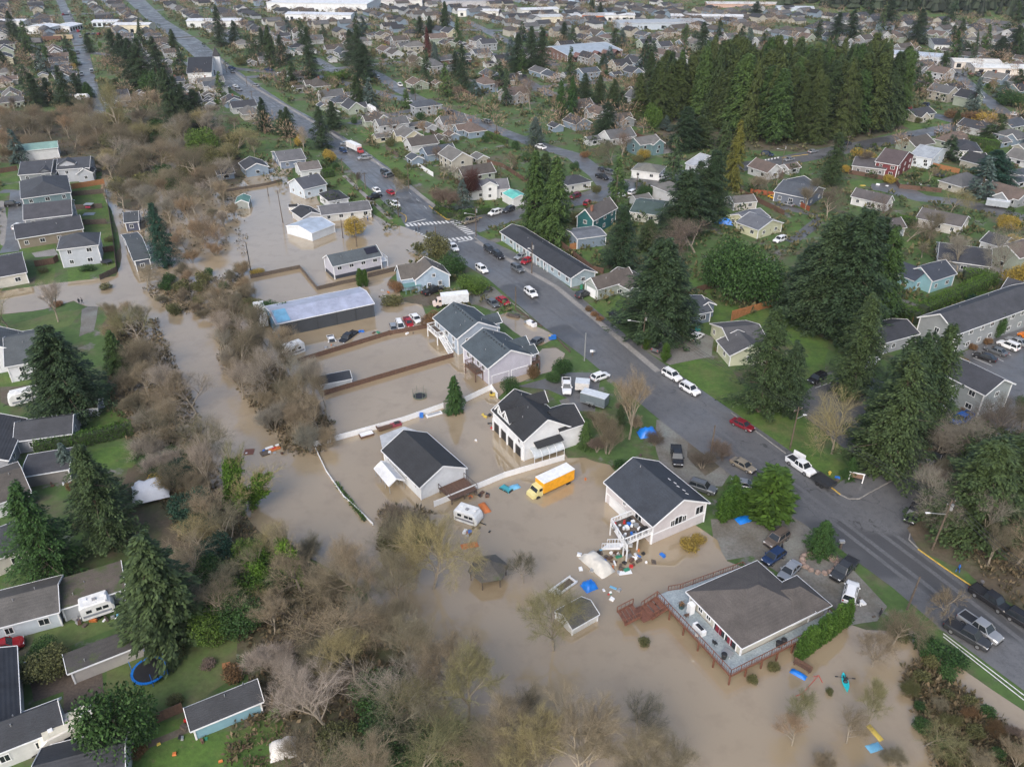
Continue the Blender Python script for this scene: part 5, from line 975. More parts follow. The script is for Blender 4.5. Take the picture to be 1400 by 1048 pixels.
# ================================================================== single trees (foot pixel, top row, crown width m)
for k,b,t,w_,col in (
 ('fir',(22,58),15,9,'dark'),('fir',(8,98),70,9,'dark'),('fir',(52,146),100,8,'dark'),('fir',(70,142),106,7,'dark'),('fir',(95,157),90,10,'dark'),('fir',(108,132),100,8,'dark'),('cedar',(122,134),112,8,'green'),('fir',(123,72),46,7,'dark'),
 ('fir',(160,88),40,11,'dark'),('fir',(172,92),45,10,'dark'),('fir',(188,120),52,12,'dark'),('fir',(200,124),52,12,'dark'),('round',(212,132),95,13,'green'),('fir',(219,112),50,10,'dark'),('cedar',(238,66),40,8,'fir'),
 ('fir',(240,180),92,9,'dark'),('fir',(258,178),115,10,'dark'),('fir',(272,174),122,10,'dark'),('fir',(248,170),104,9,'dark'),('fir',(303,64),8,9,'dark'),('fir',(323,62),28,9,'dark'),('fir',(361,76),38,9,'dark'),('cedar',(372,93),35,10,'fir'),('fir',(386,84),48,9,'dark'),
 ('fir',(363,180),133,7,'dark'),('fir',(427,112),37,9,'dark'),('fir',(493,107),35,10,'dark'),('fir',(482,90),40,10,'dark'),('fir',(500,112),60,12,'dark'),('cedar',(490,147),103,10,'fir'),('fir',(441,203),145,8,'dark'),('fir',(456,176),138,7,'dark'),('fir',(396,188),146,6,'fir'),('fir',(388,184),150,6,'fir'),
 ('fir',(575,52),22,8,'dark'),('fir',(588,48),22,8,'dark'),('cedar',(585,79),37,6,'red'),('cedar',(595,91),58,7,'blue'),('cedar',(609,44),2,10,'fir'),('fir',(633,121),60,7,'dark'),('fir',(623,103),70,7,'dark'),('fir',(708,98),46,10,'dark'),('fir',(726,96),36,9,'dark'),('fir',(741,95),38,9,'dark'),
 ('fir',(732,198),160,6,'blue'),('spruce',(633,288),245,8,'blue'),('fir',(809,22),0,7,'dark'),('fir',(820,22),3,7,'dark'),('fir',(771,58),30,8,'dark'),('fir',(1032,27),2,12,'dark'),('cedar',(766,161),110,7,'green'),('cedar',(781,166),104,7,'green'),('fir',(799,137),100,7,'fir'),('fir',(819,141),103,7,'fir'),('fir',(829,185),140,10,'dark'),('fir',(838,152),108,8,'fir'),
 ('cedar',(872,160),100,11,'grove'),('fir',(886,140),70,9,'fir'),('fir',(912,162),70,9,'dark'),('fir',(958,80),30,10,'dark'),('spruce',(910,179),158,7,'blue'),('round',(891,176),142,10,'bright'),('dense',(935,205),146,14,'dark'),('fir',(955,200),158,11,'fir'),('cedar',(1000,260),164,9,'gold'),('cedar',(985,236),165,10,'fir'),
 ('fir',(1135,254),181,10,'fir'),('fir',(1352,252),205,17,'teal'),('cedar',(1306,171),150,4,'fir'),('fir',(1395,173),155,6,'dark'),('fir',(1141,60),17,13,'dark'),('fir',(1160,60),14,12,'dark'),('fir',(1212,40),0,16,'dark'),('fir',(1252,60),12,13,'dark'),('fir',(1309,54),36,7,'dark'),('fir',(1364,82),50,11,'dark'),('fir',(1384,74),35,14,'dark'),('round',(1380,145),122,13,'green'),
 ('cedar',(731,312),206,11.5,'cedar'),('cedar',(758,330),215,12.,'cedar'),('cedar',(744,300),208,11,'fir'),('fir',(848,371),283,11,'dark'),('fir',(886,340),300,9,'fir'),('dense',(934,316),232,17,'dark'),('dense',(968,300),206,13,'dark'),('fir',(950,302),220,13,'dark'),('dense',(896,462),326,17.,'dark'),('fir',(903,452),338,15,'dark'),
 ('column',(884,478),452,1.9,'bright'),('column',(909,494),470,1.9,'arb'),('dense',(1115,447),294,17,'dark'),('dense',(1150,458),286,18,'dark'),('dense',(1178,428),298,16,'dark'),('dense',(1094,432),335,14,'dark'),('dense',(1130,425),292,16,'fir'),('cedar',(1195,438),309,11,'cedar'),('fir',(1172,488),400,8,'fir'),
 ('fir',(1037,562),420,11.5,'fir'),('fir',(1072,562),466,9,'dark'),('fir',(1163,540),406,11,'fir'),('fir',(1206,642),478,13,'fir'),('fir',(1232,600),455,12,'dark'),('fir',(1258,592),443,11,'fir'),('thin',(1137,620),523,9,'moss'),('fir',(1160,654),625,3,'green'),('fir',(1215,590),460,11,'dark'),('fir',(1190,620),520,9,'fir'),
 ('dense',(97,564),447,15.,'dark'),('cedar',(165,512),452,6.,'cedar'),('spruce',(95,645),605,4.5,'blue'),('fir',(152,748),610,10.,'fir'),('fir',(70,790),660,10,'green'),('round',(270,722),668,6.5,'teal'),('cedar',(232,872),733,13.,'fir'),('round',(172,1028),945,8.,'green'),('fir',(226,364),277,8.5,'teal'),('fir',(150,700),640,8,'fir'),
 ('cedar',(622,562),514,4.6,'green'),('column',(493,393),368,1.9,'arb'),('column',(500,392),369,1.9,'arb'),('cedar',(800,612),575,3.2,'cedar'),('fir',(847,586),553,2.6,'fir'),('fir',(1120,757),712,5,'green'),
 ('round',(1008,412),327,12,'green'),('round',(1031,416),348,13,'green'),('round',(982,392),325,11,'green'),('dense',(1325,720),602,15,'fir'),('dense',(1385,700),592,15,'fir'),('fir',(1300,705),640,8,'fir'),('round',(1365,640),590,16,'fir')):
    tree(k,b,t,w_*(1.35 if b[1]<215 and k=='fir' else 1),col)
# arborvitae and round laurel by the drive
for i,(b,t) in enumerate((((988,712),676),((993,710),668),((1001,707),664),((1008,705),672),((1014,703),670))): tree('column',b,t,2.6,'arb')
tree('column',(1047,714),642,7.2,'bright'); tree('fir',(1000,690),650,4,'bright')
for i in range(9):
    u=i/8; b=(1092+u*62,903-u*46); tree('column',b,h=5.2+.5*math.sin(i*2.3),wid=1.55,col='arb',group='arborvitae row beside the big deck',label=f"{['nearest','second','third','fourth','middle','sixth','seventh','eighth','farthest'][i]} clipped arborvitae from the water in the row beside the big deck")
# grove
pts=[]
poly=[(890,172),(940,160),(1030,196),(1100,200),(1182,186),(1232,172),(1222,150),(1130,140),(1000,140),(900,145)]
rg=random.Random(5)
def inpoly(p,poly):
    c=False
    for i in range(len(poly)):
        (x1,y1),(x2,y2)=poly[i],poly[i-1]
        if (y1>p[1])!=(y2>p[1]) and p[0]<(x2-x1)*(p[1]-y1)/(y2-y1)+x1: c=not c
    return c
def scatter(poly,n,dmin,rnd,world=True):
    g=[P(p).to_2d() for p in poly]; xs=[p.x for p in g]; ys=[p.y for p in g]; out=[]
    for _ in range(n*60):
        if len(out)>=n: break
        p=Vector((rnd.uniform(min(xs),max(xs)),rnd.uniform(min(ys),max(ys))))
        if inpoly(p,[tuple(v) for v in g]) and all((p-q_).length>dmin for q_ in out): out.append(p)
    return out
for p in scatter(poly,135,4.9,rg):
    b=proj((p.x,p.y,0)); tree(rg.choice(['grove','grove','grove','cedar','dense']),b,h=(22+12*rg.random()**.6)*(.78 if b[0]<930 else (.92 if b[0]>1205 else 1)),wid=9.6+2.4*rg.random(),col=rg.choice(['grove','grove','grove','fir','cedar']),gp=Vector((p.x,p.y,0)))
# creek wood and flooded brush
def wood(poly,n,dmin,kinds,hs,cols,seed,wr=.8):
    rr=random.Random(seed)
    for p in scatter(poly,n,dmin,rr):
        k=rr.choice(kinds); h=rr.uniform(*hs)*(.6 if k in('brush',) else 1)*(.45 if k=='bush' else 1); tree(k,None,h=h,wid=h*wr*(1.25 if k in('brush','bush') else 1),col=rr.choice(cols) if k!='bush' else rr.choice(['olive','green','olive']),gp=Vector((p.x,p.y,0)))
wood([(0,178),(60,165),(140,160),(150,205),(60,215),(0,222)],40,5.5,['thin','thin','brush'],(8,12),['brown','tan','brown','orange'],1,.95)
wood([(130,175),(240,160),(290,180),(330,205),(320,245),(240,270),(170,290),(140,240)],84,5.6,['thin','thin','brush','bush'],(9,14),['brown','tan','brown','grey','moss'],2,1.0)
wood([(225,270),(305,245),(322,290),(322,345),(265,365),(240,340),(180,300)],32,5.4,['thin','thin','brush'],(7,10),['tan','brown','grey','orange'],3,.95)
wood([(195,395),(250,375),(330,372),(352,410),(345,450),(300,440),(240,430)],30,4.4,['brush','brush','thin','bush'],(4,7),['orange','brown','tan'],4,1.1)
wood([(310,430),(375,470),(450,560),(455,612),(400,618),(340,560),(300,490)],58,3.7,['thin','thin','brush','thin'],(7,11),['brown','brown','tan','brown','grey'],5,.8)
wood([(140,430),(190,440),(215,470),(200,500),(150,470)],7,5,['thin','brush'],(7,9),['moss','tan'],6,.9)
wood([(175,500),(235,500),(270,560),(285,620),(275,680),(235,690),(185,590)],17,4.8,['thin','thin','brush'],(7,9.5),['tan','brown','grey'],7,1.)
wood([(280,700),(350,770),(430,775),(500,830),(560,900),(580,990),(560,1100),(400,1110),(395,1000),(365,925),(330,880),(270,820)],50,4.3,['thin','thin','brush','thin','thin','thin','bush'],(6.5,9.5),['brown','tan','grey','moss','tan'],8,1.05)
wood([(450,770),(560,790),(640,860),(640,1000),(600,1080),(560,900)],5,7,['thin'],(6,8),['tan','moss','grey'],9,.9)
wood([(640,1010),(760,1000),(900,1020),(940,1110),(640,1110)],8,4.4,['thin'],(6,8),['tan','brown'],10,1.0)
wood([(1080,1000),(1180,1020),(1250,1000),(1400,1040),(1400,1110),(1080,1110)],12,4,['thin','brush'],(4,6),['moss','tan','orange'],11,1.)
wood([(1235,915),(1275,905),(1330,950),(1390,1010),(1400,1060),(1290,1060),(1250,980)],26,2.2,['brush','bush','bush'],(2.2,3.6),['plum','olive','tan','rust'],12,1.2)
wood([(1270,600),(1340,610),(1400,600),(1400,800),(1340,770),(1270,710)],26,3.8,['thin','brush','thin'],(7,11),['plum','brown','tan','grey'],13,.85)
wood([(780,610),(830,560),(870,560),(905,600),(880,625),(800,640)],5,3.5,['brush','brush'],(5,7),['tan','plum'],14,1.)
# single leafless trees in the open water and yards
for k,b,t,w_,col in (('full',(592,805),690,11.5,'moss'),('thin',(570,785),715,7,'tan'),('full',(757,890),790,11,'moss'),('full',(717,797),755,4.5,'brown'),('full',(640,985),880,10,'moss'),('full',(605,950),860,9,'brown'),('full',(690,1040),950,10,'tan'),('full',(800,1065),960,12,'tan'),('full',(880,1075),985,9,'tan'),('full',(740,1070),975,9,'moss'),('full',(545,830),745,9,'tan'),('full',(485,805),728,8,'tan'),('full',(1192,912),860,6.5,'brown'),('full',(1220,882),826,7,'brown'),('full',(1185,990),928,5.5,'moss'),('full',(1082,990),942,4.5,'moss'),
 ('thin',(860,600),508,9,'tan'),('brush',(830,620),560,7,'brown'),('brush',(545,745),690,8,'plum'),('brush',(560,730),695,6,'brown'),('small',(1290,860-20),800,6,'brown'),('thin',(1365,420-40),300,10,'grey'),('thin',(1308,372),318,11,'grey'),('thin',(280,640),560,6,'tan'),('thin',(287,675),600,6,'grey'),('ivy',(313,695),612,5.5,'moss'),('ivy',(345,695),634,6,'moss'),
 ('ivy',(376,805),738,5,'tan'),('ivy',(396,792),704,5,'tan'),('ivy',(412,802),712,5,'tan'),('ivy',(355,780),728,6,'moss'),('ivy',(330,700),640,5,'moss'),('brush',(640,305-30),225,11,'red'),('brush',(610,290),250,10,'plum'),('thin',(540,268),240,6,'tan'),('thin',(160,150+8),110,9,'moss'),('thin',(165,195),108,9,'moss'),('thin',(80,440),385,9,'grey'),('thin',(12,450),395,10,'moss'),('thin',(415,210),170,7,'grey'),
 ('brush',(985,625),600,6,'plum'),('brush',(960,640),615,5,'plum'),('thin',(950,345),300,14,'plum'),('thin',(930,335),305,10,'brown'),('thin',(725,150),100,10,'plum'),('thin',(628,140),115,9,'plum'),('thin',(560,100),72,8,'brown'),('thin',(1100,290),255,9,'brown'),('thin',(1130,300),250,10,'plum'),('thin',(1115,275),240,9,'brown'),('thin',(1240,330),300,9,'brown'),('thin',(1270,330),290,10,'brown'),('thin',(1200,300),262,9,'plum'),
 ('small',(490,258),230,7,'plum'),('small',(700,235),205,7,'brown'),('thin',(850,215),180,11,'plum'),('thin',(838,225),190,10,'brown'),('thin',(1180,232),205,10,'plum'),('thin',(1050,260),235,9,'brown'),('thin',(1030,262),238,9,'tan'),('thin',(1300,290),255,6,'olive' if 0 else 'moss'),('brush',(575,318+30),330,5,'olive')):
    tree(k,b,t,w_,col)
# leafy shrubs and small evergreens (foot, height m, width m, colour)
for b,h,w_,col in (((486,322),5.5,7,'yellow'),((596,352),7,9,'olive'),((618,376),6,7.5,'green'),((648,398),4.2,8,'bright'),((590,445),3.6,5,'rust'),((697,535),3.2,4,'green'),((768,512),3.6,4.4,'green'),((756,522),2.4,3,'green'),((729,516),3.,3,'plum' if 0 else 'rust'),((542,398),3.,4,'rust'),((535,415),2,6,'olive'),((380,455-20),4,9,'green'),((360,430),3.6,7,'green'),((345,425),3,6,'olive'),
 ((942,748),1.3,3.2,'mustard'),((955,739),1.,2.4,'mustard'),((560,740),3,6,'green'),((538,745),3,5,'olive'),((205,640-2),3,5,'green'),((230,655),3.6,6,'green'),((215,672),3,5,'yellow'),((250,660),4,6,'teal'),((345,770),4,6,'bright'),((370,800),4.5,6,'green'),((330,860),5,7,'green'),((310,830),5,6,'bright'),((290,800),4.5,6,'green'),((355,790),5,6,'bright'),((345,815),4.5,6,'arb'),((320,800),4,6,'green'),((300,770),4.5,6,'teal'),((275,850),4,6,'green'),((290,870),4,6,'bright'),((540,1000),5,8,'green'),((575,1040),4,8,'green'),((520,960),4,7,'green'),((620,1035),3,6,'green'),((470,1030),4,6,'olive'),((240,640),4,5,'green'),((175,800),3,4,'green'),((68,920),4,6,'olive'),((63,900),3,4,'green'),
 ((452,222),5,5,'yellow'),((410,200),4.5,5,'yellow'),((460,232),3,3,'green'),((1180,218),4,9,'yellow'),((1155,236),3,4,'yellow'),((1215,250),3,5,'yellow'),((1390,395),7,9,'yellow'),((1385,345),5,7,'yellow'),((1378,315),5,7,'yellow'),((1300,160),3,8,'rust'),((1350,165),3.5,14,'yellow'),((1330,162),3,10,'rust'),((280,215),11,13,'bright'),((295,235),9,10,'olive'),((330,60+30),5,7,'olive'),((455,112),5,11,'bright'),((470,108),5,9,'bright'),
 ((1058,312),2.5,5,'green'),((1045,380),2,2,'green'),((775,295+5),3,4,'green'),((790,305),3.6,6,'olive'),((845,262),3.6,7,'green'),((880,270),4,6,'green'),((785,232),3.2,3.5,'green'),((800,215),2.6,4,'rust'),((879,218),4,5,'yellow'),((872,222),3,5,'olive'),((740,300),3,5,'green'),((815,265),3,3,'olive'),((705,205),4,4,'green'),((720,220),3.2,4,'green'),
 ((575,165),4,5,'green'),((590,155),4,4,'green'),((565,130),4,3,'green'),((510,165),3,3,'green'),((485,170),3,3,'green'),((770,310-5),2,3,'green'),((850,640),1.5,3,'green'),((470,355),0.9,2,'olive'),((352,373),1.,4,'yellow'),((1265,890),2,4,'green'),((1300,905),1.8,4,'green'),((1230,870),1.6,3,'olive'),((880,880),1,1.6,'olive'),((1057,915),1,1.6,'olive'),((1028,932),1,1.4,'olive'),((1133,948),.9,1,'olive'),
 ((930,400),3,3,'green'),((805,425),1.2,2,'rust'),((813,432),1.2,2,'rust'),((820,438),1.2,2,'rust'),((980,480),1.,1.5,'olive'),((30,548),2,3,'olive'),((95,592),2,2.6,'green'),((122,690),1.6,2.6,'green'),((112,722),1.4,2.4,'olive'),((20,765),2,3,'green'),((135,665),1.6,3,'olive'),((98,668),1.4,2,'rust'),((145,395),1.4,3,'olive'),((78,418),1.2,3,'rust'),((120,370),1.5,4,'green'),((95,355),1.4,3,'green'),((60,372),1.3,3,'olive'),((150,330),1.5,3,'olive'),((240,895),1.5,3,'olive'),((300,870),2,4,'olive'),((320,925),1.5,3,'rust'),((285,910),1.,2,'plum'),((240,960),1,2,'olive'),((190,1030),1,2,'rust'),((1318,500),1.5,2.,'rust'),((1330,478),1.4,2,'rust'),((1350,470),1.4,2,'rust'),((1362,462),6.,3,'green'),((1340,555),1,2,'olive'),((1398,553),1.5,3,'green'),((1320,560),.9,2,'rust')):
    tree('round' if h*(P(b).y) and h>2.2 and b[1]>180 else 'bush',b,h=h,wid=w_,col=col)
# hedges
hedge([b1(175,705),b1(420,655),b1(640,600)],2.6,1.8,'arb','long clipped green hedge between two left-bank lawns')
hedge([a6(490,150),a6(545,140)],2.4,4.,'arb','square clipped hedge beside the yellow birch')
hedge([c8(380,60),c8(400,140),c8(480,180)],1.8,2.,'arb','low clipped hedge at the crosswalk corner'); hedge([c8(560,170),c8(700,150),c8(830,130)],1.8,2.,'arb','clipped hedge along the side street by the blue spruce')
hedge([a8(735,780),a8(880,850)],3.2,2.6,'arb','dark clipped hedge on the lower left of the turquoise house'); hedge([a8(900,820),a8(1240,660)],3.4,3.,'arb','high clipped hedge between turquoise house and apartment block')
hedge([a8(740,620),a8(820,640)],3.,2.2,'arb','clipped hedge on the upper left of the turquoise house'); hedge([a8(1100,640),a8(1220,650)],3,3,'arb','clipped hedge right of the turquoise house')
hedge([a8(780,370),a8(880,390)],2.8,2.4,'arb','dark hedge behind the grey-blue bungalow'); hedge([a4(1090,690),a4(1275,720)],3.6,3.,'arb','dark clipped hedge beside the black hip-roofed bungalow')
hedge([a4(950,470),a4(1025,475)],4.,3.5,'arb','tall dark hedge left of pair behind the meadow street'); hedge([a4(1040,480),a4(1160,490)],4.,3.5,'arb','tall dark hedge right of pair behind the meadow street')
hedge([a6(835,130),a6(900,190)],2.,2.,'olive','row of small cypress bushes above the crosswalk corner'); hedge([a2(870,700),a2(925,715)],2.4,3.,'arb','clipped hedge left of the blue cottage'); hedge([a2(1090,650),a2(1200,690)],2.2,1.6,'arb','clipped hedge behind the white bungalow'); hedge([b6(380,215),b6(440,290),b6(520,395)],.45,.45,'arb','strip of ivy growing along the white fence in the river')
# fences
fence([c6(15,105),c6(350,38),c6(470,185),c6(640,145),c6(740,125)],1.1,M_GREYF,'old grey-brown fence bent round the flooded lot behind the metal barn'); fence([c6(815,100),c6(1015,50)],1.3,M_GREYF,'old fence below the grey-lilac raised bungalow')
fence([c6(340,680),c6(700,570),c6(960,490),c6(1235,440)],1.15,M_WOODF,'long red-brown fence behind the row of drowned cars',px=1); fence([c6(520,900),c6(1395,642)],1.15,M_WOODF,'long red-brown fence between the two flooded duplex yards')
fence([(430,611),(552,577),(606,558)],1.2,M_TRIM,'white vinyl fence above the black-roofed barn, left stretch'); fence([(636,550),(672,533),(680,545)],1.3,M_TRIM,'white vinyl fence beside the round-topped cedar',step=3)
fence([(430,611),(446,645),(470,680),(492,700),(510,718)],.45,M_TRIM,'thin white fence line sinking into the river'); fence([(594,693),(690,653),(771,629)],1.2,M_TRIM,'white vinyl fence in front of the barn and the dormered house')
fence([a5(345,205),a5(500,180)],1.8,M_NEWF,'new orange cedar fence by the grey dormered house'); fence([a5(320,240),a5(500,225)],1.6,M_GREYF,'dark fence second from the orange fence'); fence([a5(340,305),a5(490,295)],1.6,M_GREYF,'dark fence third from the orange fence'); fence([a5(400,375),a5(510,370)],1.6,M_GREYF,'dark fence fourth from the orange fence')
fence([a5(170,575),a5(260,560),a5(280,545)],1.7,M_WOODF,'brown fence between cream and pale grey left houses'); fence([a5(0,130),a5(85,115)],1.8,M_WOODF,'brown fence left of the farthest gabled house'); fence([a5(500,200),a5(520,300),a5(545,460),a5(560,600),a5(480,640)],1.5,M_GREYF,'long back fence of the left lawns along the drowned drive'); fence([a5(470,510),a5(545,500)],1.6,M_WOODF,'brown fence behind the pale grey two-storey house')
fence([a7(410,480),a7(560,600),a7(610,610)],1.7,M_WOODF,'dark brown fence behind the long motel-like building'); fence([a7(450,495),a7(505,485)],1.8,M_NEWF,'short new orange fence by the blue-grey garage'); fence([b3(985,190),b3(1140,150)],1.5,M_WOODF,'brown fence between the two upper right lawns'); fence([b3(1220,310),b3(1390,240)],1.6,M_NEWF,'tan fence behind the pale yellow bungalow')
fence([b4(0,120),b4(250,50)],1.8,M_NEWF,'tan fence along the lawn below the round evergreens'); fence([a8(715,770),a8(860,850)],1.8,M_NEWF,'orange-brown fence right of the dark firs'); fence([a8(0,205),a8(90,250),a8(250,330)],1.6,M_WOODF,'dark fence below the flat lawn at the golden cedar'); fence([a8(90,225),a8(240,245),a8(370,310)],1.6,flat((.25,.07,.03),.8,kind='red_boards'),'red-brown fence behind the yellow car and white trailer')
fence([a4(560,830),a4(780,870),a4(800,900),a4(1000,920)],1.5,M_WOODF,'dark fence from the bare shrubs to the junk yard'); fence([a4(870,780),a4(1085,830)],1.8,M_NEWF,'orange fence behind the meadow play frame'); fence([a4(1090,560),a4(1200,580),a4(1340,570)],1.8,M_GREYF,'grey fence behind the rusty shrubs at the far street')
fence([a2(1060,770),a2(1180,800),a2(1300,880)],1.5,M_WOODF,'red-brown fence behind the white sheds above the junction'); fence([a6(30,260-40),a6(220,190),a6(300,170)],1.,M_GREYF,'grey fence across the upper flooded yards'); fence([b5(640,870),b5(755,820)],1.6,M_WOODF,'brown fence between trampoline lawn and lower lawn'); fence([b5(185,1045),b5(300,990),b5(415,950)],1.5,M_WOODF,'brown fence along the motorhome'); fence([b5(150,650),b5(270,610)],1.4,M_GREYF,'grey fence at the patio above the corner house')
# ditch walls along the road in front of the duplexes
for a_,b_,l_ in ((c5(920,215),c5(1150,365),'dark soaked timber edging beside the road above the first pond'),(c5(1280,465),c5(1395,590),'dark soaked timber edging beside the road at the second pond')):
    fence([a_,b_],.5,M_GREYF,l_,posts=False,name='timber_edging')
# poles
def pole(b,top,label,lamp=None,mat=None,arm=True,r0=.16,lean=None):
    h=hgt(b,top[1]); g=P(b); t=P(top[0],top[1],h)-g; t=Vector((0,0,h)) if lean is None else t
    o=thing('utility_pole',label,'utility pole',tuple(g)); m=MB(); m.tube((0,0,-.3),tuple(t),r0,r0*.65,8); m.build('pole',mat or M_POLE,o)
    if arm:
        m=MB(); m.box((t.x,t.y,t.z-.6),(.12,2.2,.14),rad(-61)+math.pi/2+math.pi/2); m.build('crossarm',M_POLE,o)
        for s in (-.9,0,.9): m=MB(); m.tube((t.x+s*math.sin(rad(61)),t.y+s*math.cos(rad(61)),t.z-.55),(t.x+s*math.sin(rad(61)),t.y+s*math.cos(rad(61)),t.z-.3),.06,.05,6); m.build('insulator',M_GALV,o)
    if lamp:
        m=MB(); e=Vector((t.x+lamp[0],t.y+lamp[1],t.z*.72+.6)); m.beam((t.x*.7,t.y*.7,t.z*.72),e,.09); m.build('lamp_arm',M_GALV,o); m=MB(); m.loft([[(e.x-.35,e.y-.15,e.z-.08),(e.x-.35,e.y+.15,e.z-.08),(e.x-.35,e.y+.15,e.z+.06),(e.x-.35,e.y-.15,e.z+.06)],[(e.x+.35,e.y-.1,e.z-.04),(e.x+.35,e.y+.1,e.z-.04),(e.x+.35,e.y+.1,e.z+.04),(e.x+.35,e.y-.1,e.z+.04)]]); m.build('lamp_head',flat((.7,.72,.72),.4),o)
    if lamp and lamp[0]<0: m=MB(); m.tube((t.x+.3,t.y,t.z-1.9),(t.x+.3,t.y,t.z-.9),.25,.25,10); m.build('transformer',M_GALV,o)
    return g+t
T={}
for i,(b,t,l,lm,mt,ar) in enumerate((((971,625),(977,581),'dark wooden pole in the brown patch beside the pale pink house',None,None,0),((1240,833),(1258,788),'weathered grey pole at the lower edge of the road',None,M_GREYF,0),((1080,613),(1092,556),'orange-brown wooden pole on the lawn opposite the bright round laurel',(1.6,.4),None,1),((878,476),(885,427),'pole with transformer and lamp at the roadside fir',(-3.4,0),None,1),((799,493),(801,455),'pale metal-wrapped pole on the verge by the duplexes',None,M_GALV,0),((705,423),(707,392),'dark pole beside the grey and red parked cars',None,None,0),((727,374),(728,331),'tan pole in front of the long motel-like building',(-.8,.5),None,0),
 ((343,371),(336,331),'black pole standing in the flooded street',None,M_BLK,0),((488,338),(483,302),'pole at the foot of the yellow tree',None,None,1),((469,326),(465,300),'thin pole left of the yellow tree',None,None,0),((387,305),(379,260),'leaning thin pole in the flooded yards',None,None,0),((367,268),(365,255),'short thin pole at the upper flooded yard',None,None,0),((545,297),(543,270),'pole beside the white car at the flooded corner',None,None,1),((651,322),(649,282),'street lamp pole at the crosswalk corner',(-3,-.5),None,1),((596,332),(594,309),'pole between the flooded crosswalk and the bushes',None,None,0),((559,258),(556,229),'pole on the right kerb of the upper main road',None,None,1),
 ((500,259),(499,235),'pole on the left kerb of the upper main road',None,None,1),((469,239),(467,216),'pole at the yellow birch on the upper main road',None,None,1),((685,250),(684,226),'tan pole behind the white dormer house',None,None,1),((679,180),(678,159),'pole on the narrow street left of the cedars',None,None,1),((630,168),(629,145),'pole at the narrow crossroads',None,None,1),((598,157),(597,134),'pole left of the narrow crossroads',None,None,1),((568,137),(567,115),'pole at the small grey-roofed corner lawn',None,None,1),((1274,751),(1302,683),'leaning pole with street lamp at the lower right junction',(-3.2,-.4),None,1),((870,262),(871,238),'lamp post at the bend beside the white corner bungalow',(-2,0),None,0),
 ((1157,207),(1163,185),'pale pole at the edge of the cedar grove',None,M_GREYF,1),((1243,196),(1246,182),'pole by the white car leaving the grove',None,None,1),((1296,195),(1299,171),'pole at the tip of the green meadow',None,None,1),((1069,227),(1069,197),'pole with lamp at the grove crosswalk',(-2.6,0),M_GREYF,1),((740,198),(741,188),'short pole beside the blue fir',None,None,0),((1257,160),(1258,145),'pole on the meadow street',None,None,1),((338,118),(337,104),'pole beside the church on the upper main road',None,None,1),((346,142),(345,124),'pole beyond the church on the upper main road',None,None,1),((388,136),(387,118),'pole on the right pavement of the upper main road',None,None,1),((310,100),(309,86),'pole at the church crosswalk',None,None,1))):
    T[i]=pole(b,t,l,lm,mt,ar,lean=1 if i in(1,10,23) else None)
def wire(a_,b_,sag,label,n=12,k=3):
    o=MB()
    for j in range(k):
        off=Vector((.8*(j-1)*math.sin(rad(61)),.8*(j-1)*math.cos(rad(61)),-.25)); p0=a_+off; p1=b_+off; pr=p0
        for i in range(1,n+1):
            u=i/n; p=p0.lerp(p1,u)+Vector((0,0,-sag*4*u*(1-u))); o.tube(pr,p,.035,.035,3,cap=False); pr=p
    x=o.build('power_line',M_BLK); tag(x,label,'power line')
wire(T[2],T[23],1.2,'sagging power lines across the lower road to the junction pole'); wire(T[3],T[2],1.2,'sagging power lines from the fir pole down to the orange-brown pole'); wire(T[13],T[3],1.4,'power lines from the crosswalk lamp pole to the fir pole',k=2); wire(T[12],T[13],.9,'power lines over the crosswalk junction'); wire(T[12],T[8],.9,'power lines over the flood to the yellow tree pole',k=2); wire(T[16],T[12],1.,'power lines along the left kerb of the upper main road',k=2); wire(T[28],T[25],.9,'power lines along the edge of the cedar grove',k=2); wire(T[23],P(1450,900)+Vector((0,0,9)),1.,'power lines leaving the picture at the lower right')
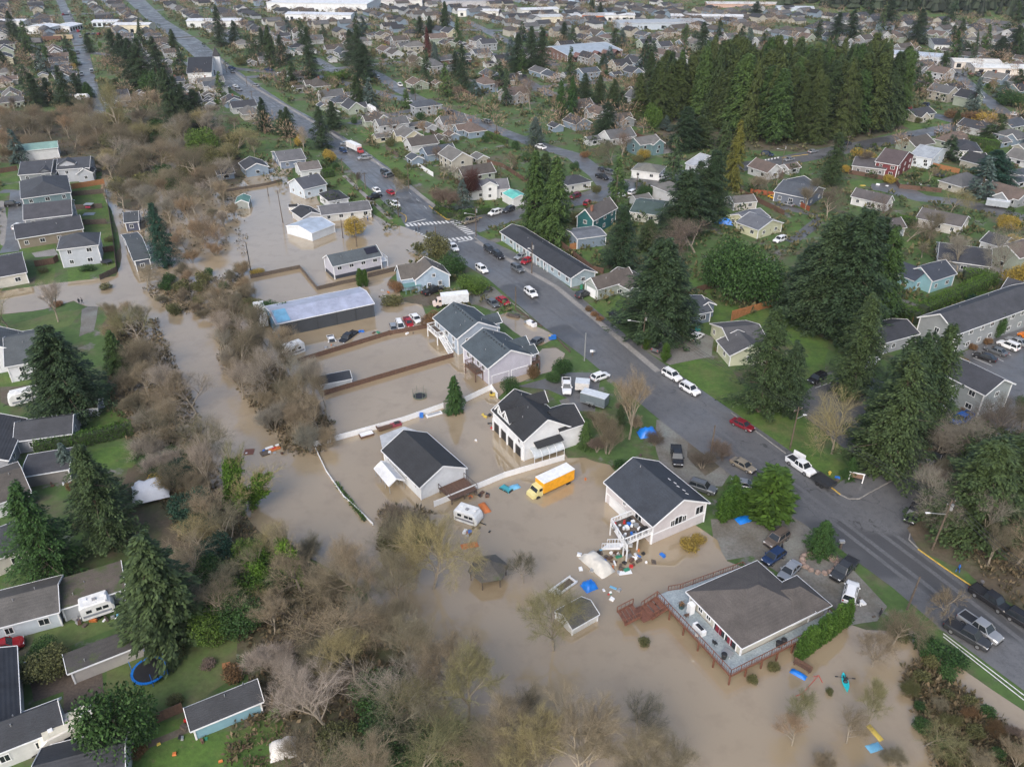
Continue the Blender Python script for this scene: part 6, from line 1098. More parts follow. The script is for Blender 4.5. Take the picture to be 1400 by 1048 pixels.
# ================================================================== vehicles (rear pixel, front pixel)
for k,cl,a_,b_,lab in (
 ('pickup','silver',(1314,846),(1362,879),'silver crew-cab pickup alongside a dark pickup at the lower right'),('pickup','dark grey',(1297,858),(1345,886),'dark grey pickup with covered bed nearest the white road lines'),('pickup','black',(1335,812),(1370,836),'black pickup parked at the yellow kerb'),('suv','black',(1384,845),(1412,862),'black car cut by the right edge of the photo'),
 ('pickup','white',(1078,630),(1110,652),'white pickup towing the black trailer on the lower road'),('sedan','maroon',(1002,578),(1027,590),'maroon saloon car on the road beside the lawn'),('sedan','tan',(1002,632),(1029,647),'beige saloon car parked on the gravel verge'),('suv','white',(932,529),(954,542),'white sport utility car following another white car'),('suv','white',(909,511),(928,522),'white car in front of the white sport utility car'),
 ('suv','white',(719,398),(733,409),'white patrol car with roof bar in mid road'),('suv','grey',(701,366),(714,374),'grey car beside the motel-like building'),('suv','white',(652,366),(666,376),'white car passing the bright green round bush'),('pickup','white',(614,337),(624,345),'white pickup just below the crosswalk'),('suv','dark grey',(664,340),(674,348),'dark sport utility car parked first at the motel-like lawn'),('suv','black',(676,348),(687,356),'dark sport utility car parked second at the motel-like lawn'),
 ('sedan','silver',(721,350),(705,356),'silver car on the motel-like building drive'),('sedan','red',(728,355),(713,363),'red car on the motel-like building drive'),('sedan','grey',(667,412),(680,422),'dark grey car beside the red car on green gravel'),('sedan','red',(682,410),(694,418),'red saloon car on green gravel above the duplex'),('sedan','grey',(738,467),(727,474),'grey car between duplex and pond'),
 ('pickup','white',(774,523),(775,541),'white work pickup on the white house drive'),('hatch','white',(812,521),(829,515),'white car behind the bare shrub on the drive'),('pickup','black',(923,614),(927,641),'black pickup on the gravel behind the pale pink house'),('suv','grey',(948,666),(972,674),'grey car half hidden by the arborvitae group'),('sedan','silver',(1005,664),(1028,668),'silver car behind the bright round laurel'),
 ('suv','bronze',(1072,733),(1050,748),'bronze sport utility car farthest up the gravel yard'),('hatch','navy',(1068,757),(1046,772),'navy hatchback in the middle of the gravel yard'),('sedan','silver',(1089,773),(1068,794),'silver car with sunroof beside the brown hip roof'),('pickup','dark grey',(1165,770),(1140,795),'dark grey pickup beside the rock island'),('suv','white',(1158,827),(1165,801),'white van-like car with open dark boot by the arborvitae row'),
 ('suv','black',(797,408),(791,410),'x'),('pickup','black',(838,433),(850,443),'black pickup under the big roadside fir'),('suv','dark grey',(789,409),(806,402),'dark station wagon on the brown-roofed house drive'),('pickup','grey',(891,486),(915,468),'old grey pickup with hood up between columnar arborvitae'),('sedan','white',(943,468),(960,458),'white saloon car at the pale yellow bungalow'),('pickup','black',(928,462),(943,457),'black flatbed beside the white saloon at the yellow bungalow'),
 ('suv','black',(1126,516),(1106,526),'black sport utility car alone on the apartment parking'),('sedan','white',(1192,498),(1178,506),'white car left of pair under the apartment firs'),('sedan','white',(1196,493),(1184,499),'white car right of pair under the apartment firs'),('sedan','black',(1358,495),(1333,487),'black car in the nearest marked bay'),('sedan','grey',(1373,487),(1349,478),'dark grey car in the second marked bay'),('suv','white',(1391,481),(1364,470),'white sport utility car in the third marked bay'),('sedan','silver',(1398,473),(1380,466),'silver car in the fourth marked bay'),('suv','orange',(1415,468),(1396,460),'orange car at the end of the marked bays'),
 ('pickup','blue',(1326,570),(1302,583),'bright blue pickup at the shorter apartment block'),('hatch','white',(1290,556),(1279,564),'white car half hidden beside the shorter apartment block'),('suv','black',(1266,600),(1244,610),'black and white patrol car at the junction lawn'),('pickup','black',(1289,623),(1275,633),'dark jeep behind the grey car at the junction'),('suv','grey',(1274,638),(1252,652),'grey car with snow-white roof rack at the junction'),('suv','black',(1249,703),(1244,712),'black car showing its front at the pine undergrowth'),
 ('sedan','white',(510,259),(520,266),'white saloon at the left kerb of the upper main road'),('sedan','red',(529,262),(540,269),'red car driving on the upper main road'),('pickup','white',(534,278),(546,286),'white pickup parked near the flooded corner'),('pickup','black',(505,274),(520,269),'dark pickup on the green verge'),('pickup','silver',(508,217),(490,219),'silver pickup beside the white box truck'),('suv','dark grey',(521,236),(534,241),'dark car left of two on the upper road verge'),('suv','grey',(526,244),(539,240),'grey car right of two on the upper road verge'),
 ('sedan','silver',(466,199),(480,198),'silver car at the top of the line of parked cars'),('suv','navy',(465,206),(474,211),'navy car above the silver pickup'),('suv','white',(685,291),(668,296),'white sport utility car on the side street'),('suv','dark grey',(702,287),(689,292),'dark car behind the white one on the side street'),('pickup','tan',(652,302),(634,307),'tan pickup at the crosswalk corner'),
 ('sedan','white',(841,271),(855,269),'white car on the bend street, left'),('suv','white',(860,268),(870,263),'white car on the bend street, right'),('sedan','white',(910,243),(897,247),'white car parked at the white corner bungalow'),('pickup','black',(816,242),(830,247),'black pickup at the grey-white hip-roofed bungalow'),('suv','grey',(828,236),(840,240),'grey car near the black pickup at the bend'),('suv','maroon',(792,269),(780,273),'maroon car beside the tall cedars'),('suv','red',(800,283),(806,277),'red car at the teal house'),('suv','grey',(903,261),(892,257),'grey car under the trees at the bend'),
 ('sedan','silver',(1084,219),(1073,221),'silver car on the grove street, left'),('sedan','silver',(1106,210),(1116,208),'silver car on the grove street, right'),('sedan','white',(1071,237),(1060,233),'white car by the dark blue-grey house'),('suv','navy',(1043,212),(1055,214),'navy car at the grove crosswalk'),('suv','white',(1232,198),(1246,194),'white sport utility car on the street beyond the grove'),('sedan','silver',(1278,184),(1288,181),'silver car by the green meadow'),('suv','navy',(1270,146),(1257,144),'blue car at the meadow street houses'),
 ('sedan','yellow',(1051,270),(1067,275),'bright yellow car at the red-brown fence'),('sedan','silver',(1083,283),(1069,279),'silver car below the white trailer'),('suv','white',(1075,327),(1056,334),'white sport utility car on the cul-de-sac'),('suv','white',(22,315),(30,310),'white van behind the brown bungalow'),('suv','black',(8,283),(28,281),'black pickup in front of the teal house'),('suv','red',(-12,896),(28,882),'bright red car at the left edge'),
 ('suv','silver',(322,123),(331,125),'silver car on the upper main road by the church, nearest'),('sedan','white',(318,118),(326,121),'white car on the upper main road by the church'),('sedan','silver',(346,118),(354,119),'pale car at the right kerb beyond the church'),('suv','grey',(316,98),(320,101),'grey car at the church crosswalk')):
    if lab=='x': continue
    car(k,cl,a_,b_,lab)
# drowned vehicles behind the long barn
car('sedan','white',c6(1110,355),c6(1170,415),'white police-style saloon in the row by the fence end',.25); car('pickup','red',c6(1075,380),c6(1105,430),'red stripped truck cab in the row of drowned cars',.5,sc_=.85); car('van','white',c6(1020,400),c6(1045,455),'white van in the row of drowned cars',.5,sc_=.85); car('hatch','silver',c6(980,425),c6(995,465),'silver wreck with open hood in the row of drowned cars',.5,sc_=.9); car('pickup','black',c6(715,480),c6(645,530),'black pickup half under water beside the red-brown fence',.75); car('pickup','white',c6(555,495),c6(575,550),'rusty and white truck sunk nose down near the fence',.9,sc_=.85)
car('sedan','black',(1400,60),(1410,62),'small dark car at the far right edge',full=False); car('pickup','black',(582,404),(601,397),'dark pickup below the blue cottage')
car('suv','turquoise',c1(1340,690),c1(1397,720),'turquoise sunken car roof next to the yellow box truck',1.05,sc_=.8)
# ---- boxed lorries, trailers, motorhomes
def boxtruck(a_,b_,label,boxc,cabc,Lb=4.6,sink=0.,stripe=None):
    A,B=P(a_),P(b_); d=(B-A); ang=math.atan2(d.y,d.x); Lt=d.length; o=thing('box_truck',label,'lorry',((A.x+B.x)/2,(A.y+B.y)/2,.1-sink),ang); h0=Lt/2
    m=MB(); xb=h0-2.1; m.box(((-h0+xb)/2,0,1.95),(xb+h0,2.3,2.1)); m.build('cargo_box',flat(boxc,.5,kind='truck_paint'),o); m=MB(); m.box(((-h0+xb)/2,0,3.05),(xb+h0+.1,2.36,.12)); m.build('box_roof',flat((.72,.73,.74),.5),o)
    m=MB()
    for i in range(5): m.box((-h0+.4+i*(xb+h0-.8)/4,-1.165,1.95),(.05,.03,2.0))
    m.build('ribs',flat(sc(boxc,.6),.5),o)
    m=MB(); m.loft([[(xb+.05,-1,.5),(xb+.05,1,.5),(xb+.05,.95,2.2),(xb+.05,-.95,2.2)],[(xb+.9,-1,.5),(xb+.9,1,.5),(xb+.9,.9,2.15),(xb+.9,-.9,2.15)],[(xb+1.35,-1,.5),(xb+1.35,1,.5),(xb+1.35,.95,1.4),(xb+1.35,-.95,1.4)],[(h0,-.9,.5),(h0,.9,.5),(h0,.85,1.15),(h0,-.85,1.15)]]); m.build('cab',flat(cabc,.35,kind='truck_paint'),o)
    m=MB(); m.add([(xb+.95,-.82,2.06),(xb+.95,.82,2.06),(xb+1.36,.88,1.46),(xb+1.36,-.88,1.46)],[(0,3,2,1)]); m.box((xb+.45,0,1.8),(.6,2.0,.5)); m.build('windscreen',M_GLASS,o)
    for x in (-h0+1.2,h0-1.0):
        for s in (-1,1): m=MB(); m.tube((x,s*1.05-.14,.42),(x,s*1.05+.14,.42),.42,.42,12); m.build('wheel',M_TYRE,o)
    return o
boxtruck((779,654),(724,680),'yellow box truck with white roof and cream cab standing in the flood',(.72,.33,.015),(.62,.55,.25),sink=.45); boxtruck((640,415),(592,420),'white box truck with pale cab behind the farther duplex',(.6,.62,.65),(.6,.5,.45)); boxtruck((477,203),(495,211),'white box truck with red front on the upper main road',(.6,.6,.6),(.35,.05,.05))
def caravan(a_,b_,label,W=2.4,H=2.9,sink=0.,col=(.66,.67,.67),cat='caravan',name='caravan',stripe=(.2,.22,.26),roofc=(.68,.68,.66)):
    A,B=P(a_),P(b_); d=B-A; ang=math.atan2(d.y,d.x); Lt=d.length; o=thing(name,label,cat,((A.x+B.x)/2,(A.y+B.y)/2,.1-sink),ang); x=Lt/2; w_=W/2; m=MB()
    def rg_(xx,z0,z1,k=1): return [(xx,-w_*k,z0),(xx,-w_*k,z1-.12),(xx,-w_*k+.15,z1),(xx,w_*k-.15,z1),(xx,w_*k,z1-.12),(xx,w_*k,z0)]
    m.loft([rg_(-x,.7,H-.2),rg_(-x+.2,.55,H-.02),rg_(x-.9,.55,H-.02),rg_(x-.3,.6,H-.5),rg_(x,.8,H-1.2,.92)]); m.build('body',flat(col,.35,kind='trailer_skin'),o)
    m=MB(); m.box((0,0,H+.0),(Lt-1.3,W-.4,.05)); m.build('roof_sheet',flat(roofc,.6),o)
    for i in range(3): m=MB(); m.box((-x*.6+i*x*.55,.2*(-1)**i,H+.1),(.5,.5,.14)); m.build('roof_vent',flat((.25,.25,.26),.5) if i%2 else M_TRIM,o)
    m=MB(); 
    for s in (-1,1): m.box((-.1,s*(w_+.005),1.15),(Lt*.86,.03,.35))
    m.build('side_stripe',flat(stripe,.4),o)
    for s in (-1,1):
        for xx in (-x*.5,x*.1,x*.5): m=MB(); m.box((xx,s*(w_+.01),1.9),(.7,.04,.5)); m.build('window',M_GLASS,o)
        m=MB(); m.tube((-x*.15,s*(w_-.12)-.1,.36),(-x*.15,s*(w_-.12)+.1,.36),.36,.36,12); m.build('wheel',M_TYRE,o)
    m=MB(); m.beam((x,0,.6),(x+1.1,0,.5),.12); m.build('tow_bar',M_BLK,o); return o
caravan(c1(925,920),c1(1120,985),'white and grey travel trailer floating beside the white fence',sink=.5,H=2.6,stripe=(.16,.17,.2)); caravan(b1(250,425),b1(50,475),'long white fifth-wheel trailer below the big left fir'); caravan(c6(370,590),c6(230,640),'white motorhome leaning in the water at the fence end',sink=.5); caravan(c6(75,330),c6(105,450),'white caravan under the shrubs by the long metal barn',sink=.1,W=2.5)
caravan(b5(345,440),b5(480,395),'small white trailer under the mossy patio roof'); caravan(b5(410,880),b5(180,1000),'long dirty cream motorhome beside the wooden patio',W=2.7,H=3.2,col=(.6,.58,.52),roofc=(.55,.52,.42),stripe=(.5,.5,.5)); caravan(a8(260,250),a8(325,270),'white trailer behind the bright yellow car'); caravan(a1(365,480),a1(430,478),'white trailer between dark firs at the upper left'); caravan((503,151),(512,156),'small white camper at the garage beside the hedge')
# enclosed trailer, utility trailers
def trailer(a_,b_,label,H,col,W=2.2,open_=False,sink=0):
    A,B=P(a_),P(b_); d=B-A; ang=math.atan2(d.y,d.x); Lt=d.length; o=thing('trailer',label,'trailer',((A.x+B.x)/2,(A.y+B.y)/2,.06-sink),ang); m=MB()
    if open_:
        m.box((0,0,.7),(Lt,W,.1)); m.box((0,W/2,.95),(Lt,.06,.5)); m.box((0,-W/2,.95),(Lt,.06,.5)); m.box((-Lt/2,0,.95),(.06,W-.08,.5)); m.box((Lt/2,0,.95),(.06,W-.08,.5))
    else: m.box((0,0,.55+(H-.55)/2),(Lt,W,H-.55)); 
    m.build('body',flat(col,.4,kind='trailer_paint'),o)
    if not open_: m=MB(); m.box((0,0,H+.03),(Lt+.06,W+.06,.08)); m.build('roof',flat((.62,.65,.67),.4,.2),o); m=MB(); m.box((-Lt*.1,-W/2-.03,.95),(Lt*.3,.12,.1)); m.box((0,-W/2-.02,.6),(Lt,.05,.1)); m.build('fender',M_GALV,o)
    for xx in (-.5,.4):
        for s in (-1,1): m=MB(); m.tube((xx,s*(W/2+.05)-.1,.34),(xx,s*(W/2+.05)+.1,.34),.34,.34,12); m.build('wheel',M_TYRE,o)
    m=MB(); m.beam((Lt/2,0,.5),(Lt/2+1.2,0,.45),.1); m.build('tow_bar',M_BLK,o)
trailer(c2(990,310),c2(1200,370),'grey enclosed cargo trailer with pale roof on the drive',2.6,(.14,.17,.19)); trailer(c2(1050,215),c2(930,205),'white open-topped box trailer with rusty edge on the drive',2.1,(.58,.56,.54)); trailer((1137,670),(1114,655),'black tipping trailer hitched behind the white pickup',1.2,(.03,.032,.036),open_=True); trailer(a8(1210,285),a8(1320,300),'grey covered trailer on the right cul-de-sac',2.4,(.3,.33,.36))
# blue tarpaulin covered things
def lump(name,label,cat,px,dx,dy,h,mat,rz=0,seed=0,z=.1):
    rr=random.Random(seed); g=P(px); m=MB(); nx,ny=9,7
    vs=[]
    for j in range(ny):
        for i in range(nx):
            u,v=i/(nx-1)*2-1,j/(ny-1)*2-1; e=max(abs(u),abs(v)); zz=h*(1-e**4)*(.75+.35*rr.random()); vs.append((u*dx/2*(1+.06*rr.random()),v*dy/2*(1+.06*rr.random()),zz))
    m.add(vs,[(j*nx+i,j*nx+i+1,(j+1)*nx+i+1,(j+1)*nx+i) for j in range(ny-1) for i in range(nx-1)]); o=m.build(name,mat,None,(g.x,g.y,z),rz)
    for p in o.data.polygons: p.use_smooth=True
    tag(o,label,cat); return o
BT=flat((.01,.17,.60),.4,var=.15,kind='blue_tarpaulin')
lump('tarpaulin','bright blue tarpaulin over a small vehicle by the bare roadside tree','tarpaulin',(885,594),3.4,2.4,1.5,BT,rad(10),1); lump('tarpaulin','crumpled blue tarpaulin on the ground beside the arborvitae group','tarpaulin',(1018,709),3.2,2.,.5,BT,.4,2); lump('tarpaulin','blue tarpaulin over the woodpile left of the pale yellow bungalow','tarpaulin',(998,306),9,3,1.6,BT,-.4,3); lump('tarpaulin','blue tarpaulin among the bare branches and half-sunk boat','tarpaulin',b7(318,610),2.,1.8,1.,BT,.5,4)
lump('tent','long dirty white boat cover floating among rubbish','boat cover',b7(350,520),5.2,2.6,1.6,flat((.55,.53,.48),.7,var=.1),rad(-55),5); lump('tent','pale canvas canopy over the flooded left garden','canopy',b1(725,900),5.6,5.2,1.9,flat((.66,.67,.69),.6,var=.06),.4,6,z=.9); lump('canopy','small torn white canopy at the bottom edge','canopy',(388,1028),3,2.6,1.3,flat((.6,.58,.55),.7),.3,7,z=.5)
RK=flat((.27,.20,.165),.9,var=.3,ns=2,kind='rock')
for i in range(16):
    t_=i/16*6.283; g_=P(1121,770)+Vector((math.cos(t_)*2.6,math.sin(t_)*2.1,0)); s_=.5+.3*R.random(); m=MB(); m.loft([[(math.cos(k)*s_*1.1,math.sin(k)*s_*.8,-.1) for k in (0,1.2,2.4,3.6,5)],[(math.cos(k)*s_*.9,math.sin(k)*s_*.7,s_*.6) for k in (0,1.2,2.4,3.6,5)],[(math.cos(k)*s_*.3,math.sin(k)*s_*.3,s_*.85) for k in (0,1.2,2.4,3.6,5)]]); o=m.build('rock',RK,None,(g_.x,g_.y,0),t_*1.7); tag(o,'pinkish rock in the ring around the small pine','rock','rocks round the small pine')
# trampolines
def tramp(px,r_,label,rim,net=True,nh=1.6,zz=.75):
    g=P(px); o=thing('trampoline',label,'trampoline',(g.x,g.y,0)); m=MB(); n=28; vs=[]
    m.add([(math.cos(2*math.pi*i/n)*r_*.86,math.sin(2*math.pi*i/n)*r_*.86,zz) for i in range(n)],[tuple(range(n))]); m.build('mat',M_BLK,o); m=MB()
    for i in range(n):
        a0,a1_=2*math.pi*i/n,2*math.pi*(i+1)/n; m.add([(math.cos(a0)*r_*.86,math.sin(a0)*r_*.86,zz+.03),(math.cos(a1_)*r_*.86,math.sin(a1_)*r_*.86,zz+.03),(math.cos(a1_)*r_,math.sin(a1_)*r_,zz+.03),(math.cos(a0)*r_,math.sin(a0)*r_,zz+.03),(math.cos(a1_)*r_,math.sin(a1_)*r_,zz-.08),(math.cos(a0)*r_,math.sin(a0)*r_,zz-.08)],[(0,3,2,1),(3,5,4,2)])
    m.build('rim_pad',rim,o)
    for i in range(6):
        a0=math.pi/3*i; m=MB(); m.tube((math.cos(a0)*r_,math.sin(a0)*r_,0),(math.cos(a0)*r_*1.02,math.sin(a0)*r_*1.02,zz+(nh if net else 0)),.04,.04,6); m.build('leg',rim if net else M_GALV,o)
    if net:
        m=MB()
        for i in range(48):
            a0=2*math.pi*i/48; m.beam((math.cos(a0)*r_,math.sin(a0)*r_,zz),(math.cos(a0)*r_,math.sin(a0)*r_,zz+nh*.7),.012)
        m.build('net',M_BLK,o)
tramp((206,921),2.25,'blue-rimmed trampoline on the lower left lawn',flat((.01,.16,.55),.4)); tramp(b2(782,672),1.35,'green netted trampoline half-sunk in the duplex yard',flat((.13,.15,.11),.7),True,1.7,.25); tramp(a8(990,145),2.0,'dark square-looking trampoline behind the orange far fence',flat((.05,.06,.06),.6)); tramp(a5(510,560),1.5,'dark trampoline behind the pale grey hip-roofed house',M_BLK,False)
# kayak and paddler
g=P(1155,934); o=thing('kayak','turquoise kayak afloat at the lower right','kayak',(g.x,g.y,.1),rad(82)); m=MB(); rr=[]
for i in range(13):
    u=i/12*2-1; w_=.40*(1-abs(u)**2.4)+.02; zt=.26+.12*abs(u)**3; rr.append([(u*1.4,-w_,zt),(u*1.4,-w_*.6,-.05),(u*1.4,w_*.6,-.05),(u*1.4,w_,zt),(u*1.4,0,zt+.05)])
m.loft(rr); m.build('hull',flat((.02,.50,.55),.3),o); m=MB(); m.tube((0,0,.24),(0,0,.31),.3,.3,14); m.build('cockpit',M_BLK,o)
M_SKIN=flat((.45,.28,.2),.6,kind='skin')
def person(px,label,top,leg,h=1.72,rz=0,pose='stand',z=0,xy=None,hair=(.05,.03,.02)):
    """one continuous skinned body; clothing and hair are children"""
    g=P(px) if xy is None else Vector((xy[0],xy[1],0)); k=h/1.72
    J=[((0,0,.92),.15),((0,0,1.12),.145),((0,0,1.36),.165),((0,0,1.48),.06),((0,.0,1.60),.10),((0,.01,1.69),.085)]
    E=[(0,1),(1,2),(2,3),(3,4),(4,5)]
    def ch(par,pts):
        p=par
        for c,r_ in pts: J.append((c,r_)); E.append((p,len(J)-1)); p=len(J)-1
    for s in (-1,1):
        if pose=='sit':
            ch(0,[((s*.10,.05,.88),.11),((s*.13,.48,.98),.07),((s*.13,.88,.86),.05),((s*.13,.98,.93),.045)]); ch(2,[((s*.19,.0,1.38),.065),((s*.27,.10,1.14),.05),((s*.20,.34,1.14),.04),((s*.19,.42,1.14),.04)])
        elif pose=='walk':
            ch(0,[((s*.09,.02,.86),.105),((s*.10,s*.15,.48),.068),((s*.10,s*.22-.05,.09),.045),((s*.10,s*.22+.1,.05),.042)]); ch(2,[((s*.19,0,1.39),.062),((s*.24,-s*.1,1.12),.048),((s*.24,-s*.16+.1,.90),.036),((s*.24,-s*.17+.14,.82),.036)])
        else:
            ch(0,[((s*.10,0,.86),.105),((s*.11,.02,.48),.068),((s*.12,0,.09),.045),((s*.12,.14,.05),.042)]); ch(2,[((s*.19,0,1.39),.062),((s*.24,-.02,1.12),.048),((s*.22,.12,.93),.036),((s*.2,.18,.88),.036)])
    me=bpy.data.meshes.new('person'); me.from_pydata([c for c,_ in J],E,[]); o=bpy.data.objects.new('person',me); COL.objects.link(o)
    md=o.modifiers.new('skin','SKIN')
    for v,(c,r_) in zip(me.skin_vertices[0].data,J): v.radius=(r_,r_*.85)
    me.skin_vertices[0].data[0].use_root=True; sb=o.modifiers.new('sub','SUBSURF'); sb.levels=1; sb.render_levels=1
    me.materials.append(top); o.location=(g.x,g.y,z-(.82*k if pose=='sit' else 0)); o.rotation_euler=(0,0,rz); o.scale=(k,k,k); tag(o,label,'person')
    m=MB(); m.tube((0,0,.60 if pose!='sit' else .80),(0,0,.98),.19,.175,10); m.build('trousers',leg,o); 
    m=MB(); m.tube((0,-.01,1.62),(0,-.02,1.74),.105,.06,10); m.build('hair',flat(hair,.8),o); m=MB(); m.tube((0,.07,1.60),(0,.105,1.60),.065,.04,8); m.build('face',M_SKIN,o); return o
JB=flat((.02,.022,.03),.8); JR=flat((.25,.03,.03),.8); JU=flat((.02,.12,.4),.8); JG=flat((.1,.1,.11),.8)
person(None,'person in dark clothes paddling the turquoise kayak',JB,JG,rz=rad(-8),pose='sit',z=.42,xy=(g.x,g.y)); m=MB(); m.beam((-1.,.35,.75),(1.,.5,.55),.035); m.box((-1.1,.34,.76),(.4,.05,.16)); m.box((1.1,.51,.54),(.4,.05,.16)); o=m.build('paddle',M_BLK,None,(g.x,g.y,0),rad(-8)); tag(o,'double paddle held across the turquoise kayak','paddle')
for px,lab,tp,ps in (((569,317),'left of two people standing at the flooded crosswalk',JB,'stand'),((573,315),'right of two people standing at the flooded crosswalk',JG,'stand'),((584,322),'person standing apart on the flooded crosswalk corner',JB,'stand'),((1309,782),'person in bright blue jacket walking beside the yellow kerb',JU,'walk'),((1340,803),'person behind the black pickup at the yellow kerb',JG,'stand'),((1068,752),'dark-clothed person beside the navy hatchback',JB,'stand'),((1202,843),'dark-clothed person crouching figure near the rubbish bins',JB,'stand'),((1172,828),'person standing behind the white open-booted car',JG,'walk'),((109,416),'left of two people wading in the flooded left street',JB,'stand'),((113,415),'right of two people wading in the flooded left street',JG,'walk'),((503,302),'person standing at the edge of the flooded lawn',JU,'stand')):
    person(px,lab,tp,JB,pose=ps,rz=R.random()*6)
# small loose things in flood and yards
def boxes(name,label,cat,px,parts,z=.1,rz=0):
    g=P(px); m=MB(); mats=[]
    for c,d,mt in parts:
        if mt not in mats: mats.append(mt)
        m.box(c,d,0,mats.index(mt))
    o=m.build(name,mats,None,(g.x,g.y,z),rz); tag(o,label,cat); return o
OR=flat((.50,.15,.04),.6,var=.1,kind='orange_plastic'); BLU=flat((.02,.14,.5),.5,kind='blue_plastic'); LB=flat((.15,.4,.6),.5); YL=flat((.48,.36,.07),.6); RD_=flat((.45,.02,.02),.6); GN=flat((.03,.2,.12),.6)
lump('kayak_hull','orange upturned plastic hull beside the floating travel trailer','kayak',c1(1160,855),2.6,1.2,.55,OR,-1.1,21); lump('cover','orange cover behind the mossy gazebo','cover',b6(1020,510),2.6,1.2,.3,OR,.3,22); lump('boat','turquoise upturned pool lid next to the sunken car by the yellow truck','pool lid',b6(1225,235),2.6,1.2,.35,LB,.5,23); lump('float','blue upturned plastic boat beside the arborvitae row','boat',b8(275,820),2.,.8,.4,BT,-.7,24); lump('float','yellow and blue inflatable boards at the bottom right','inflatable',b8(590,1120-60),2.2,.7,.2,YL,-1.2,25); lump('float','pale blue inflatable board at the bottom right','inflatable',(1195,1022),1.8,1.,.15,LB,.3,26)
boxes('bench','wooden bench frame beside the blue upturned boat','bench',b8(290,795),[((0,0,.4),(2.4,.5,.08),M_WOODF),((0,.25,.7),(2.4,.06,.6),M_WOODF),((-1,0,.2),(.1,.45,.4),M_WOODF),((1,0,.2),(.1,.45,.4),M_WOODF)],rz=-.75)
g=P(b8(320,880)); o=thing('swing_frame','red tubular swing frame sticking out of the water','swing frame',(g.x,g.y,0),.75); m=MB()
m.beam((-2,0,1.),(2,0,1.),.07); m.build('top_bar',flat((.4,.06,.04),.5),o)
for s in (-1,1):
    for t_ in (-1,1): m=MB(); m.beam((s*2,0,1.),(s*2.2,t_*.8,-.2),.07); m.build('leg',flat((.4,.06,.04),.5),o)
boxes('floating_raft','orange and black floating rubbish raft in the river','raft',b1(1310,680),[((0,0,.1),(2.2,.9,.12),OR),((-1.8,-.3,.12),(1.6,1.4,.2),M_GREYF),((-.6,.9,.1),(1.4,.6,.15),M_TRIM),((.9,.8,.12),(.7,.5,.2),M_TRIM)],rz=.6); boxes('floating_board','square red-brown board floating in the river','board',b1(1190,692),[((0,0,.05),(1.7,1.7,.08),flat((.16,.07,.05),.8))],rz=.1); boxes('floating_sheet','white board floating below the pale pink house deck','board',b7(465,552),[((0,0,.05),(2.,.8,.06),M_TRIM)],rz=.2)
boxes('riding_mower','orange riding mower beside the white fence corner','mower',c2(210,262),[((0,0,.35),(1.1,.7,.4),YL),((-.2,0,.7),(.4,.5,.4),M_BLK)]); boxes('planter_bed','floating brown planter box with white frame above the barn','planter box',c1(135,225),[((0,0,.2),(2.6,1.4,.4),M_WOODF),((0,0,.42),(2.4,1.2,.06),M_TRIM)],rz=.5); boxes('tractor_wreck','rusty lattice trailer above the black-roofed barn','trailer',c1(290,170),[((0,0,.4),(2.8,1.4,.1),M_WOODF),((0,.7,.7),(2.8,.06,.5),M_WOODF),((0,-.7,.7),(2.8,.06,.5),M_WOODF),((-1.4,0,.7),(.06,1.4,.5),M_WOODF)],rz=.55); boxes('pedal_boat','pink and dark box beside the rusty lattice trailer','crate',c1(390,140),[((0,0,.3),(2.,1.1,.5),flat((.25,.05,.07),.6)),((.2,0,.6),(1.,.8,.2),M_BLK)],rz=.5); boxes('rowing_boat','white upturned boat beside the white fence gap','boat',c1(720,50),[((0,0,.2),(3.2,.9,.3),M_TRIM),((0,0,.36),(2.6,.5,.1),M_GALV)],rz=.5); boxes('barrel','blue barrel near the white fence gap','barrel',c1(612,65),[((0,0,.4),(.7,.7,.8),BLU)])
boxes('propane_tank','white tank trailer wreck in the pond between duplex and road','tank',c5(1060,350),[((0,0,.5),(2.6,1.1,.9),M_TRIM),((.6,0,1.),(.6,.6,.3),M_BLK),((-1.6,0,.3),(.9,1.3,.4),M_GALV)],rz=-.9); boxes('branch_pile','brown heap of branches in the pond by the duplex','heap',c5(900,275),[((0,0,.25),(3.2,1.,.4),M_GREYF),((.5,.8,.2),(1.4,.6,.4),M_BLK)],rz=-.5); boxes('covered_seat','blue bin with yellow lid on the verge by the duplex','bin',c5(1240,470),[((0,0,.5),(1.6,.7,.9),BLU),((-.7,0,1.),(.5,.5,.12),YL)],rz=.3)
boxes('mailbox','grey mailbox cluster on the road edge above the dark pickup','mailbox',b8(447,300),[((0,0,.6),(.3,.3,1.2),M_GREYF),((0,0,1.35),(.8,.5,.4),M_GALV)]); boxes('mailbox','mailbox cluster on the road edge near the pale metal pole','mailbox',b3(558,478),[((0,0,.6),(.3,.3,1.1),M_GREYF),((-.2,0,1.2),(.7,.5,.4),M_TRIM),((.4,.2,1.1),(.4,.4,.3),M_GALV)]); boxes('fire_hydrant','yellow fire hydrant on the verge behind the black trailer','hydrant',b4(467,870),[((0,0,.35),(.3,.3,.7),YL),((0,0,.5),(.6,.15,.15),YL)]); boxes('entrance_sign','white-framed entrance sign at the apartment corner','sign',b4(590,905),[((-1.1,0,.9),(.15,.15,1.8),M_TRIM),((1.1,0,.9),(.15,.15,1.8),M_TRIM),((0,0,1.3),(2.1,.1,.8),flat((.16,.10,.07),.7)),((0,0,1.85),(2.5,.2,.12),M_TRIM)],rz=-.35)
